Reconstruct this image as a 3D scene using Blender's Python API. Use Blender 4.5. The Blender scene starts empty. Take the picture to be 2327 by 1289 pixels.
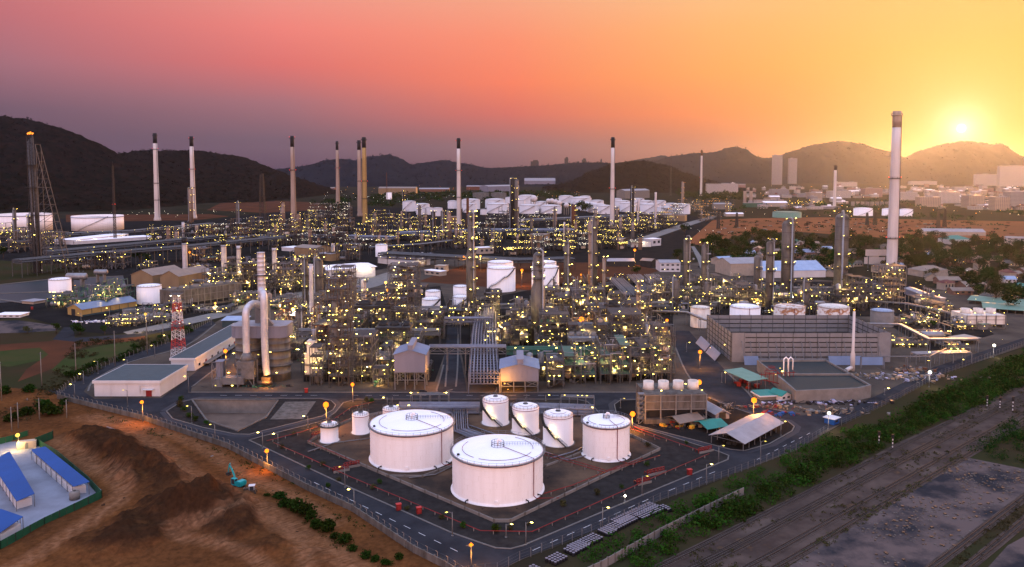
import bpy, math, random
from mathutils import Vector, noise
R = math.radians
random.seed(7)
scene = bpy.context.scene
col = scene.collection

# ------------------------------------------------------------------ camera
F, PX, HY, HC, PIT = 1800.0, 1163.5, 390.0, 100.0, R(4.15)   # focal length, centre column, horizon row (photo pixels), height, pitch
PY = HY + F * math.tan(PIT)
cam_d = bpy.data.cameras.new('camera')
cam = bpy.data.objects.new('camera', cam_d)
col.objects.link(cam)
cam.location = (0, 0, HC)
cam.rotation_euler = (R(90) - PIT, 0, 0)
cam_d.sensor_width = 36
cam_d.lens = F / 2327 * 36
cam_d.shift_y = -(644.5 - PY) / 2327
cam_d.clip_start = 1
cam_d.clip_end = 40000
scene.camera = cam

# ------------------------------------------------------------------ render
scene.view_settings.view_transform = 'Standard'
scene.view_settings.look = 'None'
scene.view_settings.exposure = 0.0
scene.view_settings.gamma = 1
scene.render.engine = 'CYCLES'
scene.cycles.use_denoising = True
try:
    scene.cycles.denoiser = 'OPENIMAGEDENOISE'
except Exception:
    pass
scene.cycles.max_bounces = 5
scene.cycles.diffuse_bounces = 2
scene.cycles.glossy_bounces = 2
scene.cycles.transmission_bounces = 2
scene.cycles.volume_bounces = 0
scene.cycles.transparent_max_bounces = 4
scene.cycles.sample_clamp_indirect = 3
scene.cycles.sample_clamp_direct = 0
scene.cycles.caustics_reflective = False
scene.cycles.caustics_refractive = False
scene.cycles.use_light_tree = True

# ------------------------------------------------------------------ sky: dusk gradient by compass bearing and elevation
SUN_AZ, SUN_EL = math.atan2(2178 - PX, F), R(2.7)
world = bpy.data.worlds.new("World")
scene.world = world
world.use_nodes = True
wn, wl = world.node_tree.nodes, world.node_tree.links
wn.clear()

def s2l(c):
    c /= 255.0
    return c / 12.92 if c <= 0.04045 else ((c + 0.055) / 1.055) ** 2.4

def rgb(r, g, b, k=1.0):
    return (s2l(r) * k, s2l(g) * k, s2l(b) * k, 1)

def wmath(op, a=None, b=None, c=None):
    n = wn.new('ShaderNodeMath'); n.operation = op
    for i, v in enumerate((a, b, c)):
        if v is None: continue
        if isinstance(v, (int, float)): n.inputs[i].default_value = v
        else: wl.new(v, n.inputs[i])
    return n.outputs[0]

def build_sky():
    tc = wn.new('ShaderNodeTexCoord')
    sp = wn.new('ShaderNodeSeparateXYZ'); wl.new(tc.outputs['Generated'], sp.inputs[0])
    x, y, z = sp.outputs
    az = wmath('ARCTAN2', x, y)
    el = wmath('ARCSINE', z)
    # elevation factor: 0 at the horizon, 0.25 at 13 degrees, 1 overhead
    e = wmath('DIVIDE', wmath('MAXIMUM', el, 0.0), R(52))
    U = lambda yy: math.atan((HY - yy) / F) / R(52)
    top, ov = rgb(196, 192, 222, 2.2), rgb(180, 196, 238, 2.6)
    cols = [  # bearing, then (elevation, colour) stops
        (-R(180), [(0, rgb(246, 172, 150, 5.0)), (.2, rgb(252, 200, 186, 5.4)), (.45, top), (1, ov)]),
        (-R(75), [(0, rgb(120, 90, 120)), (.12, rgb(190, 130, 150)), (.3, rgb(215, 180, 200, 1.1)), (1, ov)]),
        (-R(33), [(0, rgb(82, 66, 88)), (U(270), rgb(112, 86, 105)), (U(180), rgb(164, 108, 121)), (U(90), rgb(192, 110, 117)), (U(0), rgb(206, 120, 120)), (.5, top), (1, ov)]),
        (-R(16), [(0, rgb(88, 70, 92)), (U(320), rgb(114, 90, 108)), (U(240), rgb(166, 108, 118)), (U(160), rgb(222, 112, 108)), (U(80), rgb(240, 130, 120)), (U(0), rgb(238, 148, 134)), (.5, top), (1, ov)]),
        (0.0, [(0, rgb(104, 80, 96)), (U(330), rgb(140, 102, 112)), (U(260), rgb(214, 108, 98)), (U(190), rgb(248, 126, 94)), (U(100), rgb(251, 142, 108)), (U(0), rgb(246, 164, 130)), (.5, top), (1, ov)]),
        (R(14), [(0, rgb(146, 100, 98)), (U(330), rgb(184, 116, 100)), (U(265), rgb(244, 138, 88)), (U(170), rgb(252, 164, 92)), (U(80), rgb(252, 178, 108)), (U(0), rgb(249, 188, 130)), (.5, top), (1, ov)]),
        (R(24), [(0, rgb(214, 138, 84)), (U(300), rgb(234, 148, 76)), (U(150), rgb(250, 178, 90)), (U(0), rgb(252, 194, 118)), (.5, rgb(226, 196, 196, 1.8)), (1, ov)]),
        (R(33), [(0, rgb(232, 150, 64)), (U(330), rgb(240, 160, 62)), (U(150), rgb(250, 186, 88)), (U(0), rgb(252, 198, 116)), (.5, rgb(232, 200, 190, 1.8)), (1, ov)]),
        (R(60), [(0, rgb(236, 160, 100)), (U(150), rgb(250, 190, 120)), (.35, rgb(230, 190, 180)), (1, ov)]),
        (R(180), [(0, rgb(246, 172, 150, 5.0)), (.2, rgb(252, 200, 186, 5.4)), (.45, top), (1, ov)]),
    ]
    prev = None
    for i, (a, stops) in enumerate(cols):
        rp = wn.new('ShaderNodeValToRGB'); rp.color_ramp.interpolation = 'EASE' if False else 'LINEAR'
        els = rp.color_ramp.elements
        els[0].position, els[0].color = stops[0]
        els[1].position, els[1].color = stops[-1]
        for p, c in stops[1:-1]:
            k = els.new(p); k.color = c
        wl.new(e, rp.inputs[0])
        if prev is None:
            prev = rp.outputs[0]
        else:
            mr = wn.new('ShaderNodeMapRange'); mr.interpolation_type = 'LINEAR'
            wl.new(az, mr.inputs['Value'])
            mr.inputs['From Min'].default_value = cols[i - 1][0]
            mr.inputs['From Max'].default_value = a
            mx = wn.new('ShaderNodeMix'); mx.data_type = 'RGBA'
            wl.new(mr.outputs[0], mx.inputs['Factor'])
            wl.new(prev, mx.inputs['A']); wl.new(rp.outputs[0], mx.inputs['B'])
            prev = mx.outputs['Result']
    # aureole round the sun
    sd = Vector((math.sin(SUN_AZ) * math.cos(SUN_EL), math.cos(SUN_AZ) * math.cos(SUN_EL), math.sin(SUN_EL)))
    dp = wn.new('ShaderNodeVectorMath'); dp.operation = 'DOT_PRODUCT'
    wl.new(tc.outputs['Generated'], dp.inputs[0]); dp.inputs[1].default_value = sd
    ang = wmath('ARCCOSINE', wmath('MINIMUM', dp.outputs['Value'], 1.0))
    def lobe(width, power):
        q = wmath('POWER', wmath('DIVIDE', ang, width), power)
        return wmath('EXPONENT', wmath('MULTIPLY', q, -1.0))
    def addc(base, fac, c):
        sc = wn.new('ShaderNodeVectorMath'); sc.operation = 'SCALE'
        sc.inputs[0].default_value = c[:3]; wl.new(fac, sc.inputs['Scale'])
        ad = wn.new('ShaderNodeVectorMath'); ad.operation = 'ADD'
        wl.new(base, ad.inputs[0]); wl.new(sc.outputs[0], ad.inputs[1])
        return ad.outputs[0]
    c = addc(prev, lobe(R(4.0), 1.0), (0.05, 0.05, 0.03))
    c = addc(c, lobe(R(0.85), 1.0), (0.9, 0.95, 0.8))
    c = addc(c, lobe(R(0.2), 4.0), (3, 3, 2.8))
    # faint physical twilight on top
    st = wn.new('ShaderNodeTexSky'); st.sky_type = 'NISHITA'; st.sun_disc = False
    st.sun_elevation = SUN_EL; st.sun_rotation = SUN_AZ
    bg1 = wn.new('ShaderNodeBackground'); bg1.inputs['Strength'].default_value = 1.0
    wl.new(c, bg1.inputs['Color'])
    bg2 = wn.new('ShaderNodeBackground'); bg2.inputs['Strength'].default_value = 0.006
    wl.new(st.outputs[0], bg2.inputs['Color'])
    ash = wn.new('ShaderNodeAddShader')
    wl.new(bg1.outputs[0], ash.inputs[0]); wl.new(bg2.outputs[0], ash.inputs[1])
    out = wn.new('ShaderNodeOutputWorld'); wl.new(ash.outputs[0], out.inputs['Surface'])
build_sky()

# ------------------------------------------------------------------ sun
sun_d = bpy.data.lights.new('sun', 'SUN')
sun_d.energy = 2.8
sun_d.color = (1.0, 0.42, 0.13)
sun_d.angle = R(0.6)
sun = bpy.data.objects.new('sun', sun_d); col.objects.link(sun)
_el = R(5.0)
sun.rotation_euler = Vector((-math.sin(SUN_AZ) * math.cos(_el), -math.cos(SUN_AZ) * math.cos(_el), -math.sin(_el))).to_track_quat('-Z', 'Y').to_euler()

# ------------------------------------------------------------------ photo pixel -> place on the ground
def ray(px, py):
    u, v = (px - PX) / F, (py - PY) / F
    c, s = math.cos(PIT), math.sin(PIT)
    return Vector((u, c - v * s, -s - v * c))

def W(px, py, z=0.0):
    d = ray(px, py)
    t = (HC - z) / -d.z
    return Vector((d.x * t, d.y * t, z))

def ZT(P, py):                 # height of photo row py above the ground point P
    d = ray(PX, py)
    return HC + P.y * d.z / d.y

def DEP(P):                    # depth along the lens axis
    return P.y * math.cos(PIT) + (HC - P.z) * math.sin(PIT)

def M(P):                      # metres per photo pixel at P
    return DEP(P) / F

def proj(P):
    c, s = math.cos(PIT), math.sin(PIT)
    dz = P.z - HC
    dep = P.y * c - dz * s
    up = P.y * s + dz * c
    return PX + F * P.x / dep, PY - F * up / dep

def at_depth(px, py, Y):       # point on the pixel's ray at distance Y
    d = ray(px, py)
    t = Y / d.y
    return Vector((d.x * t, Y, HC + d.z * t))

# ------------------------------------------------------------------ materials
MATS = {}
def mat(name, c1, c2=None, scale=0.3, rough=0.7, metal=0.0, detail=5, bump=0.0, spread=(0.35, 0.65), c3=None, coords='Object', stretch=None, rand=0.0, spec=0.15):
    m = bpy.data.materials.new(name); m.use_nodes = True
    n, l = m.node_tree.nodes, m.node_tree.links
    b = n['Principled BSDF']
    b.inputs['Roughness'].default_value = rough
    b.inputs['Metallic'].default_value = metal
    if rough >= .85 or name.startswith(('leaf', 'hill')): spec = 0.0          # earth, leaves and masonry have no sheen
    b.inputs['Specular IOR Level'].default_value = spec
    c1 = tuple(c1) + (1,) if len(c1) == 3 else c1
    MATS[name] = m
    if c2 is None:
        c2 = tuple(v * 0.8 for v in c1[:3])
    c2 = tuple(c2[:3]) + (1,)
    tc = n.new('ShaderNodeTexCoord')
    src = tc.outputs['Object']
    if coords == 'World':
        g = n.new('ShaderNodeNewGeometry'); src = g.outputs['Position']
    if stretch:
        mp = n.new('ShaderNodeMapping'); l.new(src, mp.inputs[0]); mp.inputs['Scale'].default_value = stretch; src = mp.outputs[0]
    t = n.new('ShaderNodeTexNoise'); t.inputs['Scale'].default_value = scale; t.inputs['Detail'].default_value = detail
    t.inputs['Roughness'].default_value = 0.62
    l.new(src, t.inputs['Vector'])
    r = n.new('ShaderNodeValToRGB')
    r.color_ramp.elements[0].position, r.color_ramp.elements[0].color = spread[0], c1
    r.color_ramp.elements[1].position, r.color_ramp.elements[1].color = spread[1], c2
    if c3:
        k = r.color_ramp.elements.new(min(0.98, spread[1] + 0.1)); k.color = tuple(c3[:3]) + (1,)
    l.new(t.outputs[0], r.inputs[0])
    o = r.outputs[0]
    if rand:
        oi = n.new('ShaderNodeObjectInfo'); hs = n.new('ShaderNodeHueSaturation')
        mr = n.new('ShaderNodeMapRange'); l.new(oi.outputs['Random'], mr.inputs[0])
        mr.inputs['To Min'].default_value = 1 - rand; mr.inputs['To Max'].default_value = 1 + rand
        l.new(mr.outputs[0], hs.inputs['Value']); l.new(o, hs.inputs['Color'])
        mr2 = n.new('ShaderNodeMapRange'); l.new(oi.outputs['Random'], mr2.inputs[0])
        mr2.inputs['To Min'].default_value = 0.47; mr2.inputs['To Max'].default_value = 0.53
        l.new(mr2.outputs[0], hs.inputs['Hue']); o = hs.outputs[0]
    l.new(o, b.inputs['Base Color'])
    if bump:
        bp = n.new('ShaderNodeBump'); bp.inputs['Strength'].default_value = bump; bp.inputs['Distance'].default_value = 0.5
        l.new(t.outputs[0], bp.inputs['Height']); l.new(bp.outputs[0], b.inputs['Normal'])
    return m

def emit(name, c, s):
    m = bpy.data.materials.new(name); m.use_nodes = True
    n, l = m.node_tree.nodes, m.node_tree.links
    n.clear()
    e = n.new('ShaderNodeEmission'); e.inputs[0].default_value = tuple(c) + (1,); e.inputs[1].default_value = s
    if name in ('lamp_yellow', 'lamp_white', 'lamp_amber'):      # no two lamps burn alike
        g = n.new('ShaderNodeNewGeometry'); oi = n.new('ShaderNodeObjectInfo'); ad = n.new('ShaderNodeMath'); ad.operation = 'ADD'; fr_ = n.new('ShaderNodeMath'); fr_.operation = 'FRACT'
        l.new(g.outputs['Random Per Island'], ad.inputs[0]); l.new(oi.outputs['Random'], ad.inputs[1]); l.new(ad.outputs[0], fr_.inputs[0])
        pw = n.new('ShaderNodeMath'); pw.operation = 'POWER'; l.new(fr_.outputs[0], pw.inputs[0]); pw.inputs[1].default_value = 1.7
        mr = n.new('ShaderNodeMapRange'); l.new(pw.outputs[0], mr.inputs[0]); mr.inputs['To Min'].default_value = .16 * s; mr.inputs['To Max'].default_value = 2.2 * s; l.new(mr.outputs[0], e.inputs[1])
    o = n.new('ShaderNodeOutputMaterial'); l.new(e.outputs[0], o.inputs[0])
    MATS[name] = m
    return m

mat('white', (0.77, 0.745, 0.735), (0.715, 0.68, 0.66), 0.5, 0.55, stretch=(1, 1, .05), spread=(.42, .72))
mat('white_dull', (.50, .475, .475), (.43, .405, .40), 0.06, 0.6, stretch=(1, 1, .2), spread=(.35, .7))
mat('white_roof', (0.78, 0.78, 0.8), (0.7, 0.705, 0.73), 0.2, 0.5, spread=(.3, .75))
mat('white_old', (.60, .56, .50), (.42, .34, .27), 0.35, 0.7, spread=(.45, .75), stretch=(1, 1, .4))
mat('rust_tank', (.58, .52, .46), (.30, .13, .06), 0.28, 0.75, spread=(.48, .58), stretch=(1, 1, 1.4))
mat('rust', (0.1320, 0.0540, 0.0270), (0.0780, 0.0360, 0.0210), 0.6, 0.8)
mat('steel', (0.0840, 0.0864, 0.0896), (0.0520, 0.0544, 0.0576), 0.7, 0.6, 0.2)
mat('steel_pale', (0.1458, 0.1485, 0.1539), (0.1026, 0.1053, 0.1107), 0.5, 0.55, 0.2)
mat('steel_dark', (0.0350, 0.0330, 0.0325), (0.0225, 0.0210, 0.0210), 0.6, 0.65, 0.2)
mat('steel_warm', (0.0774, 0.0598, 0.0458), (0.0493, 0.0370, 0.0282), 0.6, 0.65, 0.1)
mat('column', (0.1387, 0.1335, 0.1275), (0.0900, 0.0863, 0.0825), 0.35, 0.6, 0.15, stretch=(1, 1, .3))
mat('alu', (0.2396, 0.2350, 0.2396), (0.1843, 0.1797, 0.1843), 0.35, 0.4, 0.55, stretch=(1, 1, .5))
mat('silver_clad', (.50, .50, .52), (.38, .38, .40), 0.35, 0.45, 0.4, stretch=(1, 1, .5))
mat('pipe_blue', (0.1683, 0.1785, 0.2142), (0.1275, 0.1326, 0.1683), 0.4, 0.45, 0.3)
mat('red', (0.1733, 0.0145, 0.0124), (0.1237, 0.0124, 0.0116), 0.5, 0.5)
mat('red_band', (0.3680, 0.0240, 0.0200), (0.3200, 0.0240, 0.0200), 0.5, 0.5)
mat('black_band', (.02, .018, .018), (.012, .011, .011), 0.5, 0.6)
mat('stack_white', (0.5270, 0.4930, 0.4675), (0.3910, 0.3485, 0.3230), 0.18, 0.6, stretch=(1, 1, .12), spread=(.35, .7))
mat('stack_tan', (0.3105, 0.2430, 0.1958), (0.2160, 0.1552, 0.1215), 0.16, 0.7, stretch=(1, 1, .12))
mat('concrete', (0.1872, 0.1742, 0.1612), (0.1300, 0.1196, 0.1092), 0.25, 0.85, spread=(.3, .7))
mat('concrete_old', (0.1248, 0.1123, 0.0998), (0.0666, 0.0582, 0.0499), 0.4, 0.9, spread=(.35, .65), stretch=(1, 1, .3))
mat('kerb', (0.1344, 0.1248, 0.1152), (0.0992, 0.0912, 0.0848), 0.6, 0.85)
mat('asphalt', (0.0331, 0.0331, 0.0374), (0.0214, 0.0214, 0.0246), 0.12, 0.85, bump=.05, spec=.2)
mat('asphalt_edge', (.018, .020, .028), (.014, .015, .02), 0.2, 0.8, spec=.2)
mat('marking', (.55, .55, .55), (.4, .4, .4), 0.8, 0.7)
mat('gravel', (0.0306, 0.0270, 0.0252), (0.0173, 0.0151, 0.0144), 0.35, 0.95, spread=(.35, .7), coords='World')
mat('tank_soil', (0.105, 0.066, 0.043), (0.034, 0.027, 0.023), 0.055, 0.95, spread=(.38, .62), coords='World', detail=9)
mat('pad', (0.0851, 0.0668, 0.0527), (0.0405, 0.0332, 0.0284), 0.05, 0.9, spread=(.35, .68), coords='World', detail=9)
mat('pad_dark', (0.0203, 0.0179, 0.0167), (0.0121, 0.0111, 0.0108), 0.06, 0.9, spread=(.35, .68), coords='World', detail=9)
mat('soil', (0.1224, 0.0475, 0.0158), (0.0590, 0.0245, 0.0101), 0.03, 0.95, spread=(.35, .66), coords='World', detail=11, bump=.4)
mat('soil_dark', (0.0300, 0.0174, 0.0114), (0.0135, 0.0090, 0.0072), 0.09, 0.95, spread=(.36, .64), coords='World', detail=12, bump=.6, c3=(.16, .085, .05))
mat('red_soil', (0.19, 0.07, 0.03), (0.13, 0.055, 0.028), 0.012, 0.95, spread=(.35, .66), coords='World', detail=10, bump=.3)
mat('pit_earth', (.17, .115, .085), (.10, .07, .055), 0.08, 0.95, coords='World', detail=11)
mat('earth_dark', (.085, .034, .018), (.05, .024, .015), 0.02, 0.95, spread=(.35, .66), coords='World', detail=10)
mat('land', (0.0274, 0.0216, 0.0144), (0.0158, 0.0158, 0.0092), 0.011, 0.95, spread=(.35, .65), coords='World', detail=12, c3=(.13, .085, .055))
mat('scrubland', (0.0270, 0.0270, 0.0122), (0.0378, 0.0259, 0.0144), 0.02, 0.95, spread=(.4, .62), coords='World', detail=12, bump=.4)
mat('grass', (0.0294, 0.0416, 0.0137), (0.0466, 0.0416, 0.0171), 0.05, 0.95, spread=(.35, .65), coords='World', detail=10)
mat('ballast', (0.0863, 0.0638, 0.0525), (0.0413, 0.0300, 0.0255), 0.09, 0.95, spread=(.35, .62), coords='World', detail=12, c3=(.13, .075, .035), bump=.4)
mat('compound', (.22, .23, .27), (.15, .155, .18), 0.08, 0.9, coords='World', detail=10)
mat('slab', (0.0943, 0.0722, 0.0656), (0.0246, 0.0246, 0.0279), 0.05, 0.9, spread=(.46, .60), coords='World', detail=14, bump=.5)
mat('rail', (0.0360, 0.0280, 0.0240), (0.0240, 0.0180, 0.0160), 0.8, 0.7, 0.0)
mat('sleeper', (.09, .075, .065), (.06, .05, .045), 0.8, 0.9)
mat('dry_weeds', (0.0720, 0.0396, 0.0162), (0.0396, 0.0270, 0.0108), 0.3, 0.9)
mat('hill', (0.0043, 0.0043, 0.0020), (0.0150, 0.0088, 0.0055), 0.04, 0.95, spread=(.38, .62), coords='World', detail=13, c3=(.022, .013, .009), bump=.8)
mat('hill_far', (.0055, .0085, .0125), (.010, .0125, .016), 0.006, 0.95, spread=(.38, .62), coords='World', detail=12, bump=.6)  # bluish haze tint painted into the far hills' base colour
mat('leaf', (0.0121, 0.0353, 0.0037), (0.0260, 0.0446, 0.0065), 0.6, 0.7, rand=.35)
mat('leaf_dark', (0.0084, 0.0210, 0.0031), (0.0158, 0.0294, 0.0052), 0.6, 0.7, rand=.3)
mat('leaf_dry', (0.0464, 0.0410, 0.0164), (0.0328, 0.0355, 0.0131), 0.6, 0.7, rand=.3)
mat('bark', (.07, .05, .035), (.05, .036, .026), 1.5, 0.9)
mat('teal_roof', (0.0338, 0.0562, 0.0638), (0.0240, 0.0435, 0.0495), 0.3, 0.6)
mat('green_roof', (0.0300, 0.1320, 0.0960), (0.0240, 0.1020, 0.0750), 0.3, 0.55)
mat('pale_green_roof', (0.1200, 0.2160, 0.1620), (0.0960, 0.1800, 0.1320), 0.3, 0.55)
mat('turquoise_roof', (0.0120, 0.1620, 0.1320), (0.0108, 0.1320, 0.1080), 0.3, 0.5)
mat('blue_roof', (0.006, 0.055, 0.215), (0.005, 0.043, 0.165), 0.1, 0.6, spec=.15)
mat('sky_roof', (0.2400, 0.3200, 0.4480), (0.1920, 0.2640, 0.3760), 0.2, 0.5)
mat('grey_roof', (0.2380, 0.2310, 0.2450), (0.1890, 0.1820, 0.1925), 0.25, 0.55)
mat('blue_grey', (0.13, 0.17, 0.25), (0.11, 0.145, 0.215), 0.15, 0.5)
mat('clad', (0.1700, 0.1742, 0.2167), (0.1445, 0.1487, 0.1870), 0.15, 0.55, stretch=(1, 1, .2))
mat('tan_clad', (0.2232, 0.1550, 0.0868), (0.1798, 0.1240, 0.0713), 0.15, 0.6, stretch=(1, 1, .3))
mat('tan_roof', (0.1976, 0.1508, 0.1196), (0.1612, 0.1248, 0.0988), 0.2, 0.6)
mat('yellow_clad', (0.3220, 0.2170, 0.0770), (0.2660, 0.1785, 0.0630), 0.15, 0.6)
mat('brick', (0.1960, 0.1120, 0.0840), (0.1400, 0.0805, 0.0630), 0.4, 0.85)
mat('cream', (0.3328, 0.2816, 0.2304), (0.2752, 0.2304, 0.1856), 0.3, 0.75)
mat('city_white', (0.4125, 0.3750, 0.3450), (0.3300, 0.3000, 0.2775), 0.05, 0.75, rand=.2)
mat('tile_roof', (0.1456, 0.0616, 0.0392), (0.1064, 0.0476, 0.0308), 0.4, 0.75, rand=.2)
mat('glass', (.03, .035, .045), (.025, .03, .036), 0.3, 0.15, spec=.6)
mat('door_red', (.22, .02, .02), (.18, .018, .018), 0.5, 0.5)
mat('hoarding', (0.0108, 0.0660, 0.0330), (0.0084, 0.0510, 0.0258), 0.2, 0.6)
mat('digger_teal', (.012, .27, .27), (.01, .21, .21), 0.6, 0.4)
mat('yellow', (.50, .27, .03), (.40, .21, .025), 0.6, 0.5)
mat('rubber', (.02, .02, .02), (.03, .028, .026), 0.8, 0.8)
mat('drum_blue', (0.1620, 0.1800, 0.2520), (0.1440, 0.1020, 0.0780), 0.9, 0.5)
mat('drum_black', (0.0120, 0.0120, 0.0144), (0.0180, 0.0180, 0.0210), 0.8, 0.5)
mat('wood', (.30, .2, .12), (.22, .15, .09), 0.8, 0.8)
mat('louvre', (.19, .19, .195), (.155, .155, .16), 0.3, 0.6)
mat('water', (0.008, 0.02, 0.024), (0.006, 0.016, 0.02), 0.05, 0.45, spec=.08)
mat('wall_white', (0.5130, 0.5044, 0.5130), (0.4531, 0.4403, 0.4446), 0.2, 0.7, stretch=(1, 1, .3))
mat('green_paint', (0.0300, 0.0960, 0.0660), (0.0240, 0.0720, 0.0510), 0.4, 0.55)
mat('tarp', (.45, .46, .6), (.2, .2, .3), 0.8, 0.7)
emit('lamp_yellow', (1.0, .76, .15), 10)
emit('lamp_white', (1.0, .92, .7), 5)
emit('lamp_amber', (1.0, .48, .07), 3.2)
emit('lamp_orange', (1.0, .22, .012), 3.0)
emit('lamp_red', (1.0, .03, .02), 4)
emit('lamp_green', (.3, 1.0, .05), 6)
emit('lamp_cool', (.95, 1.0, .95), 4)
emit('flame', (1.0, .28, .03), 2.5)

def soil_damp():
    m = MATS['soil']; n, l = m.node_tree.nodes, m.node_tree.links; b = n['Principled BSDF']
    base = b.inputs['Base Color'].links[0].from_socket
    at = n.new('ShaderNodeAttribute'); at.attribute_name = 'damp'
    g = n.new('ShaderNodeNewGeometry')
    def ns(sc, lo, hi):
        t = n.new('ShaderNodeTexNoise'); t.inputs['Scale'].default_value = sc; t.inputs['Detail'].default_value = 10; t.inputs['Roughness'].default_value = .7; l.new(g.outputs['Position'], t.inputs['Vector'])
        r = n.new('ShaderNodeMapRange'); l.new(t.outputs[0], r.inputs[0]); r.inputs['From Min'].default_value = .3; r.inputs['From Max'].default_value = .7; r.inputs['To Min'].default_value = lo; r.inputs['To Max'].default_value = hi; return r.outputs[0]
    a = n.new('ShaderNodeMath'); a.operation = 'ADD'; l.new(at.outputs['Fac'], a.inputs[0]); l.new(ns(.16, -.6, .6), a.inputs[1]); a.use_clamp = True
    mx = n.new('ShaderNodeMix'); mx.data_type = 'RGBA'; l.new(a.outputs[0], mx.inputs['Factor']); l.new(base, mx.inputs['A']); mx.inputs['B'].default_value = (.030, .0145, .0075, 1)
    at2 = n.new('ShaderNodeAttribute'); at2.attribute_name = 'track'; tk = n.new('ShaderNodeMath'); tk.operation = 'MULTIPLY'; l.new(at2.outputs['Fac'], tk.inputs[0]); l.new(ns(.25, .2, 1.1), tk.inputs[1]); tk.use_clamp = True
    m2 = n.new('ShaderNodeMix'); m2.data_type = 'RGBA'; l.new(tk.outputs[0], m2.inputs['Factor']); l.new(mx.outputs['Result'], m2.inputs['A']); m2.inputs['B'].default_value = (.21, .10, .050, 1); mx = m2
    v = n.new('ShaderNodeMix'); v.data_type = 'RGBA'; v.blend_type = 'MULTIPLY'; v.inputs['Factor'].default_value = 1; l.new(mx.outputs['Result'], v.inputs['A'])
    c = n.new('ShaderNodeCombineColor')
    k = ns(.7, .62, 1.35)
    for i in range(3): l.new(k, c.inputs[i])
    l.new(c.outputs[0], v.inputs['B']); l.new(v.outputs['Result'], b.inputs['Base Color'])
soil_damp()

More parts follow.
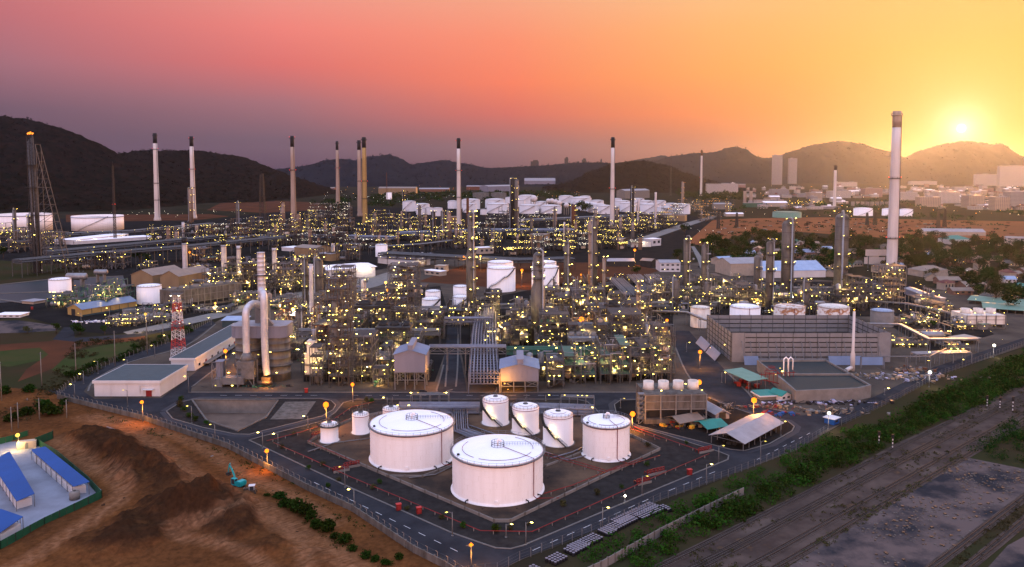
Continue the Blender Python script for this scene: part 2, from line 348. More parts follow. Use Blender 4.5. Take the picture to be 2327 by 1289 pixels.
# ------------------------------------------------------------------ mesh builder
class MB:
    def __init__(s):
        s.v, s.f, s.sm, s.mi = [], [], [], []
        s.m = 0
    def face(s, idx, smooth=False):
        s.f.append(idx); s.sm.append(smooth); s.mi.append(s.m)
    def quad(s, a, b, c, d):
        i = len(s.v); s.v += [tuple(a), tuple(b), tuple(c), tuple(d)]; s.face((i, i + 1, i + 2, i + 3))
    def poly(s, pts):
        i = len(s.v); s.v += [tuple(p) for p in pts]; s.face(tuple(range(i, i + len(pts))))
    def box(s, cx, cy, cz, sx, sy, sz, rz=0.0):      # centre x, y and bottom z
        c, n = math.cos(rz), math.sin(rz)
        i = len(s.v)
        for z in (cz, cz + sz):
            for a, b in ((-1, -1), (1, -1), (1, 1), (-1, 1)):
                x, y = a * sx / 2, b * sy / 2
                s.v.append((cx + x * c - y * n, cy + x * n + y * c, z))
        for q in ((0, 3, 2, 1), (4, 5, 6, 7), (0, 1, 5, 4), (1, 2, 6, 5), (2, 3, 7, 6), (3, 0, 4, 7)):
            s.face(tuple(i + k for k in q))
    def prism(s, pts, z0, z1):
        n = len(pts); i = len(s.v)
        s.v += [(p[0], p[1], z0) for p in pts] + [(p[0], p[1], z1) for p in pts]
        ar = sum(pts[k][0] * pts[(k + 1) % n][1] - pts[(k + 1) % n][0] * pts[k][1] for k in range(n))
        if ar > 0:
            s.face(tuple(i + n + k for k in range(n))); s.face(tuple(i + n - 1 - k for k in range(n)))
            for k in range(n): s.face((i + k, i + (k + 1) % n, i + n + (k + 1) % n, i + n + k))
        else:
            s.face(tuple(i + n + n - 1 - k for k in range(n))); s.face(tuple(i + k for k in range(n)))
            for k in range(n): s.face((i + (k + 1) % n, i + k, i + n + k, i + n + (k + 1) % n))
    def beam(s, a, b, w, h=None):
        h = h or w
        a, b = Vector(a), Vector(b)
        d = b - a
        if d.length < 1e-6: return
        d.normalize()
        ref = Vector((0, 0, 1)) if abs(d.z) < 0.95 else Vector((0, 1, 0))
        x = d.cross(ref).normalized(); y = x.cross(d)
        i = len(s.v)
        for p in (a, b):
            for q, r_ in ((-1, -1), (1, -1), (1, 1), (-1, 1)):
                s.v.append(tuple(p + x * (q * w / 2) + y * (r_ * h / 2)))
        for q in ((0, 1, 2, 3), (7, 6, 5, 4), (0, 4, 5, 1), (1, 5, 6, 2), (2, 6, 7, 3), (3, 7, 4, 0)):
            s.face(tuple(i + k for k in q))
    def tube(s, pts, r, n=8, cap=True):
        pts = [Vector(p) for p in pts]
        rs = r if isinstance(r, (list, tuple)) else [r] * len(pts)
        i0 = len(s.v)
        prevx = None
        for k, p in enumerate(pts):
            if k == 0: d = pts[1] - pts[0]
            elif k == len(pts) - 1: d = pts[-1] - pts[-2]
            else: d = (pts[k + 1] - p).normalized() + (p - pts[k - 1]).normalized()
            d.normalize()
            if prevx is None:
                ref = Vector((0, 0, 1)) if abs(d.z) < 0.9 else Vector((1, 0, 0))
                x = d.cross(ref).normalized()
            else:
                x = (prevx - d * prevx.dot(d))
                x = x.normalized() if x.length > 1e-6 else d.cross(Vector((0, 0, 1))).normalized()
            prevx = x
            y = d.cross(x)
            for q in range(n):
                t = 2 * math.pi * q / n
                s.v.append(tuple(p + x * (rs[k] * math.cos(t)) + y * (rs[k] * math.sin(t))))
        for k in range(len(pts) - 1):
            for q in range(n):
                a, b = i0 + k * n + q, i0 + k * n + (q + 1) % n
                s.face((a, b, b + n, a + n), n > 4)
        if cap:
            s.face(tuple(i0 + q for q in reversed(range(n))))
            e = i0 + (len(pts) - 1) * n
            s.face(tuple(e + q for q in range(n)))
    def lathe(s, prof, n=24, cx=0.0, cy=0.0, smooth=True, hard=()):      # prof: (radius, z) upward
        i0 = len(s.v)
        for r, z in prof:
            for q in range(n):
                t = 2 * math.pi * q / n
                s.v.append((cx + r * math.cos(t), cy + r * math.sin(t), z))
        for k in range(len(prof) - 1):
            for q in range(n):
                a, b = i0 + k * n + q, i0 + k * n + (q + 1) % n
                s.face((a, b, b + n, a + n), smooth)
        s.face(tuple(i0 + q for q in reversed(range(n))))
        e = i0 + (len(prof) - 1) * n
        s.face(tuple(e + q for q in range(n)))
    def ring(s, r, z, t, n=24, cx=0.0, cy=0.0, a0=0.0, a1=2 * math.pi, sides=4):
        full = abs(a1 - a0 - 2 * math.pi) < 1e-4
        pts = [(cx + r * math.cos(a0 + (a1 - a0) * k / n), cy + r * math.sin(a0 + (a1 - a0) * k / n), z) for k in range(n + 1)]
        s.tube(pts, t, sides, cap=not full)
    def ball(s, c, r, n=10, m=6, sz=1.0):
        s2 = [(max(1e-3, r * math.sin(math.pi * k / m)), c[2] - r * sz * math.cos(math.pi * k / m)) for k in range(m + 1)]
        s.lathe(s2, n, c[0], c[1])
    def octa(s, c, rx, ry, rz):
        i = len(s.v)
        x, y, z = c
        s.v += [(x + rx, y, z), (x, y + ry, z), (x - rx, y, z), (x, y - ry, z), (x, y, z + rz), (x, y, z - rz)]
        for a, b in ((0, 1), (1, 2), (2, 3), (3, 0)):
            s.face((i + a, i + b, i + 4)); s.face((i + b, i + a, i + 5))
    def build(s, name, mats, parent=None, org=None, **props):
        me = bpy.data.meshes.new(name)
        v = s.v
        if org is not None:
            v = [(p[0] - org[0], p[1] - org[1], p[2] - org[2]) for p in v]
        me.from_pydata(v, [], s.f)
        if isinstance(mats, str): mats = [mats]
        for m in mats: me.materials.append(MATS[m])
        if len(mats) > 1: me.polygons.foreach_set('material_index', s.mi)
        me.polygons.foreach_set('use_smooth', s.sm)
        me.update()
        o = bpy.data.objects.new(name, me); col.objects.link(o)
        if parent is not None: o.parent = parent
        elif org is not None: o.location = org
        for k, w in props.items(): o[k] = w
        return o

# ------------------------------------------------------------------ things and their labels
THINGS = []                      # (object, base phrase) -- labels are made unique at the end
LANDMARKS = []                   # (point, phrase)
def tag(o, label, cat, group=None):
    o['category'] = cat
    if group: o['group'] = group
    THINGS.append((o, label))
    return o
def thing(name, label, cat, loc=(0, 0, 0), rz=0.0, group=None, landmark=None):
    o = bpy.data.objects.new(name, None); col.objects.link(o)
    o.location = loc; o.rotation_euler = (0, 0, rz); o.empty_display_size = 1
    tag(o, label, cat, group)
    if landmark: LANDMARKS.append((Vector(loc), landmark))
    return o
def struct(o):
    o['kind'] = 'structure'; return o
def stuff(o):
    o['kind'] = 'stuff'; return o
def dup(root, loc, rz, label, group=None, sc=None):
    r = root.copy(); col.objects.link(r); r.location = loc; r.rotation_euler = (0, 0, rz)
    if sc: r.scale = sc
    for ch in list(root.children):
        c = ch.copy(); col.objects.link(c); c.parent = r
        for g in list(ch.children):
            d = g.copy(); col.objects.link(d); d.parent = c
    tag(r, label, root['category'], group or root.get('group'))
    return r

LAMP_ME = {}
def lamp_mesh(kind, sx, sy, sz):
    k = (kind, sx, sy, sz)
    if k not in LAMP_ME:
        b = MB()
        if sx > .6 and sy > .75 * sx: b.ball((0, 0, 0), sx, 12, 8)
        else: b.octa((0, 0, 0), sx, sy, sz)
        o = b.build('lamp', 'lamp_' + kind)
        LAMP_ME[k] = o.data
        bpy.data.objects.remove(o)
    return LAMP_ME[k]
def lamp(parent, p, kind='yellow', s=1.0, rz=None):
    o = bpy.data.objects.new('lamp', lamp_mesh(kind, .5 * s, .24 * s, .18 * s)); col.objects.link(o)
    o.parent = parent; o.location = p; o.rotation_euler = (0, 0, random.uniform(-.5, .5) if rz is None else rz)
    return o
def lamp_cloud(parent, pts, kind='yellow', s=0.5):
    b = MB()
    for p in pts: b.octa(p, s, s * .7, s * .5)
    o = b.build('lamps', 'lamp_' + kind, parent); o['kind'] = 'stuff'
    return o
def point(parent, p, e, c, r=0.4):
    d = bpy.data.lights.new('bulb', 'POINT'); d.energy = e; d.color = c; d.shadow_soft_size = r
    o = bpy.data.objects.new('bulb', d); col.objects.link(o); o.parent = parent; o.location = p
    return o
# ================================================================== GROUND AND HILLS
from mathutils.geometry import tessellate_polygon

def sheet_world(name, pts, m, z, holes=()):
    loops = [[Vector((p[0], p[1], 0)) for p in pts]] + [[Vector((p[0], p[1], 0)) for p in h] for h in holes]
    flat = [p for l in loops for p in l]
    b = MB()
    b.v = [(p.x, p.y, z) for p in flat]
    for t in tessellate_polygon(loops):
        a, c, d = (flat[i] for i in t)
        if (c - a).cross(d - a).z < 0: t = (t[0], t[2], t[1])
        b.face(tuple(t))
    return struct(b.build(name, m))
def px2w(pts, z=0.0): return [W(x, y, z) for x, y in pts]
def sheet(name, pts, m, z, holes=()):
    return sheet_world(name, px2w(pts), m, z, holes)

def offset_line(pts, d):
    out = []
    for i, p in enumerate(pts):
        a = pts[max(0, i - 1)]; c = pts[min(len(pts) - 1, i + 1)]
        t = Vector((c.x - a.x, c.y - a.y, 0)).normalized()
        out.append(Vector((p.x - t.y * d, p.y + t.x * d, 0)))
    return out
def ribbon(b, pts, w, z, h=0.0, closed=False):
    if closed: pts = pts + [pts[0]]
    l, r = offset_line(pts, w / 2), offset_line(pts, -w / 2)
    for i in range(len(pts) - 1):
        A, B, C, D = r[i], r[i + 1], l[i + 1], l[i]
        b.quad((A.x, A.y, z + h), (B.x, B.y, z + h), (C.x, C.y, z + h), (D.x, D.y, z + h))
        if h:
            b.quad((A.x, A.y, z), (B.x, B.y, z), (B.x, B.y, z + h), (A.x, A.y, z + h))
            b.quad((C.x, C.y, z), (D.x, D.y, z), (D.x, D.y, z + h), (C.x, C.y, z + h))
def smooth_line(pts, n=6):
    out = []
    for i in range(len(pts) - 1):
        p0, p1, p2, p3 = pts[max(0, i - 1)], pts[i], pts[i + 1], pts[min(len(pts) - 1, i + 2)]
        for k in range(n):
            t = k / n
            out.append(0.5 * ((2 * p1) + (p2 - p0) * t + (2 * p0 - 5 * p1 + 4 * p2 - p3) * t * t + (3 * p1 - p0 - 3 * p2 + p3) * t ** 3))
    out.append(pts[-1])
    return out

PIT_PX = [(436, 910), (632, 912), (605, 950), (541, 981), (470, 958)]
BASIN = [(1716, 868), (1830, 868), (1972, 882), (1890, 915), (1812, 915), (1770, 895)]
pit = px2w(PIT_PX)
big = [Vector(p) for p in ((-9000, -60, 0), (9000, -60, 0), (9000, 14000, 0), (-9000, 14000, 0))]
sheet_world('ground', big, 'land', 0.0, [pit])
PAD = [(132, 905), (285, 805), (420, 775), (560, 690), (700, 640), (1000, 590), (1500, 610), (1620, 590), (1790, 632), (2090, 650), (2500, 720), (2500, 730), (2140, 850), (1909, 965), (1809, 1024), (1500, 1137), (1181, 1274), (1130, 1300), (1075, 1305), (941, 1252), (700, 1112), (516, 1015), (320, 951)]
sheet('plant_ground', PAD, 'pad', 0.02, [pit])
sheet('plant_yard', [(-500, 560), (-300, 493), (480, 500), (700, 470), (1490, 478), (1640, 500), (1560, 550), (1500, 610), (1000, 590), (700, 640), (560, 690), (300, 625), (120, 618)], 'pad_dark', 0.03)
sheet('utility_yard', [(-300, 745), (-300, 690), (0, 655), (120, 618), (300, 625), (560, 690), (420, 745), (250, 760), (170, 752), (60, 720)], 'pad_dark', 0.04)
sheet('lawn', [(-250, 612), (-60, 588), (120, 600), (250, 606), (240, 628), (100, 634), (0, 655), (-300, 672)], 'scrubland', 0.05)
# left wasteland
sheet('wasteland', [(-500, 760), (60, 722), (180, 768), (430, 745), (500, 715), (130, 900), (60, 930), (-500, 1060)], 'scrubland', 0.02)
sheet('grass_field', [(110, 838), (170, 800), (230, 786), (300, 775), (330, 782), (300, 796), (200, 830), (140, 850)], 'grass', 0.04)
sheet('grass_field', [(-60, 822), (-20, 796), (90, 790), (118, 800), (96, 818), (20, 834)], 'grass', 0.04)
sheet('dirt_track', [(-300, 806), (-40, 786), (110, 776), (150, 768), (230, 770), (330, 764), (330, 772), (200, 786), (160, 802), (120, 838), (40, 868), (60, 840), (110, 806), (90, 790), (-40, 802), (-300, 830)], 'earth_dark', 0.06)
sheet('side_road', [(120, 772), (145, 744), (166, 744), (170, 768), (320, 758), (420, 738), (424, 743), (322, 765), (180, 778)], 'asphalt', 0.08)
sheet('concrete_pad', [(-120, 735), (40, 728), (140, 742), (128, 752), (60, 756), (-120, 762)], 'slab', 0.08)
sheet('side_road', [(-300, 760), (40, 925), (128, 880), (140, 888), (60, 945), (-300, 1010)], 'asphalt', 0.045)
# far red earthworks
sheet('earthworks', [(150, 488), (480, 487), (520, 492), (440, 501), (150, 505)], 'earth_dark', 0.06)
sheet('earthworks', [(470, 478), (500, 462), (600, 455), (740, 462), (745, 476), (600, 484)], 'earth_dark', 0.07)
sheet('earthworks', [(1560, 552), (1620, 500), (1720, 496), (1860, 494), (2120, 500), (2420, 505), (2420, 540), (2200, 548), (2000, 540), (1800, 526), (1680, 535), (1600, 560)], 'red_soil', 0.06)
sheet('far_road', [(1440, 545), (1560, 506), (1620, 490), (1632, 492), (1580, 509), (1500, 537), (1470, 548)], 'concrete', 0.09)
sheet('plant_yard', [(950, 640), (1060, 600), (1420, 596), (1500, 615), (1420, 640), (1200, 660)], 'earth_dark', 0.05)
sheet('far_road', [(740, 655), (760, 640), (850, 628), (905, 612), (930, 612), (900, 635), (860, 650), (780, 672)], 'concrete', 0.06)
sheet('side_road', [(1592, 610), (1585, 590), (1570, 560), (1578, 560), (1600, 592), (1612, 612)], 'concrete', 0.06)
sheet('service_road', [(280, 755), (480, 712), (640, 672), (760, 648), (770, 655), (650, 682), (500, 722), (300, 765)], 'concrete', 0.07)

sheet('process_yard_shade', [(690, 868), (690, 690), (1000, 650), (1020, 716), (1012, 800), (988, 868)], 'pad_dark', 0.05)  # these yard sheets are darkened to paint shade into the gaps between frames
sheet('process_yard_shade', [(1062, 868), (1048, 800), (1048, 690), (1300, 640), (1530, 640), (1528, 866)], 'pad_dark', 0.05)
sheet('process_yard_shade', [(1545, 710), (1545, 640), (2080, 640), (2260, 760), (2120, 800), (1990, 720), (1640, 716)], 'pad_dark', 0.05)
# ---- roads
OUTER = [(128, 893), (150, 900), (325, 946), (520, 1010), (702, 1105), (802, 1152), (943, 1244), (1030, 1285), (1075, 1305), (1130, 1300), (1181, 1272), (1255, 1243), (1365, 1200), (1500, 1135), (1655, 1080), (1809, 1020), (1877, 977), (1909, 965), (2040, 905), (2140, 850), (2327, 782), (2500, 722)]
INNER = [(2500, 708), (2327, 768), (2122, 835), (2012, 890), (1923, 932), (1820, 945), (1727, 925), (1699, 895), (1639, 832), (1590, 780), (1566, 752), (1530, 752), (1538, 800), (1560, 850), (1600, 898), (1456, 893), (1062, 893), (1044, 800), (1045, 716), (1020, 716), (1012, 800), (992, 893), (433, 893), (436, 880), (520, 815), (534, 785), (516, 782), (470, 825), (425, 862), (366, 905), (215, 907), (190, 890), (213, 860), (296, 822), (423, 785), (490, 735), (480, 728), (400, 772), (285, 812), (190, 852)]
sheet('road', OUTER + INNER, 'asphalt', 0.06, [pit])
PITB = [(378, 935), (392, 952), (460, 972), (533, 987), (567, 988), (584, 983), (732, 946), (757, 932), (763, 921), (753, 911), (730, 907), (450, 906), (410, 915)]
FARM = [(566, 1001), (590, 994), (735, 957), (762, 938), (780, 916), (810, 908), (1310, 908), (1335, 914), (1352, 928), (1372, 952), (1436, 968), (1500, 985), (1636, 1028), (1656, 1036), (1654, 1045), (1635, 1053), (1500, 1109), (1188, 1241), (1160, 1248), (1126, 1246), (1090, 1234), (1027, 1212), (800, 1111)]
SHED = [(1410, 910), (1396, 920), (1400, 938), (1425, 956), (1450, 968), (1571, 999), (1660, 1022), (1692, 1025), (1749, 1009), (1800, 980), (1805, 970), (1790, 958), (1720, 945), (1660, 925), (1612, 905), (1456, 909)]
for nm, poly, m, hole in (('verge', PITB, 'gravel', [pit]), ('verge', FARM, 'gravel', []), ('verge', SHED, 'pad_dark', [])):
    sheet(nm, poly, m, 0.14, hole)
    kb = MB(); ribbon(kb, px2w(poly), 0.5, 0.06, 0.16, True); struct(kb.build('kerb', 'kerb'))
    eb = MB(); ribbon(eb, offset_line(px2w(poly) + [px2w(poly)[0]], -1.6 if m != 'x' else 1), 2.0, 0.075); struct(eb.build('road_shoulder', 'asphalt_edge'))
# plant-side kerbs of the front street and of the middle street
kb = MB()
for l in ([(433, 892), (760, 892), (980, 892), (992, 886), (1008, 830)], [(1028, 886), (1036, 892), (1300, 892), (1456, 892)], [(1036, 880), (1040, 830), (1041, 760)],
          [(1016, 830), (1012, 880)], [(1650, 845), (1700, 893), (1727, 922), (1820, 943)], [(1535, 790), (1560, 848), (1600, 896)],
          [(436, 880), (520, 815)], [(200, 890), (218, 862), (296, 823), (423, 786), (490, 737)]):
    ribbon(kb, smooth_line(px2w(l), 4), 0.8, 0.06, 0.16)
struct(kb.build('kerb', 'kerb'))
mk = MB()
for a, c in (((800, 899), (985, 899)), ((1060, 899), (1320, 899)), ((500, 899), (740, 899)), ((1040, 1254), (700, 1090)), ((1210, 1252), (1490, 1128)), ((1520, 1116), (1640, 1066)), ((1720, 1045), (1850, 980)), ((1450, 976), (1620, 1025))):
    A, B = W(*a), W(*c)
    n = max(2, int((B - A).length / 6))
    for k in range(n):
        ribbon(mk, [A.lerp(B, k / n), A.lerp(B, (k + .45) / n)], 0.16, 0.085)
struct(mk.build('road_markings', 'marking'))
# the walled basin beside the road: sunken floor and four concrete sides
pb = MB(); D = -5.5
n = len(pit)
for i in range(n):
    a, c = pit[i], pit[(i + 1) % n]
    pb.quad((a.x, a.y, 0.02), (c.x, c.y, 0.02), (c.x, c.y, D), (a.x, a.y, D))
struct(pb.build('pit_wall', 'concrete'))
fb = MB(); fb.poly([(p.x, p.y, D) for p in pit]); struct(fb.build('pit_floor', 'pit_earth'))
kb = MB(); ribbon(kb, pit, 0.6, 0.14, 0.5, True); struct(kb.build('pit_kerb', 'kerb'))
sheet('concrete_pad', [(648, 914), (718, 913), (690, 953), (614, 954)], 'concrete_old', 0.16)
# tank-farm floor inside the bund
BUND = [(700, 1008), (760, 975), (800, 955), (860, 942), (1310, 942), (1420, 985), (1500, 1024), (1160, 1188), (1123, 1188)]
sheet('bund_floor', BUND, 'tank_soil', 0.18)
# railway land
TR = [((1500, 1287), 0), ((1580, 1289), 0), ((1640, 1289), 0), ((1712, 1289), 0), ((1775, 1289), 0)]
sheet('railway_bed', [(1330, 1380), (1500, 1287), (1820, 1125), (2033, 1010), (2327, 878), (2560, 790), (2560, 830), (2327, 948), (2204, 1030), (1780, 1289), (1600, 1400)], 'ballast', 0.03)
sheet('scrub_ground', [(1090, 1400), (1300, 1240), (1655, 1083), (1809, 1024), (1909, 968), (2140, 852), (2560, 712), (2560, 790), (2327, 878), (2033, 1010), (1820, 1125), (1330, 1380)], 'scrubland', 0.015)
sheet('railway_yard', [(1600, 1400), (1780, 1289), (2204, 1030), (2327, 948), (2560, 850), (2700, 1400)], 'scrubland', 0.012)
sheet('loading_slab', [(1700, 1340), (1791, 1289), (2186, 1038), (2327, 1066), (2430, 1050), (2430, 1080), (2300, 1160), (2120, 1289), (2060, 1340)], 'slab', 0.06)
sheet('loading_slab', [(2200, 1340), (2290, 1240), (2400, 1180), (2600, 1180), (2500, 1340)], 'slab', 0.06)

# ---- foreground dirt: a height field with spoil heaps and vehicle ruts
WALL_PX = [(60, 868), (132, 903), (320, 953), (516, 1018), (700, 1115), (800, 1162), (941, 1257), (1010, 1292), (1090, 1345), (1200, 1420)]
WALL = px2w(WALL_PX)
HEAPS = [((188, 990), 7, 2.6), ((215, 1002), 9, 4.2), ((245, 1022), 10, 4.6), ((285, 1045), 11, 4.8), ((330, 1070), 11, 4.2), ((365, 1092), 9, 3.2), ((300, 1075), 9, 3), ((400, 1105), 8, 2.2),
         ((450, 1165), 13, 5.0), ((505, 1170), 11, 4.0), ((560, 1190), 8, 2.2), ((410, 1178), 9, 2.6), ((350, 1150), 8, 2.0), ((280, 1200), 10, 2.4), ((240, 1240), 10, 2.6), ((330, 1225), 8, 1.8), ((620, 1245), 7, 1.6), ((700, 1280), 9, 1.6), ((520, 1230), 8, 1.2)]
HW = [(W(*p), r, h) for p, r, h in HEAPS]
RUTS = [smooth_line(px2w(l), 5) for l in ([(190, 950), (330, 1000), (430, 1085), (560, 1150), (720, 1240), (830, 1310)], [(215, 945), (420, 1000), (560, 1085), (640, 1120), (760, 1190)], [(120, 1000), (200, 1060), (280, 1110), (230, 1170), (90, 1260), (0, 1310)], [(390, 1215), (470, 1200), (560, 1180), (640, 1200), (690, 1260), (700, 1320)], [(400, 1225), (480, 1240), (560, 1262), (620, 1310)])]
def dirt_z(x, y):
    z = 0.0
    for c, r, h in HW:
        d = math.hypot(x - c.x, y - c.y) / r
        if d < 2.2: z += 1.3 * h * math.exp(-d * d * 1.3)
    rough = min(1.0, z / 1.6)
    z *= 0.75 + 0.6 * noise.fractal(Vector((x * .11, y * .11, 3)), 1.0, 2.0, 4)
    z += rough * 0.8 * noise.fractal(Vector((x * .35, y * .35, 9)), 1.0, 2.0, 4)
    z += 0.35 * noise.fractal(Vector((x * .05, y * .05, 1)), 1.0, 2.0, 5) + 0.08 * noise.noise(Vector((x * .9, y * .9, 5)))
    for l in RUTS:
        for i in range(0, len(l) - 1):
            a, c = l[i], l[i + 1]
            if abs(x - (a.x + c.x) / 2) > 12 or abs(y - (a.y + c.y) / 2) > 12: continue
            t = max(0, min(1, ((x - a.x) * (c.x - a.x) + (y - a.y) * (c.y - a.y)) / max(1e-6, (c - a).length_squared)))
            d = math.hypot(x - a.x - t * (c.x - a.x), y - a.y - t * (c.y - a.y))
            if d < 4.5:
                k = 1 - d / 4.5
                z = z * (1 - .55 * k) + .10 * math.sin(d * 2.3) * k - .05 * k
                break
    return max(z, -0.3)
def outside_wall(x, y):         # signed distance-like: positive on the dirt side
    best = 1e9
    for i in range(len(WALL) - 1):
        a, c = WALL[i], WALL[i + 1]
        d = c - a
        t = max(0, min(1, ((x - a.x) * d.x + (y - a.y) * d.y) / d.length_squared))
        q = Vector((x - a.x - t * d.x, y - a.y - t * d.y, 0))
        s = d.x * (y - a.y) - d.y * (x - a.x)
        if q.length < abs(best): best = q.length * (1 if s < 0 else -1)
    return best
COMP = px2w([(-80, 1010), (75, 1002), (231, 1113), (231, 1118), (0, 1235), (-80, 1275)])   # workers' compound, kept level
def in_poly(x, y, poly):
    c = False; j = len(poly) - 1
    for i in range(len(poly)):
        a, b_ = poly[i], poly[j]
        if (a.y > y) != (b_.y > y) and x < (b_.x - a.x) * (y - a.y) / (b_.y - a.y) + a.x: c = not c
        j = i
    return c
def build_dirt():
    b = MB(); x0, x1, y0, y1, st = -290, 20, 150, 385, 0.9
    nx, ny = int((x1 - x0) / st), int((y1 - y0) / st)
    for j in range(ny + 1):
        for i in range(nx + 1):
            x, y = x0 + i * st, y0 + j * st
            o = outside_wall(x, y)
            if o < -1.0: z = -0.6
            else:
                z = 0.32 + dirt_z(x, y) * min(1, max(0, (o + .5) / 5))
                if in_poly(x, y, COMP): z = -0.2
                if x < -255: z = min(z, .32) - 0.9 * min(1, (-255 - x) / 25)
                if y > 350: z = z - 0.9 * min(1, (y - 350) / 25)
            b.v.append((x, y, z))
    w = nx + 1
    for j in range(ny):
        for i in range(nx):
            q = (j * w + i, j * w + i + 1, (j + 1) * w + i + 1, (j + 1) * w + i)
            if max(b.v[k][2] for k in q) < -0.5: continue
            zc = sum(b.v[k][2] for k in q) / 4
            cx, cy = b.v[q[0]][0], b.v[q[0]][1]
            b.face(q, True)
    o = struct(b.build('dirt_ground', 'soil'))
    tr = o.data.attributes.new('track', 'FLOAT', 'POINT')
    def tv(x, y):
        best = 0.0
        for l, w in RUTW:
            for i in range(len(l) - 1):
                c = l[i]
                if abs(x - c.x) > 14 or abs(y - c.y) > 14: continue
                d_ = l[i + 1] - c; t = max(0, min(1, ((x - c.x) * d_.x + (y - c.y) * d_.y) / max(1e-6, d_.length_squared))); q = math.hypot(x - c.x - t * d_.x, y - c.y - t * d_.y)
                if q < w: best = max(best, (1 - q / w) ** .6 * (.55 + .45 * math.cos(q * 5.2)))
        return best
    RUTW = [(l, w) for l, w in zip(RUTS, (5.5, 4.0, 4.5, 3.5, 3.0))]
    tr.data.foreach_set('value', [tv(p[0], p[1]) if p[2] > -.3 else 0.0 for p in b.v])
    at = o.data.attributes.new('damp', 'FLOAT', 'POINT')
    at.data.foreach_set('value', [max(0.0, min(1.0, (p[2] - .7) / 2.2 + .25 * noise.noise(Vector((p[0] * .06, p[1] * .06, 4))) - .12)) for p in b.v])
    return o
build_dirt()
sheet('compound_floor', [(-80, 1008), (76, 1003), (231, 1114), (0, 1234), (-80, 1275)], 'compound', 0.12)

# ---- hills
def hill(name, ridge, df, dr, m, seed, back=0.9, cols=420, rows=64, bump=7.0, ext=1.0):
    rp = sorted(ridge)
    xs = [p[0] for p in rp]
    def ry(x):
        for i in range(len(rp) - 1):
            if rp[i][0] <= x <= rp[i + 1][0]:
                t = (x - rp[i][0]) / (rp[i + 1][0] - rp[i][0]); t = t * t * (3 - 2 * t) * .5 + t * .5
                return rp[i][1] + t * (rp[i + 1][1] - rp[i][1])
        return rp[0][1] if x < rp[0][0] else rp[-1][1]
    b = MB()
    for i in range(cols + 1):
        px = xs[0] + (xs[-1] - xs[0]) * i / cols
        c = at_depth(px, ry(px), dr)
        for j in range(rows + 1):
            t = j / rows                      # 0 front foot, 0.6 ridge, 1 back foot
            if t <= .6:
                u = t / .6; Y = df + (dr - df) * u
                s = 1 - (1 - u) ** 1.35
                s = u * .35 + s * .65 if u < 1 else 1
            else:
                u = (t - .6) / .4; Y = dr + (dr - df) * back * u; s = max(0, 1 - u * u * .6 - u * .4)
            X = c.x * (1 + 0.0 * u)
            k = noise.fractal(Vector((X * .0035, Y * .0022, seed)), 1.0, 2.0, 5)
            away = min(1, abs(t - .6) * 4)
            h = (c.z + 3) * s * (1 + .38 * k * away) - 3
            h += bump * noise.noise(Vector((X * .045, Y * .045, seed + 5))) * min(1, s * 3) + bump * .8 * noise.noise(Vector((X * .11, Y * .09, seed + 8))) * min(1, s * 3)
            b.v.append((X, Y + 40 * k * away, h))
    w = rows + 1
    for i in range(cols):
        for j in range(rows):
            b.face((i * w + j, (i + 1) * w + j, (i + 1) * w + j + 1, i * w + j + 1), True)
    HILLV.append((seed, [(v, df, dr) for v in b.v if v[2] > 4 and v[1] < dr + 30]))
    return struct(b.build(name, m))
HILLV = []
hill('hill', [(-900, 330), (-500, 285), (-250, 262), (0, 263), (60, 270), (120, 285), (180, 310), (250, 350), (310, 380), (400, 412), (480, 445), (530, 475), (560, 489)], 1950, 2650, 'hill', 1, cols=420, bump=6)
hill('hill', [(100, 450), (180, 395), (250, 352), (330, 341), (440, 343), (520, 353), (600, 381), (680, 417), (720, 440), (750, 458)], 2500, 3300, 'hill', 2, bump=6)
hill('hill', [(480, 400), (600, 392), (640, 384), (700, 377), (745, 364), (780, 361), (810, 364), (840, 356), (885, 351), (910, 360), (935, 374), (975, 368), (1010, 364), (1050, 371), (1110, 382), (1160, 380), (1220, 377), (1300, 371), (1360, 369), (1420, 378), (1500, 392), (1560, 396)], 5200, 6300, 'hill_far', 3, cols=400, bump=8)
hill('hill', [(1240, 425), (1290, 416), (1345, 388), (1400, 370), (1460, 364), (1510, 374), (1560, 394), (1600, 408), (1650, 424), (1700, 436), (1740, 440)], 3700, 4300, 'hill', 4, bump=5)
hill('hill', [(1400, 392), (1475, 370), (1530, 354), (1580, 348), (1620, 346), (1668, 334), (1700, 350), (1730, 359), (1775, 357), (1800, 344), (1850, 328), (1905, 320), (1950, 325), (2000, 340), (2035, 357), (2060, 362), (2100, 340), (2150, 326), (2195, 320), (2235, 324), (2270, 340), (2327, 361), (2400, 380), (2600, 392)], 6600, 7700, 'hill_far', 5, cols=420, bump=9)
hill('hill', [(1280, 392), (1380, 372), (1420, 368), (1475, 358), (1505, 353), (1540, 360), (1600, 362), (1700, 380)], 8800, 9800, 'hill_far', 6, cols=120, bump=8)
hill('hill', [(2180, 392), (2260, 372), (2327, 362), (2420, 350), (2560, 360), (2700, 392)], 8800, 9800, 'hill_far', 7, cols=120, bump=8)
# ================================================================== TANKS
def rail_ring(b, r, z, h=1.1, n=36, posts=28, t=.05, a0=0.0, a1=2 * math.pi):
    for k in (0.5, 1.0): b.ring(r, z + h * k, t, n, a0=a0, a1=a1, sides=3)
    for k in range(posts):
        a = a0 + (a1 - a0) * k / posts
        b.beam((r * math.cos(a), r * math.sin(a), z), (r * math.cos(a), r * math.sin(a), z + h), t * 1.8)

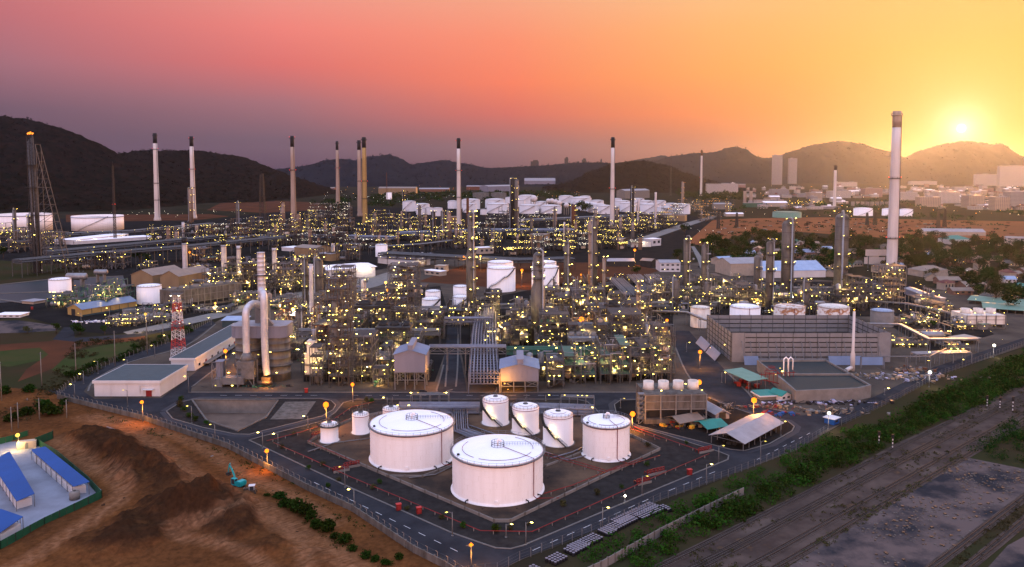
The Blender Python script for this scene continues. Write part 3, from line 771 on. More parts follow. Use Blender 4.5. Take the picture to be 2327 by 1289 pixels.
def spiral(b, r, h, a0, a1, n=26, w=1.0, zig=0, rail=True):
    inner, outer = r + .12, r + .12 + w
    P = lambda rr, k: (rr * math.cos(a0 + (a1 - a0) * k / n), rr * math.sin(a0 + (a1 - a0) * k / n))
    def zz(k):
        t = k / n
        if zig:                                   # flights broken by level landings
            s = t * zig; f = s - int(s)
            return h * (int(s) + min(1, f / .8)) / zig
        return h * t
    for k in range(n):
        z0, z1 = zz(k), zz(k + 1)
        a, c, d, e = P(inner, k), P(outer, k), P(outer, k + 1), P(inner, k + 1)
        b.quad((*a, z0), (*c, z0), (*d, z1), (*e, z1))
        b.beam((*c, z0 - .2), (*d, z1 - .2), .12, .35)
        if rail:
            b.beam((*c, z0 + 1.05), (*d, z1 + 1.05), .09)
            b.beam((*c, z0 + .55), (*d, z1 + .55), .07)
            b.beam((*c, z0), (*c, z0 + 1.05), .08)

def tank_far(cx, yb, w, yr, label, shell='white', roof='white_roof', cone=.10, stair=None, group=None, n=28, open_top=False, landmark=None, rust=False):
    P = W(cx, yb); r = w / 2 * M(P); h = ZT(P, yr)
    t = thing('storage_tank', label, 'tank', P, 0, group, landmark)
    b = MB()
    if open_top:
        b.lathe([(r, 0), (r, h), (r - .25, h), (r - .25, h * .84)], n)
        b.build('shell', shell, t)
        q = MB(); q.lathe([(r - .3, h * .80), (r - .3, h * .86), (.1, h * .87)], n); q.build('floating_roof', 'rust' if rust else 'concrete_old', t)
        q = MB(); q.ring(r + .5, h * .93, .55, n); q.build('wind_girder', 'blue_grey', t)
    else:
        b.lathe([(r * 1.012, 0), (r * 1.012, .3), (r, .5), (r, h)], n); b.build('shell', shell, t)
        q = MB(); q.lathe([(r * 1.005, h), (r * .85, h + cone * r * .5), (r * .45, h + cone * r * .9), (.2, h + cone * r * 1.05)], n); q.build('roof', roof, t)
        q = MB(); q.ring(r + .06, h - .15, .14, n); rail_ring(q, r - .2, h, 1.1, n, 20, .05 if w > 30 else .09); q.build('railing', 'steel_pale', t)
    if stair:
        s = MB(); spiral(s, r, h, R(stair[0]), R(stair[1]), 20, 1.0 if w > 50 else 1.4, stair[2] if len(stair) > 2 else 0); s.build('staircase', 'steel_dark', t)
    return t, P, r, h

def front_tank(cx, yb, w, yr, label, landmark, cone=.085, riser=-40, big=True):
    P = W(cx, yb); r = w / 2 * M(P); h = ZT(P, yr); n = 96
    t = thing('storage_tank', label, 'tank', P, 0, None, landmark)
    b = MB()
    b.lathe([(r + .55, 0), (r + .55, .35), (r + .02, .6), (r, 1.0)] + [(r + (.015 if k % 2 else 0), 1.0 + (h - 1.0) * k / 12) for k in range(1, 13)], n)
    b.build('shell', 'white', t)
    R_ = MB(); rz = lambda q: h + cone * r * (1 - (q / r) ** 1.6)
    R_.lathe([(r + .1, h)] + [(r * q, rz(r * q)) for q in (.97, .85, .7, .5, .3, .15, .05)], n); R_.build('roof', 'white_roof', t)
    g = MB(); g.lathe([(r - .6, h - .25), (r + .75, h - .25), (r + .75, h - .15), (r - .2, h - .15)], n); g.build('walkway', 'steel_pale', t)
    q = MB(); rail_ring(q, r + .68, h - .15, 1.15, 72, 40, .045); q.build('railing', 'pipe_blue', t)
    # foam line in red: a ring below the rim, a riser, a roof arc and a radial feed
    f = MB(); f.ring(r + .18, h - .55, .13, 72, sides=5)
    a = R(riser); ca, sa = math.cos(a), math.sin(a)
    f.tube([((r + .3) * ca, (r + .3) * sa, h + .5), ((r + .3) * ca, (r + .3) * sa, 1.3), ((r + 1.3) * ca, (r + 1.3) * sa, .9), ((r + 7) * math.cos(a + .22), (r + 7) * math.sin(a + .22), .9)], .13, 5)
    f.tube([(2.4 * ca, 2.4 * sa, rz(2.4) + .25), (r * .55 * ca, r * .55 * sa, rz(r * .55) + .25), ((r + .3) * ca, (r + .3) * sa, h + .5)], .09, 5)
    for a0, a1 in ((R(-150), R(-130)), (R(-120), R(-20)), (R(-5), R(60)), (R(150), R(210))):
        f.ring(r * .78, rz(r * .78) + .12, .07, 30, a0=a0, a1=a1)
    f.build('foam_pipe', 'red', t)
    # centre vent platform with gooseneck, walkway rail towards the rim
    v = MB(); rail_ring(v, r * .14, rz(0) - .1, 1.5, 24, 12, .06); v.lathe([(r * .15, rz(0) - .2), (r * .15, rz(0) - .05)], 24); v.build('vent_platform', 'steel', t)
    v = MB(); zc = rz(0); v.tube([(0, 0, zc - .3), (0, 0, zc + 1.5), (.25, -.1, zc + 1.9), (.8, -.3, zc + 1.9), (1.1, -.4, zc + 1.3)], .35, 8); v.build('vent', 'white', t)
    v = MB(); a2 = R(14)
    for rr in range(14):
        q0 = r * (.15 + .85 * rr / 14); q1 = r * (.15 + .85 * (rr + 1) / 14)
        for k in (1.0, .55): v.beam((q0 * math.cos(a2), q0 * math.sin(a2), rz(q0) + k), (q1 * math.cos(a2), q1 * math.sin(a2), rz(q1) + k), .06)
        v.beam((q0 * math.cos(a2), q0 * math.sin(a2), rz(q0)), (q0 * math.cos(a2), q0 * math.sin(a2), rz(q0) + 1), .07)
    v.build('roof_railing', 'steel', t)
    s = MB(); spiral(s, r, h, R(70), R(8), 34, .9); s.build('staircase', 'steel_dark', t)
    d = MB(); d.tube([(0, -r + .1, 1.4), (0, -r - .45, 1.4)], .55, 14); d.build('manhole', 'white', t)
    for ang in (-128, -52, -30):
        d = MB(); a3 = R(ang); d.tube([((r - .1) * math.cos(a3), (r - .1) * math.sin(a3), .9), ((r + 1.2) * math.cos(a3), (r + 1.2) * math.sin(a3), .9), ((r + 1.2) * math.cos(a3), (r + 1.2) * math.sin(a3), .3)], .22, 6); d.build('nozzle', 'steel_dark', t)
    hb = MB(); a4 = R(-155); hb.box(r * .93 * math.cos(a4), r * .93 * math.sin(a4), rz(r * .93), .7, .7, .5, .4); hb.build('hatch', 'steel_dark', t)
    w_ = MB()
    for k in range(1, 7): w_.ring(r + .005, h * k / 7, .035, 72, sides=3)
    for k in range(44):
        a5 = -math.pi * (k + .5 * (k % 2)) / 44; z5 = h * (k * 3 % 7) / 7; w_.beam(((r + .01) * math.cos(a5), (r + .01) * math.sin(a5), z5 + .3), ((r + .01) * math.cos(a5), (r + .01) * math.sin(a5), z5 + h / 7), .05)
    w_.build('weld_seam', 'white_old', t)
    tp = MB(); tp.lathe([(r + 1.6, 0), (r + 1.2, .16)], 64); tp.build('foundation', 'concrete', t)
    return t, P, r, h

front_tank(936.6, 1038, 187, 959, 'huge white storage tank, the farther of the two widest with red foam rings', 'the farther huge white tank')
front_tank(1131, 1109, 205, 1021, 'huge white storage tank nearest the bund corner, with blue rim railing and red riser', 'the nearest huge white tank')
front_tank(1377, 1032, 105.5, 956, 'medium white storage tank standing alone beside the orange floodlight, railed flat roof', 'the medium white tank', riser=-70, cone=.11)

def small_tank(cx, yb, w, yr, label, landmark=None, step=False, lamps=True, ring_plat=False, stair=True):
    P = W(cx, yb); r = w / 2 * M(P); h = ZT(P, yr); n = 48
    t = thing('storage_tank', label, 'tank', P, 0, None, landmark)
    b = MB()
    pr = [(r + .3, 0), (r + .3, .3), (r, .5), (r, h * .82), (r * (.985 if step else 1), h * .83), (r * (.985 if step else 1), h)]
    b.lathe(pr, n); b.build('shell', 'white', t)
    q = MB(); q.lathe([(r, h), (r * .8, h + r * .09), (r * .4, h + r * .16), (.2, h + r * .19)], n); q.build('roof', 'white', t)
    q = MB(); rail_ring(q, r - .05, h, 1.1, 40, 22, .05); q.build('railing', 'steel', t)
    f = MB(); f.ring(r + .1, h - .5, .1, 48); f.ring(r * .55, h + r * .15, .07, 30, a0=R(-160), a1=R(-20)); f.build('foam_pipe', 'red', t)
    q = MB()
    for k in range(3): q.tube([(.5 * k - .5, .3 * k, h + r * .17), (.5 * k - .5, .3 * k, h + r * .17 + 1.6 + k)], .12, 5)
    q.lathe([(1.0, h + r * .17), (1.0, h + r * .17 + .25)], 12); q.build('vent', 'steel', t)
    if stair:
        s = MB(); spiral(s, r, h, R(-172), R(-62), 30, .9, 2) if False else spiral(s, r, h, R(-62), R(-185), 30, .9, 3); s.build('staircase', 'rubber', t)
    if ring_plat:
        s = MB(); s.lathe([(r, h * .93), (r + 1.1, h * .93), (r + 1.1, h * .96), (r, h * .96)], 32); rail_ring(s, r + 1.05, h * .96, 1.1, 32, 18, .06)
        s.build('ring_platform', 'steel_dark', t)
    tp = MB(); tp.lathe([(r + 1.0, 0), (r + .8, .2)], 40); tp.build('foundation', 'concrete', t)
    if lamps:
        for a, zf in ((-118, .62), (-100, .30)):
            p = Vector(((r + .7) * math.cos(R(a)), (r + .7) * math.sin(R(a)), h * zf))
            lamp(t, p, 'yellow', .75, 0); point(t, p + Vector((0, -.5, .5)), 260, (1, .72, .25), .3)
    return t
small_tank(1126, 961, 59, 906, 'upright white tank with black stair, hindmost of the three in a diagonal row', 'the hindmost upright white tank')
small_tank(1194, 980, 61, 923, 'upright white tank with black stair, middle of the three in a diagonal row', 'the middle upright white tank')
small_tank(1268, 1006, 68, 940, 'upright white tank with stepped top ring, nearest of the three in a diagonal row', 'the stepped upright white tank', step=True, ring_plat=False)
small_tank(749, 1002, 39.5, 963, 'small white tank under a black rim platform, at the edge of the bund', 'the small tank with the black platform', lamps=False, ring_plat=True, stair=False)
small_tank(820, 983, 38, 940, 'small slim white tank between the black-topped tank and the huge tank', 'the small slim white tank', lamps=False, stair=False)
small_tank(889, 962, 38, 927, 'small white tank half hidden behind the huge tank dome', None, lamps=False, stair=False)

# ---- mid and far tanks
STAIR_R = (-140, -20, 4)
for a in ((1139, 660, 64.5, 608, 'tall white tank with a zigzag stair climbing its face', 'white', 'white_roof', (-160, -20, 3), 'the tall white tank with the zigzag stair'),
          (1137, 645, 58, 595, 'tall white tank peeping over the one with the zigzag stair', 'white', 'white_roof', None, None),
          (1239, 656, 62, 606, 'tall white tank half hidden behind the grey distillation column', 'white', 'white_roof', (-100, -20, 2), None),
          (1237, 643, 54, 595, 'tall white tank at the very back behind the grey column', 'white', 'white_roof', None, None),
          (979, 706, 40, 679, 'small white tank glowing orange beside a floodlight', 'white', 'white_roof', (-130, -20), 'the orange-glowing tank'),
          (984, 694, 34, 661, 'small white tank behind the orange-glowing one', 'white', 'white_roof', None, None),
          (1047, 696, 36, 674, 'small white tank left of the dark lamp-ringed column', 'white', 'white_roof', (-140, -30), None),
          (1047, 682, 34, 650, 'small white tank hemmed behind another beside the dark column', 'white', 'white_roof', None, None),
          (1591, 742, 44, 698, 'narrow rust-streaked white tank at the corner of the louvred basin wall', 'white_old', 'white_old', None, 'the narrow rust-streaked tank'),
          (1692.5, 736, 67, 696, 'clean white tank with a red seam behind the louvred basin', 'white', 'white_roof', None, None),
          (1793, 736, 68, 696, 'white tank with the rustiest flaking roof behind the louvred basin', 'rust_tank', 'rust_tank', None, 'the rusty-roofed tank'),
          (1893, 736, 69, 696, 'white tank with rust patches on its side next to the rustiest one', 'rust_tank', 'white_old', None, None),
          (2003.6, 740, 49, 705, 'grey tank with a pale blue cone roof', 'concrete', 'sky_roof', None, 'the grey tank with the blue roof'),
          (340, 688, 52.6, 649, 'bluish white tank in front of the tan sheds', 'white', 'white_roof', None, 'the white tank by the tan sheds'),
          (867, 583, 27, 556, 'lone upright white tank beside a long pipe rack', 'white', 'white_roof', None, 'the lone upright white tank'),
          (137, 662, 46, 634, 'squat white tank beside the utility pipework and ponds', 'white', 'white_roof', None, 'the squat white tank'),
          (337, 728, 45, 716, 'low bare concrete tank in front of the utility block', 'concrete', 'concrete', None, None),
          (294, 716, 28, 704, 'low grey concrete tank behind the bare one', 'concrete', 'concrete', None, None)):
    tk = tank_far(*a[:4], a[4], a[5], a[6], stair=a[7], landmark=a[8], n=40)
    if a[0] in (1793, 1893, 1692.5):
        f = MB(); f.tube([(0, -tk[2] - .15, 0), (0, -tk[2] - .15, tk[3])], .18, 5); f.build('riser_pipe', 'red', tk[0])
tank_far(57, 524, 110, 486, 'huge open-topped white tank with a dark blue girder, behind the flare derrick', open_top=True, stair=(-175, -150), landmark='the huge open-topped tank', n=48, rust=True)
tank_far(223, 522, 106.7, 490, 'huge white tank with one long diagonal stair at the foot of the hill', 'white', open_top=True, stair=(-110, -40), landmark='the huge tank with the diagonal stair', n=48)
FARM_T = [(930, 480, 30, 458), (960, 483, 33, 464), (957, 488, 22, 474), (976, 488, 16, 472), (994, 491, 23, 473), (1029, 474, 23, 457), (1070, 475, 42, 454), (1067, 483, 31, 464), (1125, 473, 45, 454), (1131, 484, 50, 464), (1099, 488, 15, 476),
          (1197, 463, 38, 445), (1203, 485, 46, 467), (1286, 461, 33, 446), (1330, 459, 23, 446), (1231, 474, 28, 459), (1252, 485, 48, 468), (1322, 475, 38, 459), (1339, 479, 40, 462), (1356, 482, 42, 465), (1373, 486, 38, 468), (1320, 463, 48, 450),
          (1357, 468, 30, 456), (1414, 474, 34, 457), (1427, 481, 38, 462), (1468, 471, 32, 457), (1475, 486, 42, 465), (1498, 471, 30, 457), (1510, 488, 34, 472), (1525, 481, 28, 463), (1548, 486, 40, 465), (1450, 466, 28, 452), (1400, 464, 26, 452), (1180, 470, 26, 455), (1160, 462, 24, 449)]
for i, (cx, yb, w, yr) in enumerate(FARM_T):
    tank_far(cx, yb, w, yr, 'white cone-roofed tank in the distant tank farm', 'white_dull', 'white_dull', cone=.13, stair=(-155, -60) if w > 27 else None, group='white tanks of the distant tank farm', n=26)
for cx, yb, w, yr in ((1093, 453, 38, 439), (1133, 453, 36, 439)):
    tank_far(cx, yb, w, yr, 'brown-grey tank beyond the white tank farm', 'concrete_old', 'concrete_old', n=24)
tank_far(884, 453, 13, 438, 'tall white silo tank with a dark mast, before the far hills', n=20)
tank_far(1788, 494, 62.5, 482, 'wide pale green tank on the red earthworks', 'pale_green_roof', 'pale_green_roof', cone=.05, landmark='the wide green tank', n=36)
for cx, yb, w, yr in ((1961, 490, 41, 474), (2020, 490, 30, 475), (2058, 491, 30, 476)):
    tank_far(cx, yb, w, yr, 'white tank with diagonal stairs near the small black-capped chimney', stair=(-140, -40), n=26)
for i in range(8):
    tank_far(1938 + i * 11, 468, 8, 459, 'slim grey silo in a row near the small black-capped chimney', 'concrete', 'concrete', group='row of slim grey silos', n=14)
for cx, cy, w in ((1213, 452, 16), (1246, 457, 11), (1254, 457, 12), (1263, 459, 12), (1271, 462, 12), (1287, 467, 12)):
    P = W(cx, cy + 21); r = w / 2 * M(P); z = ZT(P, cy)
    t = thing('gas_sphere', 'round white gas sphere among the distant tanks', 'gas sphere', P, 0, 'white gas spheres of the tank farm')
    b = MB(); b.ball((0, 0, z), r, 18, 12); b.build('vessel', 'white_dull', t)
    b = MB()
    for k in range(8): b.beam((r * .95 * math.cos(k * .785), r * .95 * math.sin(k * .785), 0), (r * .95 * math.cos(k * .785), r * .95 * math.sin(k * .785), z), .8)
    b.build('leg_ring', 'concrete', t)

# ================================================================== STACKS, COLUMNS, MASTS
def stack(cx, yb, yt, wb, wt, capy, shell, label, rings=(), redlamp=(), landmark=None, cap='black_band', bulge=1.5, n=20, ladder=True):
    P = W(cx, yb); m = M(P); H = ZT(P, yt); rb, rt = wb / 2 * m, wt / 2 * m
    zc = ZT(P, capy); rr = lambda z: rb + (rt - rb) * z / H
    t = thing('chimney', label, 'chimney', P, 0, None, landmark)
    b = MB(); b.lathe([(rb * 1.25, 0), (rb * 1.25, H * .02), (rb, H * .05)] + [(rr(z), z) for z in [H * .05 + (zc - H * .05) * k / 6 for k in range(1, 7)]], n); b.build('shaft', shell, t)
    b = MB(); b.lathe([(rr(zc) * 1.01, zc), (rt * 1.02, H), (rt * .8, H), (rt * .8, H - 2)], n); b.build('cap', cap, t)
    b = MB(); zb = H - (H - zc) * .30
    b.lathe([(rt, zb), (rt * bulge, zb + .4), (rt * bulge, zb + 1.0), (rt, zb + 1.2)], n)
    for k in range(10): b.beam((rt * bulge * math.cos(k * .628), rt * bulge * math.sin(k * .628), zb + 1), (rt * bulge * math.cos(k * .628), rt * bulge * math.sin(k * .628), zb + 2.6), .3)
    b.ring(rt * bulge, zb + 2.6, .18, 16); b.build('top_gallery', cap, t)
    for y in rings:
        z = ZT(P, y); r = rr(z); g = MB(); g.lathe([(r, z - .5), (r + 1.3, z), (r + 1.3, z + .3), (r, z + .3)], n); rail_ring(g, r + 1.2, z + .3, 1.3, 14, 8, .12); g.build('gallery', 'steel_dark', t)
    if ladder:
        g = MB()
        a = R(-35); g.beam(((rb + .5) * math.cos(a), (rb + .5) * math.sin(a), 2), ((rt + .4) * math.cos(a), (rt + .4) * math.sin(a), zb), .5, .3); g.build('ladder', 'steel_dark', t)
    for y in redlamp:
        z = ZT(P, y); r = rr(z) + 1.6
        for s in (-1, 1): lamp(t, (s * r, -.5, z + .5), 'red', 1.5, 0)
    return t, P
stack(358, 502, 303, 12.5, 8.5, 326, 'stack_white', 'white chimney with a black cap, nearest to the big dark hill', (417, 455, 340), (338,), 'the white chimney by the big hill', bulge=1.25)
stack(440, 497, 310, 12, 8, 333, 'stack_white', 'white black-capped chimney with a lit column against its foot', (385, 427), (314, 385))
stack(668, 527, 309, 13, 8, 334, 'stack_tan', 'brown-streaked tan chimney with a black cap, standing alone', (387,), (312, 387), 'the tan chimney')
stack(768, 466, 321, 9, 6, 341, 'stack_tan', 'slender tan chimney with a black cap and one red lamp ring', (382,), (382,))
stack(818, 492, 319, 11, 8, 341, 'stack_tan', 'left and shorter of two tan chimneys standing close together', (412,), ())
stack(829.5, 507, 312, 10.5, 9, 336, 'yellow_clad', 'yellowish taller chimney of the close pair, with red lamps', (412, 452), (412,), 'the close pair of chimneys')
stack(1043, 512, 314, 10.5, 8, 338, 'stack_white', 'white chimney with red lamps glowing at its black top, before the tank farm', (388, 449), (320, 388), 'the red-topped white chimney')
stack(1391, 518, 312, 11, 8, 336, 'stack_white', 'white chimney with a black cap rising before the rounded dark hill', (430,), (428,), 'the white chimney by the rounded hill')
stack(1593, 446, 341, 5.5, 4, 354, 'stack_white', 'thin white chimney with a brown cap, far off beside the rounded hill', (), (404,), cap='rust')
stack(1896, 472, 375, 7, 6, 387, 'stack_white', 'short pale chimney with a black cap among the town roofs', (), ())
stack(2026, 614, 253, 23, 18, 290, 'stack_white', 'very tall wide white chimney under the sun, with a brown collar', (406, 542), (404, 540), 'the tallest white chimney', cap='stack_tan', bulge=1.3, n=32)
for cx, nm in ((1692, 'left'), (1706, 'right')):
    stack(cx, 470, 427, 7, 7, 434, 'stack_tan', '%s of two stubby tan stacks over green cladding' % nm, (), (), bulge=1.2, ladder=False)
t = thing('boiler_house', 'low green clad boiler house under two stubby stacks', 'building', W(1715, 471))
m = M(W(1715, 471)); b = MB(); b.box(0, 0, 0, 50 * m, 20, 12 * m * .8); b.build('wall', 'green_paint', t)
b = MB(); b.box(0, 0, 12 * m * .8, 51 * m, 21, .6); b.box(-10 * m, 0, 12 * m * .8 + .6, 8 * m, 8, 6); b.build('roof', 'grey_roof', t)

def silver_stack(cx, yb, yt, w, label, capy=None, mt='silver_clad', landmark=None, gal=(), duct=False):
    P = W(cx, yb); m = M(P); H = ZT(P, yt); r = w / 2 * m
    t = thing('flue_stack', label, 'stack', P, 0, None, landmark)
    zc = ZT(P, capy) if capy else H - .5
    b = MB(); pr = [(r * 1.4, 0), (r * 1.05, H * .12), (r, H * .2)]
    k = max(4, int(H / 4)); pr += [(r + (.05 if i % 2 else 0), H * .2 + (zc - H * .2) * i / k) for i in range(1, k + 1)]
    b.lathe(pr, 20); b.build('shaft', mt, t)
    b = MB(); b.lathe([(r * 1.08, zc), (r * 1.08, H), (r * .85, H), (r * .85, H - 1)], 20); b.build('cap', 'black_band' if capy else mt, t)
    for y in gal:
        z = ZT(P, y); g = MB(); g.lathe([(r, z), (r + 1.1, z), (r + 1.1, z + .25), (r, z + .25)], 16); rail_ring(g, r + 1.05, z + .25, 1.1, 14, 9, .08); g.build('gallery', 'steel_dark', t)
        lamp(t, (r + 1, -.8, z + 1.3), 'yellow', .9)
    return t
silver_stack(421, 622, 541, 11, 'silver flue stack with a black tip, before the pipe racks', 552, gal=(556,))
silver_stack(510, 642, 548, 11.5, 'silver flue stack with a black cap in the heater row', 556, gal=(560,), landmark='the heater row')
silver_stack(544, 652, 551, 9, 'slimmer silver flue stack second in the heater row', 558, gal=(566, 590))
silver_stack(625, 658, 556, 10, 'silver flue stack at the end of the heater row', 563, gal=(570, 600))
silver_stack(757, 577, 536, 8, 'short flue stack, black upper half and white flared foot', 553, 'white')
silver_stack(417, 548, 505, 6, 'small silver stack among the far process units')
silver_stack(448, 548, 512, 7, 'stubby brown stack beside a small silver one', mt='stack_tan')
silver_stack(709, 752, 601, 9, 'long silver stack with a spiral seam, in front of two columns', mt='silver_clad', gal=(722,), landmark='the spiral-seamed stack')
silver_stack(1282, 570, 505, 4, 'thin silver vent pipe rising from the far process units')
silver_stack(1489, 520, 437, 5, 'pale slim stack before the distant tanks')
silver_stack(1450, 515, 452, 5, 'short slim stack beside a bent pipe')
silver_stack(1063, 515, 451, 6, 'rust red stub of a stack behind the dark column', mt='rust')

def column(cx, yb, yt, w, label, mt='column', plats=(), lamps=True, landmark=None, side_pipe=True, n=18, lk='yellow', ls=1.0, skirt=True, cat='column', bulge=None):
    """a tall process vessel with ring platforms, cage ladder, overhead pipe and lamps"""
    P = W(cx, yb); m = M(P); H = ZT(P, yt); r = w / 2 * m
    t = thing('process_column', label, cat, P, 0, None, landmark)
    b = MB()
    if bulge:
        zb = H * bulge; pr = [(r * 1.15, 0), (r * 1.15, zb - 2), (r * .8, zb + 2), (r * .8, H - r * .6), (r * .5, H - r * .2), (.15, H)]
    else: pr = [(r, 0), (r, H - r * .7), (r * .8, H - r * .3), (.15, H)]
    b.lathe(pr, n); b.build('shell', mt, t)
    g = MB()
    nn = max(3, int(H / 9))
    for k in range(1, nn): g.ring((r if not (bulge and k / nn > bulge) else r * .8) + .05, H * k / nn, .09, n)
    g.build('stiffener', 'steel_dark', t)
    if not plats: plats = [yt + (yb - yt) * q for q in (.05, .25, .45, .68)]
    for y in plats:
        z = min(ZT(P, y), H - .3); a0 = random.uniform(-2.6, -1.4); a1 = a0 + random.uniform(2.6, 5.5); rr = r * (.8 if bulge and z > H * bulge else 1)
        g = MB(); k = 14; ro = rr + 1.5
        for q in range(k):
            u, v = a0 + (a1 - a0) * q / k, a0 + (a1 - a0) * (q + 1) / k
            g.prism([(rr * math.cos(u), rr * math.sin(u)), (ro * math.cos(u), ro * math.sin(u)), (ro * math.cos(v), ro * math.sin(v)), (rr * math.cos(v), rr * math.sin(v))], z, z + .2)
        rail_ring(g, ro - .1, z + .2, 1.2, 14, 8, .08, a0, a1)
        for q in (.15, .5, .85):
            u = a0 + (a1 - a0) * q; g.beam((rr * math.cos(u), rr * math.sin(u), z - 1.6), (ro * math.cos(u), ro * math.sin(u), z), .2)
        g.build('platform', 'steel_dark', t)
        if lamps:
            for q in (.1, .45, .8)[: 3 if ls >= .9 else 2]:
                u = a0 + (a1 - a0) * q
                lamp(t, ((ro + .1) * math.cos(u), (ro + .1) * math.sin(u), z + 1.9), lk, ls)
    g = MB(); a = -.9
    for s in (-.3, .3): g.beam(((r + .7) * math.cos(a) + s, (r + .7) * math.sin(a), 0), ((r + .7) * math.cos(a) + s, (r + .7) * math.sin(a), H * .95), .12)
    for k in range(int(H / 1.5)): g.beam(((r + .7) * math.cos(a) - .3, (r + .7) * math.sin(a), k * 1.5), ((r + .7) * math.cos(a) + .3, (r + .7) * math.sin(a), k * 1.5), .08)
    g.build('ladder', 'steel', t)
    if side_pipe:
        g = MB(); a = random.uniform(-2.6, -.4); x, y = (r + 1.0) * math.cos(a), (r + 1.0) * math.sin(a); pr_ = max(.22, r * .16)
        g.tube([(0, 0, H - .2), (0, 0, H + 1.2), (x * .6, y * .6, H + 1.6), (x, y, H + .6), (x, y, 2.5), (x * 1.6, y * 1.6, 1.8)], pr_, 8); g.build('overhead_pipe', 'alu', t)
    return t
column(1071, 722, 482, 19, 'dark tall distillation column ringed by many lamps, before the red-topped chimney', 'steel_dark' if False else 'column', [486, 498, 522, 545, 548, 572, 590, 612, 640, 662, 690], landmark='the lamp-ringed tall column', bulge=.62, ls=1.5)
column(1222, 778, 572, 27, 'thick pale grey distillation column beside the tall white tanks', 'column', [580, 602, 616, 634], landmark='the thick grey column', bulge=.62, ls=1.2)
column(1787, 694, 500, 27, 'broad brown-grey reactor column, left one of the two broadest', 'column', [502, 512, 565, 600, 640], landmark='the broad brown columns', ls=1.2)
column(1908, 694, 484, 29, 'broad tall reactor column nearest the tallest white chimney', 'column', [486, 497, 540, 582, 610, 650], ls=1.2)
column(1747, 704, 547, 17, 'slimmer brown column between the broad reactor and the rusty tanks', 'column', [549, 580, 616, 650], ls=1.1)
column(1719, 690, 580, 15, 'short column between the town sheds and the slimmer brown column', 'column', [612, 640], ls=1.0)
column(1598, 690, 556, 12, 'slender pale column with a railed top, in front of dark trees', 'column', [556, 600, 640], ls=1.2)
column(1558, 690, 540, 13, 'slender brown column by the long straight lane', 'column', [548, 600, 620, 650], ls=1.2)
column(1534, 705, 632, 18, 'stout short column under a wide platform', 'column', [634, 680])
column(1605, 705, 640, 14, 'stout column behind the narrow rust-streaked tank', 'column', [642, 672])
column(1830, 712, 636, 16, 'stubby vessel between the two broadest columns', 'column', [640, 664])
column(1341, 652, 500, 9, 'needle-like pair column, the paler one, crowded with lamps', 'stack_tan', [505, 532, 575, 610], ls=1.2)
column(1351, 660, 495, 11, 'dark column with lamps at every level next to the paler needle column', 'column', [498, 522, 552, 580, 608, 635], ls=1.3)
column(1288, 672, 548, 14, 'dark column thick with lamps right of the tall white tanks', 'column', [552, 580, 606, 628, 650], ls=1.3)
column(1372, 682, 585, 8, 'thin reddish column beside the low grey roofs', 'stack_tan', [588, 620, 655], ls=1.1)
column(1312, 742, 640, 9, 'slim column above the brightest orange floodlight', 'column', [645, 680, 690], ls=1.2)
column(725, 694, 587, 20, 'stout ribbed column behind the spiral-seamed stack', 'column', [590, 630], ls=1.0)
column(694, 694, 584, 13, 'slimmer column beside the stout ribbed one', 'column', [588, 626, 655], ls=1.0)
column(683, 770, 700, 20, 'wide grey vessel with a top platform beside the spiral-seamed stack', 'column', [690, 705], ls=1.1)
column(827, 690, 634, 11, 'white column with a bulky top in front of the lit white hall', 'white_old', [640, 664], ls=1.0)
column(862, 732, 668, 8, 'pale slim column with a flared foot among the air coolers', 'stack_tan', [672, 690], ls=1.1)
column(1449, 775, 640, 8, 'slim warm column strung with lamps near the low pipe racks', 'stack_tan', [645, 668, 692, 720, 745], ls=1.3)
column(1402, 768, 727, 8, 'short stub column in the lower process rows', 'column', [732])
column(435, 505, 428, 9, 'lit column against the foot of a white chimney', 'stack_tan', [430, 445, 462, 480], ls=1.3)
column(541, 512, 458, 8, 'dark column before the red terraces', 'column', [462, 480], ls=1.2)
column(1006, 548, 478, 9, 'twin dark column in the middle distance, left one', 'column', [482, 500, 520], ls=1.2)
column(1021, 548, 480, 8, 'twin dark column in the middle distance, right one', 'stack_tan', [484, 508], ls=1.2)
column(985, 548, 480, 10, 'dark lattice-clad column beside the twin columns', 'steel_dark', [482, 500, 520], ls=1.2)
column(1303, 535, 466, 11, 'rusty brown column with ring platforms in the far units', 'rust', [470, 480, 492, 505], ls=1.2)
column(1436, 512, 424, 9, 'tall dark column with platforms before the far tanks', 'steel_dark', [428, 440, 455, 470, 486], ls=1.2)
column(1551, 478, 414, 6, 'distant column glittering with amber lamps', 'stack_tan', [416, 428, 440, 452], lk='amber', ls=1.6)
column(35, 545, 475, 8, 'brown column in front of the open-topped tank', 'column', [478, 500], ls=1.2)
column(68, 545, 490, 7, 'smaller brown column in front of the open-topped tank', 'column', [494, 512], ls=1.2)
column(1165, 520, 406, 12, 'tall dark structure column before the white tank farm', 'steel_dark', [408, 425, 440, 458, 478, 498], ls=1.3)
column(1173, 522, 410, 7, 'slender companion of the tall dark structure column', 'column', [430, 455, 480], ls=1.1)
column(917, 480, 432, 5, 'cone-like lamp-lit column before the far sheds', 'steel_dark', [436, 446, 456, 466], ls=1.5)
column(1260, 540, 470, 4, 'thin pipe column in the far units', 'column', [480], ls=1.2)

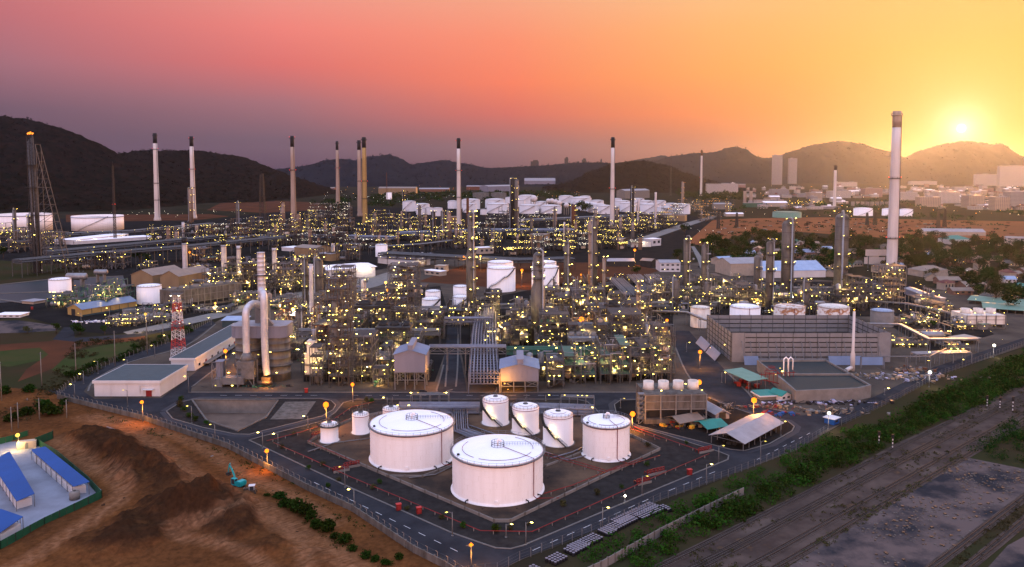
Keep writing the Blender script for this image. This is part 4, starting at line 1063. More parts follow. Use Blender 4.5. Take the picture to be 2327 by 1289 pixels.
def lattice(b, H, w0, w1, levels, t=.25, cx=0.0, cy=0.0, sides=4, mi=None):
    """a tapering braced tower"""
    cor = lambda z, k: (cx + (w0 + (w1 - w0) * z / H) / 2 * (1 if k in (1, 2) else -1), cy + (w0 + (w1 - w0) * z / H) / 2 * (1 if k in (2, 3) else -1), z)
    for i in range(levels):
        z0, z1 = H * i / levels, H * (i + 1) / levels
        if mi: b.m = mi(i)
        for k in range(4):
            k2 = (k + 1) % 4
            b.beam(cor(z0, k), cor(z1, k), t * 1.5)
            b.beam(cor(z1, k), cor(z1, k2), t)
            b.beam(cor(z0, k), cor(z1, k2), t * .8); b.beam(cor(z0, k2), cor(z1, k), t * .8)
def mast(cx, yb, yt, w, label, mt='steel_dark', red=(), levels=18, tip=True, landmark=None, t=.25, mats=None, mi=None):
    P = W(cx, yb); m = M(P); H = ZT(P, yt)
    th = thing('lattice_mast', label, 'mast', P, 0, None, landmark)
    b = MB(); lattice(b, H, w * m, w * m * .45, levels, t, mi=mi); b.build('lattice', mats or mt, th)
    b = MB(); b.tube([(0, 0, H), (0, 0, H * 1.06)], .12, 4); b.build('aerial', 'steel', th)
    for y in red:
        z = ZT(P, y)
        for s in (-1, 1): lamp(th, (s * w * m * .55, -.4, z), 'red', 1.4, 0)
    return th, P, H, m
mast(262, 548, 377, 5, 'thin dark flare mast in front of the hill, with red lamps halfway', red=(464,), levels=30, landmark='the thin dark mast')
mast(879, 455, 392, 3, 'faint red and white aerial mast before the far hills', 'rust', levels=16)
mast(1524, 445, 352, 2.5, 'thin aerial mast beside the rounded dark hill', 'steel', levels=20)
mast(597, 505, 396, 13, 'square lattice flare tower strung with white lamps', 'steel_dark', levels=12, landmark='the square flare tower', t=.5)
mt_, mp_, mh_, mm_ = mast(406, 812, 668, 25, 'red and white banded lattice mast beside the white sheds', mats=['red_band', 'wall_white'], mi=lambda i: (i // 2 + 1) % 2, levels=14, landmark='the red and white mast', t=.15)
b = MB(); b.box(0, 0, mh_ * .5, 6.4, 6.4, .25); rail_ring(b, 4, mh_ * .5, 1.2, 4, 4, .1); b.box(0, 0, mh_ - .2, 6, 6, .3); rail_ring(b, 3.6, mh_, 1.2, 4, 4, .1); b.build('platform', 'steel', mt_)
for k in range(5):
    b = MB(); a = k * 1.25; b.tube([(2.6 * math.cos(a), 2.6 * math.sin(a), mh_ * (.55 + .06 * k)), (3.0 * math.cos(a), 3.0 * math.sin(a), mh_ * (.55 + .06 * k) + .1)], .6, 10); b.build('antenna', 'wall_white', mt_)
for z in (.98, .55): lamp(mt_, (-2.2, -2.4, mh_ * z), 'white', 1.1); lamp(mt_, (2.0, -2.4, mh_ * z), 'white', 1.1)

for cx, yb, yt in ((1632, 520, 478), (1674, 518, 484), (1970, 512, 484), (1988, 512, 482), (2132, 516, 480), (2146, 516, 476)): mast(cx, yb, yt, 6, 'dark transmission pylon on the red earthworks', levels=8, t=.5)
# flare derrick: bundle of risers with a guyed lattice leg
P = W(92, 620); m = M(P); H = ZT(P, 306)
t = thing('flare_derrick', 'tall flare derrick of bundled dark risers with a slanting lattice leg and flame', 'flare tower', P, 0, None, 'the flare derrick')
b = MB()
for k in range(7):
    a = k * .9; b.tube([(-2 + 3.4 * math.cos(a) , 3.2 * math.sin(a), 0), (-4.5 + 2.2 * math.cos(a), 2.4 * math.sin(a), H * (1 - .012 * k))], [.95 if k else 1.3, .6], 8)
b.build('riser', 'steel', t)
b = MB(); q = 30
for i in range(q):
    z0, z1 = H * i / q, H * (i + 1) / q
    wl_ = lambda z: 4.2 - 1.2 * z / H
    for s in (-1, 1):
        b.beam((-3.2 + s * wl_(z0), -3, z0), (-3.4 + s * wl_(z1), -3, z1), .4); b.beam((-3.2 + s * wl_(z0), -3, z0), (-3.2 - s * wl_(z1), -3, z1), .22)
    b.beam((-3.2 - wl_(z1), -3, z1), (-3.2 + wl_(z1), -3, z1), .22)
b.build('riser_frame', 'steel_dark', t)
b = MB(); q = 15; xr = lambda z: 1.5 + (27) * (1 - z / (H * .93))
for i in range(q):
    z0, z1 = H * .93 * i / q, H * .93 * (i + 1) / q
    for y in (-2.5, 6):
        b.beam((xr(z0), y, z0), (xr(z1), y, z1), .5)
        b.beam((3.0 if z0 < H * .8 else xr(z0), y, z0), (xr(z1), y, z1), .26); b.beam((3.0 if z1 < H * .8 else xr(z1), y, z1), (xr(z1), y, z1), .26)
    b.beam((xr(z1), -2.5, z1), (xr(z1), 6, z1), .26)
for y in (-2.5, 6): b.beam((3, y, 0), (2.2, y, H * .9), .45)
b.build('lattice_leg', 'steel', t)
for zf, k in ((.42, 1), (.62, 1), (.78, 1)):
    g = MB(); g.box(-3, -1, H * zf, 11, 10, .3); g.box(-3, -6, H * zf + 1, 11, .15, .15); g.build('platform', 'steel_dark', t)
for x, h in ((-4.5, 4.0), (-6.5, 3.0), (-2.2, 2.6)):
    f = MB(); f.octa((x, 0, H + h * .3), 1.1, .8, h * .4); f.octa((x + .8, 0, H + h * .5), .8, .6, h * .3); f.build('flame', 'flame', t)
lamp(t, (20, -4, 13), 'white', 1.8); lamp(t, (-2, -4, 38), 'yellow', 1.4); lamp(t, (4, -4, 3), 'white', 1.2)
# ================================================================== PROCESS PLANT
rnd = random.Random(11)
def frame(cx, yb, w, yt, dep, label, mt='steel', deck=None, lamps=8, lk='yellow', ls=1.0, near=True, kit=1.0, landmark=None, stairs=False, vessels=2, tower=False, seed=None):
    """an open steel process structure: columns, beams, bracing, floors, handrails, pipework and vessels"""
    r = random.Random(seed if seed is not None else int(cx * 7 + yb * 13))
    P = W(cx, yb); m = M(P); H = ZT(P, yt); wx = w * m; dy = dep
    t = thing('process_structure', label, 'process structure', P, 0, None, landmark)
    bt = .34 if near else .5
    nx = max(1, round(wx / (5 if near else 9))); ny = max(1, round(dy / (6 if near else 12))); nl = max(2, round(H / (4.6 if near else 7)))
    X = lambda i: -wx / 2 + wx * i / nx
    Y = lambda j: dy * j / ny
    lv = [H * (k + 1) / nl for k in range(nl)]
    tops = {}                                     # uneven skyline: some bays stop short
    for i in range(nx + 1): tops[i] = nl if tower or r.random() < .55 else max(1, nl - r.randint(1, max(1, nl // 2)))
    b = MB()
    for i in range(nx + 1):
        for j in range(ny + 1):
            b.beam((X(i), Y(j), 0), (X(i), Y(j), lv[tops[i] - 1]), bt)
    for k in range(nl):
        for i in range(nx):
            if min(tops[i], tops[i + 1]) > k:
                for j in range(ny + 1): b.beam((X(i), Y(j), lv[k]), (X(i + 1), Y(j), lv[k]), bt * .8, bt)
                z0 = lv[k - 1] if k else 0
                for j in (0, ny):
                    q = r.random()
                    if q < .22: b.beam((X(i), Y(j), z0), (X(i + 1), Y(j), lv[k]), bt * .6)
                    elif q < .42: b.beam((X(i), Y(j), z0), ((X(i) + X(i + 1)) / 2, Y(j), lv[k]), bt * .6); b.beam((X(i + 1), Y(j), z0), ((X(i) + X(i + 1)) / 2, Y(j), lv[k]), bt * .6)
        for i in range(nx + 1):
            if tops[i] > k:
                for j in range(ny): b.beam((X(i), Y(j), lv[k]), (X(i), Y(j + 1), lv[k]), bt * .8, bt)
    b.build('steel_frame', mt, t)
    # floors
    b = MB(); rl = MB()
    for k in range(nl):
        if near and b.v: b.build('deck', deck or 'steel_dark', t); b = MB()
        for i in range(nx):
            if min(tops[i], tops[i + 1]) > k and r.random() < (.8 if near else .65):
                y1 = dy * (1 if r.random() < .6 else .5)
                b.box((X(i) + X(i + 1)) / 2, y1 / 2, lv[k] + bt / 2, wx / nx * .98, y1, .12)
                if near or r.random() < .4:
                    for h in (.6, 1.15): rl.beam((X(i), -.1, lv[k] + bt / 2 + h), (X(i + 1), -.1, lv[k] + bt / 2 + h), .07 if near else .12)
                    for q in range(4): rl.beam((X(i) + wx / nx * q / 4, -.1, lv[k] + bt / 2), (X(i) + wx / nx * q / 4, -.1, lv[k] + bt / 2 + 1.15), .07)
    if b.v: b.build('deck', deck or 'steel_dark', t)
    if rl.v: rl.build('handrail', 'steel_pale', t)
    # pipework: vertical drops, level runs, bends
    b = MB(); npipe = int((10 if near else 6) * kit * nx)
    for _ in range(npipe):
        i = r.random() * nx; x = -wx / 2 + wx * i / nx; y = r.uniform(-.6, dy); tp = tops[min(nx, int(i))]
        z1 = lv[r.randrange(tp)] + r.uniform(-.6, 1.4); z0 = 0 if r.random() < .4 else max(0.3, z1 - r.uniform(3, 9))
        pr = r.choice((.12, .16, .22, .3)) * (1 if near else 1.6); x2 = max(-wx / 2, min(wx / 2, x + r.uniform(-7, 7)))
        pts = [(x, y, z0), (x, y, z1)] if r.random() < .35 else [(x, y, z0), (x, y, z1 - .3), (x + (.3 if x2 > x else -.3), y, z1), (x2, y, z1)]
        if r.random() < .3: pts += [(x2, y, max(.2, z1 - r.uniform(1.5, 5)))]
        b.tube(pts, pr, 5 if near else 4)
    b.build('pipework', r.choice(('alu', 'steel_pale', 'pipe_blue', 'steel_pale')), t)
    b = MB()
    for _ in range(int((8 if near else 4) * kit * nx)):       # valves, motors, boxes on the floors
        i = r.randrange(nx + 1); k = r.randrange(tops[i]); z = (lv[k - 1] if k else 0) + bt / 2
        x, y = X(i) + r.uniform(-2, 2), r.uniform(0, dy); s = r.uniform(.5, 1.4)
        if abs(x) > wx / 2: continue
        if r.random() < .5: b.box(x, y, z + .1, s, s * 1.2, s * 1.2, 0)
        else: b.tube([(x - s, y, z + s), (x + s, y, z + s)], s * .5, 7)
    if b.v: b.build('equipment', r.choice(('steel_pale', 'steel', 'steel_warm', 'green_paint', 'steel')), t)
    for q in range(vessels):
        i = r.randrange(nx); k = r.randrange(max(1, min(tops[i], tops[i + 1]))); z = (lv[k - 1] if k else 0) + bt
        cxx = (X(i) + X(i + 1)) / 2; rr = min(wx / nx * .34, 1.7, H / nl * .36); b = MB(); v = r.random()
        if v < .5:
            L = min(wx * .45, r.uniform(3, 6)); b.tube([(cxx - L / 2 - rr * .4, dy * .35, z + rr), (cxx - L / 2, dy * .35, z + rr), (cxx + L / 2, dy * .35, z + rr), (cxx + L / 2 + rr * .4, dy * .35, z + rr)], [rr * .5, rr, rr, rr * .5], 14)
            for s in (-.3, .3): b.box(cxx + s * L, dy * .35, z, .4, rr * 1.6, rr)
            b.build('drum', r.choice(('alu', 'column', 'white_old', 'steel_pale')), t)
        else:
            h = min(H / nl * r.uniform(.9, 2.2), H - z); b.lathe([(rr * .6, z), (rr, z + rr * .5), (rr, z + h - rr * .5), (rr * .4, z + h)], 14, cxx, dy * .4)
            b.build('vessel', r.choice(('alu', 'column', 'stack_tan', 'steel_pale')), t)
    if stairs:
        b = MB(); sx = wx / 2 + 1.4
        for k in range(nl):
            z0 = lv[k - 1] if k else 0
            y0, y1 = (0.2, min(dy, 4.4)) if k % 2 else (min(dy, 4.4), 0.2)
            for s in (-.5, .5): b.beam((sx + s, y0, z0), (sx + s, y1, lv[k]), .1, .3); b.beam((sx + s, y0, z0 + 1), (sx + s, y1, lv[k] + 1), .08)
            for q in range(8): b.box(sx, y0 + (y1 - y0) * q / 8, z0 + (lv[k] - z0) * q / 8, 1, .3, .06)
            b.box(sx, y1, lv[k], 1.6, 1.4, .1)
        for y in (0, 4.6):
            for s in (-.8, .8): b.beam((sx + s, y, 0), (sx + s, y, H), .2)
        b.build('stair', 'steel', t)
    # lamps under the floors and on the rails
    if near:
        for q in range(2 if H > 12 else 1): point(t, (r.uniform(-.3, .3) * wx, dy * .3, H * (.3 + .4 * q)), 4200 * (W(cx, yb).y / 420) ** 1.3, (1, .64, .20), .5)  # unseen lights added inside the frame for a warm glow between the floors
        for q in range(lamps):
            i = r.random() * nx; tp = tops[min(nx, int(i + .5))]; k = r.randrange(tp)
            lamp(t, (-wx / 2 + wx * i / nx, -.35 - r.random() * .3, lv[k] + (r.choice((-.6, 2.0)))), lk if r.random() < .93 else r.choice(('white', 'amber', 'white')), ls * r.uniform(.8, 1.15))
    else:
        pts = []
        for q in range(lamps):
            i = r.random() * nx; tp = tops[min(nx, int(i + .5))]; k = r.randrange(tp)
            pts.append((-wx / 2 + wx * i / nx, -.5 - r.random(), lv[k] + r.uniform(-.5, 2.5)))
        lamp_cloud(t, pts, lk, ls)
    return t

def air_cooler(cx, yb, w, ytop, dep, label, fans=3, legs=True, mt='steel', pale=False, lamps=3):
    P = W(cx, yb); m = M(P); H = ZT(P, ytop); wx = w * m
    t = thing('air_cooler', label, 'air cooler', P)
    b = MB()
    for i in range(fans + 1):
        for y in (0, dep): b.beam((-wx / 2 + wx * i / fans, y, 0), (-wx / 2 + wx * i / fans, y, H - 3), .35)
        if i < fans: b.beam((-wx / 2 + wx * i / fans, 0, H - 6.5), (-wx / 2 + wx * (i + 1) / fans, 0, H - 3.2), .22); b.beam((-wx / 2 + wx * i / fans, 0, H - 6.5), (-wx / 2 + wx * (i + 1) / fans, 0, H - 6.5), .25)
    b.build('support_frame', mt, t)
    b = MB(); b.box(0, dep / 2, H - 3.2, wx * 1.02, dep * 1.04, 1.7); b.build('bundle_box', 'steel_pale' if pale else 'steel_dark', t)
    for i in range(fans):
        b = MB(); x = -wx / 2 + wx * (i + .5) / fans; rr = min(wx / fans * .42, dep * .42)
        b.lathe([(rr * 1.1, H - 1.5), (rr * .9, H - .9), (rr * .92, H + .2), (rr * .85, H + .2), (rr * .85, H - .8)], 20, x, dep / 2); b.build('fan_shroud', 'steel_dark' if not pale else 'concrete', t)
    for k in range(lamps): lamp(t, (-wx / 2 + wx * (k + .5) / lamps, -.5, H - 4.2), 'yellow', 1.0)
    return t

def rack(pts, h, w, label, pipes=8, tiers=2, mt='steel', pm='steel_pale', step=7.0, name='pipe_rack', lamps=0, near=True, lk='yellow', landmark=None, r_pipe=(.14, .4), girder=False):
    """an elevated pipe rack along a line of photo points"""
    L = px2w(pts); org = L[0].copy()
    t = thing(name, label, 'pipe rack', org, 0, None, landmark)
    l = [p - org for p in L]
    b = MB(); tot = 0
    left, right = offset_line(l, w / 2), offset_line(l, -w / 2)
    segs = []
    for i in range(len(l) - 1):
        n = max(1, int((l[i + 1] - l[i]).length / step))
        for k in range(n + (1 if i == len(l) - 2 else 0)):
            f = k / n; A, B = left[i].lerp(left[i + 1], f), right[i].lerp(right[i + 1], f)
            th = .3 if near else .5
            b.beam((A.x, A.y, 0), (A.x, A.y, h), th); b.beam((B.x, B.y, 0), (B.x, B.y, h), th)
            for q in range(tiers): z = h - q * 2.4 - .3; b.beam((A.x, A.y, z), (B.x, B.y, z), th, th * 1.2)
            if girder:
                f2 = min(1, (k + 1) / n)
                for ln in (left, right):
                    C, D = ln[i].lerp(ln[i + 1], f), ln[i].lerp(ln[i + 1], f2); E = C.lerp(D, .5)
                    for zz in (h, h - 3): b.beam((C.x, C.y, zz), (D.x, D.y, zz), .28)
                    b.beam((C.x, C.y, h - 3), (E.x, E.y, h), .2); b.beam((E.x, E.y, h), (D.x, D.y, h - 3), .2)
    b.build('support', mt, t)
    r = random.Random(len(pts) * 31 + int(pts[0][0]))
    b = MB()
    for q in range(tiers):
        for k in range(pipes):
            o = -w / 2 + w * (k + .5) / pipes; ln = offset_line(l, o); pr = r.uniform(*r_pipe); z = h - q * 2.4 + pr
            b.tube([(p.x, p.y, z) for p in ln], pr, 6 if near else 4)
    b.build('pipework', pm, t)
    if lamps:
        tl = []
        for k in range(lamps):
            i = r.randrange(len(l) - 1); p = right[i].lerp(right[i + 1], r.random()); tl.append((p.x, p.y - .5, h + r.choice((-3, 1.5))))
        if near:
            for p in tl: lamp(t, p, lk, 1.0)
        else: lamp_cloud(t, tl, lk, .34)
    return t

def drum(cx, yb, L, rad, label, z=1.2, mt='alu', saddle=True):
    P = W(cx, yb); m = M(P); t = thing('horizontal_drum', label, 'vessel', P)
    L = L * m; r = rad * m; b = MB(); zz = z + r
    b.tube([(-L / 2 - r * .45, 0, zz), (-L / 2 - r * .25, 0, zz), (-L / 2, 0, zz), (L / 2, 0, zz), (L / 2 + r * .25, 0, zz), (L / 2 + r * .45, 0, zz)], [r * .3, r * .75, r, r, r * .75, r * .3], 18); b.build('shell', mt, t)
    b = MB()
    for s in (-.3, .3): b.box(s * L, 0, 0, r * .5, r * 1.6, zz - r * .7)
    b.build('saddle', 'concrete', t)
    b = MB()
    for s in (-.2, .15, .35): b.tube([(s * L, 0, zz + r * .9), (s * L, 0, zz + r + 1.2), (s * L + .6, .5, zz + r + 1.6)], .18, 6)
    b.build('nozzle', 'steel_pale', t)
    return t

G, Wm, Dk, Pa = 'steel', 'steel_warm', 'steel_dark', 'steel_pale'
# ---- central process block, front rows first
frame(770, 878, 44, 636, 12, 'tall slim stair tower with brown vessels, first of the front row', Wm, lamps=26, tower=True, stairs=True, vessels=4, landmark='the tall stair tower', ls=1.05)
frame(822, 872, 48, 768, 18, 'low process frame with a white ball vessel beside the stair tower', G, lamps=10, vessels=3)
frame(866, 880, 34, 838, 7, 'small open table frame before the stilted shed', G, lamps=4, vessels=1)
frame(718, 876, 26, 790, 9, 'narrow frame packed with grey ducts beside the pale boxy heater', G, lamps=7, vessels=2)
frame(1010, 880, 30, 830, 6, 'rusty red pipe frame leaning by the stilted shed', 'rust', lamps=3, vessels=1) if False else None
frame(1262, 884, 36, 800, 16, 'pump frame beside the second stilted shed, lit green-yellow', G, lamps=12, vessels=2)
frame(1318, 872, 72, 790, 22, 'broad three-floor frame with a white stub stack before it', G, 'green_paint', lamps=14, vessels=4, landmark='the broad three-floor frame')
frame(1398, 872, 66, 786, 24, 'broad frame with small twin drums by the ground', G, 'green_paint', lamps=12, vessels=4)
frame(1456, 868, 46, 790, 20, 'frame with white ball vessels standing in a row', G, lamps=10, vessels=4)
frame(1503, 868, 40, 742, 12, 'tall corner frame with a stair beside the plant road', G, lamps=16, stairs=True, tower=True, vessels=3, landmark='the corner frame by the plant road')
frame(905, 812, 100, 740, 20, 'frame carrying blue air coolers behind the stilted shed', G, lamps=12, vessels=3)
frame(1260, 800, 66, 716, 22, 'frame around the foot of the thick grey column', G, lamps=10, vessels=3)
frame(1335, 812, 86, 722, 22, 'frame below the brightest orange floodlight', Wm, lamps=16, vessels=4)
frame(1425, 812, 70, 716, 22, 'cross-braced frame with a pitched truss on top', G, lamps=16, vessels=3, tower=True)
frame(1485, 806, 44, 726, 18, 'frame at the turn of the elevated header pipe', G, lamps=10, vessels=2)
frame(1130, 800, 62, 722, 20, 'orange-lit open frame beside the pipe elbows', Wm, lamps=16, vessels=3, landmark='the orange-lit frame')
frame(1180, 790, 40, 690, 16, 'frame with two upright drums left of the thick grey column', G, lamps=12, vessels=4)
frame(660, 822, 44, 742, 16, 'frame between the absorber silos and the spiral-seamed stack', G, lamps=9, vessels=3)
frame(735, 800, 50, 700, 18, 'brown frame full of red pipes behind the pale heater', 'rust', lamps=12, vessels=3)
frame(790, 775, 62, 682, 20, 'frame with dark fan drums behind the stair tower', G, lamps=12, vessels=3)
frame(915, 762, 64, 604, 16, 'tallest open framework, five lit floors and two pale columns inside', G, lamps=34, tower=True, vessels=6, stairs=True, landmark='the tallest open framework')
frame(778, 742, 44, 608, 14, 'tall open framework beside the lit white hall', G, lamps=18, tower=True, vessels=3, stairs=True)
frame(860, 748, 46, 700, 18, 'low frame behind the dark air coolers', G, lamps=8, vessels=2)
frame(975, 770, 60, 716, 18, 'low frame in front of the orange-glowing tank', Wm, lamps=12, vessels=3)
frame(1050, 742, 66, 690, 22, 'dark frame around the foot of the lamp-ringed column', Dk, lamps=14, vessels=3)
frame(1105, 742, 60, 668, 20, 'frame with a blue-grey canopy roof before the zigzag-stair tank', G, lamps=12, vessels=2)
frame(1178, 752, 56, 682, 18, 'frame with a pale hood behind two upright drums', G, lamps=9, vessels=3)
frame(1270, 748, 62, 660, 22, 'frame with silver bends right of the thick grey column', G, lamps=14, vessels=3)
frame(1330, 756, 58, 664, 20, 'frame under the needle columns', G, lamps=18, vessels=3)
frame(1392, 754, 60, 668, 20, 'frame with a dark round fan housing on top', G, lamps=14, vessels=3)
frame(1450, 748, 62, 672, 20, 'frame with hooped silver pipes near the rust-streaked tank', G, lamps=14, vessels=3)
frame(1290, 700, 60, 636, 20, 'frame at the foot of the dark lamp column', G, lamps=12, vessels=2)
frame(1345, 700, 60, 632, 20, 'frame at the foot of the needle columns', G, lamps=16, vessels=2)
frame(650, 748, 50, 688, 16, 'red-brown pipe frame behind the absorber house', 'rust', lamps=8, vessels=2)
frame(700, 726, 56, 672, 16, 'frame with silver bends below the stout ribbed column', G, lamps=10, vessels=2)
# ---- lower frames filling the gaps of the process block
gr = random.Random(77)
for x0, x1, rows in ((690, 985, (858, 832, 802, 772, 742, 716)), (1165, 1525, (858, 836, 802, 772, 738, 712)), (1060, 1165, (772, 748))):
    for yb in rows:
        x = x0
        while x < x1 - 20:
            w = min(gr.uniform(34, 64), x1 - x); h = gr.uniform(26, 62) * (yb - 390) / 440
            if gr.random() < .68: frame(x + w / 2, yb, w * .9, yb - h, gr.uniform(9, 15), gr.choice(('low grey pipe frame', 'squat steel frame packed with pipes', 'low frame with pale piping', 'small frame over pumps and drums')), gr.choice((G, G, Dk, Wm)), lamps=gr.randint(3, 7), vessels=2, kit=1.2, seed=gr.randrange(9999))
            x += w
for x0, x1, rows in ((430, 740, (662, 640, 616, 596)), (740, 1000, (690, 665, 592)), (1280, 1500, (668, 645)), (120, 400, (612,)), (1500, 2000, (682, 716))):
    for yb in rows:
        x = x0
        while x < x1 - 20:
            w = min(gr.uniform(26, 52), x1 - x); h = gr.uniform(16, 40)
            if gr.random() < .55: frame(x + w / 2, yb, w * .9, yb - h, gr.uniform(12, 20), gr.choice(('dark process frame of the middle rows', 'grey process frame of the middle rows', 'lamp-dotted frame of the middle rows')), gr.choice((G, Dk, Dk, Wm)), lamps=gr.randint(5, 11), ls=.3, near=False, vessels=2, seed=gr.randrange(9999))
            x += w
# ---- right-hand unit behind the louvred basin
for a in ((1508, 706, 60, 640, 'frame beside the stout short column under the platform', 14), (1570, 700, 60, 644, 'frame between the slender brown and pale columns', 14), (1640, 702, 70, 648, 'frame with a boxed duct left of the white red-seamed tank', 12),
          (1700, 704, 60, 650, 'frame behind the white red-seamed tank', 12), (1765, 704, 56, 652, 'frame at the foot of the left broad column', 12), (1850, 704, 70, 654, 'frame between the two broad columns', 12),
          (1935, 706, 60, 630, 'frame leaning on the right broad column', 14), (1985, 700, 50, 634, 'stepped frame below the tallest chimney', 12), (1660, 668, 70, 628, 'low far frame before the town sheds', 8), (1590, 662, 66, 628, 'low far frame beside the lane', 8), (1500, 668, 60, 636, 'low frame by the dark ponds', 8)):
    frame(a[0], a[1], a[2], a[3], 18, a[4], G, lamps=a[5], vessels=3, ls=1.1)
frame(2030, 692, 54, 606, 16, 'bulky clad heater box under the tallest chimney', Pa, lamps=16, vessels=4, tower=True, ls=1.1, landmark='the heater under the tallest chimney')
for a in ((2040, 740, 70, 722, 'knee-high pipe frame right of the grey blue-roofed tank', 8), (2105, 740, 60, 716, 'pipe frame near the green sports roofs', 10), (2140, 712, 50, 690, 'pipe frame beside the small cream tank', 8), (2065, 790, 80, 770, 'low pipe manifold lit yellow behind the louvred wall end', 16), (2130, 778, 60, 742, 'pipe frame with a fat silver exchanger', 12), (2180, 800, 50, 780, 'pipe manifold by the last white floodlight', 10), (2110, 694, 50, 660, 'lean pipe frame right of the heater', 7), (2190, 750, 40, 728, 'pipe frame at the foot of the white fan boxes', 8)):
    frame(a[0], a[1], a[2], a[3], 14, a[4], Pa, lamps=a[5], vessels=2, ls=1.1)
# ---- mid band left of centre
for a in ((446, 640, 50, 605, 'frame before the heater row under an orange floodlight', 12), (480, 650, 40, 612, 'frame at the first heater stack', 10), (530, 660, 40, 600, 'dark heater frame between silver stacks', 12), (565, 662, 36, 600, 'dark heater frame right of the slimmer silver stack', 12), (605, 668, 36, 606, 'dark heater frame before the last heater stack', 12), (645, 668, 40, 600, 'frame with a bent pipe right of the last heater stack', 14),
          (690, 660, 40, 612, 'frame before the glaring white lit wall', 10), (590, 700, 50, 668, 'frame beside the big flue stack', 10), (640, 705, 50, 676, 'low frame by the service road', 8), (540, 690, 40, 668, 'pump frame at the end of the long cooling tower', 8)):
    frame(a[0], a[1], a[2], a[3], 16, a[4], Dk if 'dark' in a[4] else G, lamps=a[5], vessels=2)
# ---- left utilities
for a in ((200, 708, 90, 655, 'utility frame with silver drums by the ponds', 22), (250, 700, 60, 640, 'utility frame with hooped silver pipes before the tan sheds', 18), (130, 700, 50, 670, 'utility frame beside the squat white tank', 12), (275, 742, 70, 722, 'low lit pipe yard in front of the yellow shed', 24), (330, 720, 70, 700, 'pipe bridge frame before the bluish white tank', 12), (360, 738, 40, 714, 'small frame by the bare concrete tank', 8), (395, 716, 40, 690, 'pump frame below the long cooling tower', 8), (480, 712, 80, 700, 'low pump row along the long cooling tower', 12)):
    frame(a[0], a[1], a[2], a[3], 18, a[4], 'green_paint' if 'utility' in a[4] else G, lamps=a[5], vessels=3, lk='yellow', ls=1.0)
drum(175, 652, 42, 8, 'long silver drum above the utility frame', 6)
drum(230, 642, 26, 6, 'shorter silver drum beside hooped pipes', 7)
drum(1190, 742, 6, 4, 'upright-looking small drum in the orange light', 3, 'column')
drum(2118, 782, 44, 9, 'fat silver exchanger lying beside the elevated header', 3)
drum(1690, 706, 18, 5, 'rounded grey drum behind the white red-seamed tank', 4)
drum(1862, 706, 20, 5, 'rounded grey drum between the broad columns', 4)
# ---- air coolers
air_cooler(893, 812, 78, 738, 14, 'bank of three blue-black air coolers behind the stilted shed', 3)
air_cooler(845, 768, 84, 690, 14, 'bank of dark fan drums right of the stair tower', 2)
air_cooler(1326, 824, 66, 762, 14, 'bank of pale ribbed air coolers under the orange floodlight', 4, pale=True)
air_cooler(1270, 800, 40, 742, 10, 'small dark fan bank by the thick grey column foot', 2)
air_cooler(1395, 752, 26, 688, 10, 'single dark fan housing in the right process rows', 1)
air_cooler(1120, 716, 40, 660, 12, 'blue-grey canopy cooler below the zigzag-stair tank', 2)

# ---- pipe racks of the near plant
rack([(1100, 894), (1100, 800), (1104, 742)], 9.5, 14, 'bluish pipe rack running from the front street into the plant', 9, 3, 'pipe_blue', 'pipe_blue', 5, landmark='the bluish pipe rack', r_pipe=(.18, .5))
rack([(975, 846), (1100, 846), (1150, 846)], 13, 6, 'girder pipe bridge over the middle street', 5, 1, 'steel_pale', 'pipe_blue', 9, girder=True, r_pipe=(.2, .4), landmark='the girder pipe bridge')
rack([(1150, 846), (1240, 846), (1400, 846), (1530, 846)], 12, 9, 'long green-decked pipe rack across the right process block', 8, 2, 'steel', 'green_paint', 7, lamps=14)
rack([(690, 846), (800, 846), (900, 846)], 9, 8, 'pipe rack across the left process block', 7, 2, 'steel', 'steel_pale', 7, lamps=8)
rack([(1010, 768), (1110, 768), (1112, 740)], 12, 7, 'pale pipe bridge with looped elbows above the middle street', 6, 2, 'steel_pale', 'pipe_blue', 8, r_pipe=(.25, .5), girder=True)
rack([(640, 790), (760, 790), (880, 790), (1000, 790)], 10, 8, 'second pipe rack across the left process block', 7, 2, G, 'steel_pale', 8, lamps=8)
rack([(1150, 778), (1300, 778), (1500, 778)], 11, 8, 'second pipe rack across the right process block', 7, 2, G, 'steel_pale', 8, lamps=10)
rack([(700, 730), (900, 730), (1050, 730)], 9, 8, 'rear pipe rack behind the left process block', 7, 2, G, 'steel_pale', 9, lamps=10)
rack([(1100, 722), (1300, 722), (1520, 716)], 9, 8, 'rear pipe rack behind the right process block', 7, 2, G, 'steel_pale', 9, lamps=10)
rack([(1480, 736), (1560, 738), (1590, 752), (1615, 762), (1960, 762)], 7.5, 1.2, 'fat silver header pipe on goalposts along the louvred basin', 1, 1, 'steel_pale', 'alu', 12, r_pipe=(.8, .8), name='header_pipe')
rack([(1960, 762), (2045, 764), (2110, 800), (2220, 800)], 6.5, 2, 'silver header pipe stepping down behind the louvred basin', 2, 1, 'steel_pale', 'alu', 9, r_pipe=(.5, .8), name='header_pipe')
rack([(1956, 838), (2112, 838), (2150, 818)], 6, 1.2, 'white pipe on tall posts beside the scrap heap', 1, 1, 'steel_pale', 'steel_pale', 9, r_pipe=(.3, .3), name='header_pipe')
rack([(2075, 826), (2200, 822)], 5, 5, 'short stilted pipe shelf near the boundary road', 5, 1, 'steel_pale', 'alu', 5, lamps=5)
rack([(1500, 690), (1640, 690), (1760, 690), (1900, 690), (2000, 690)], 12, 9, 'high pipe rack through the unit with broad columns', 8, 2, G, 'steel_pale', 10, lamps=18)
rack([(1970, 700), (2060, 706), (2140, 724), (2230, 748)], 5, 5, 'low slanting pipe rack right of the broad columns', 5, 1, Pa, 'steel_pale', 9, lamps=10)
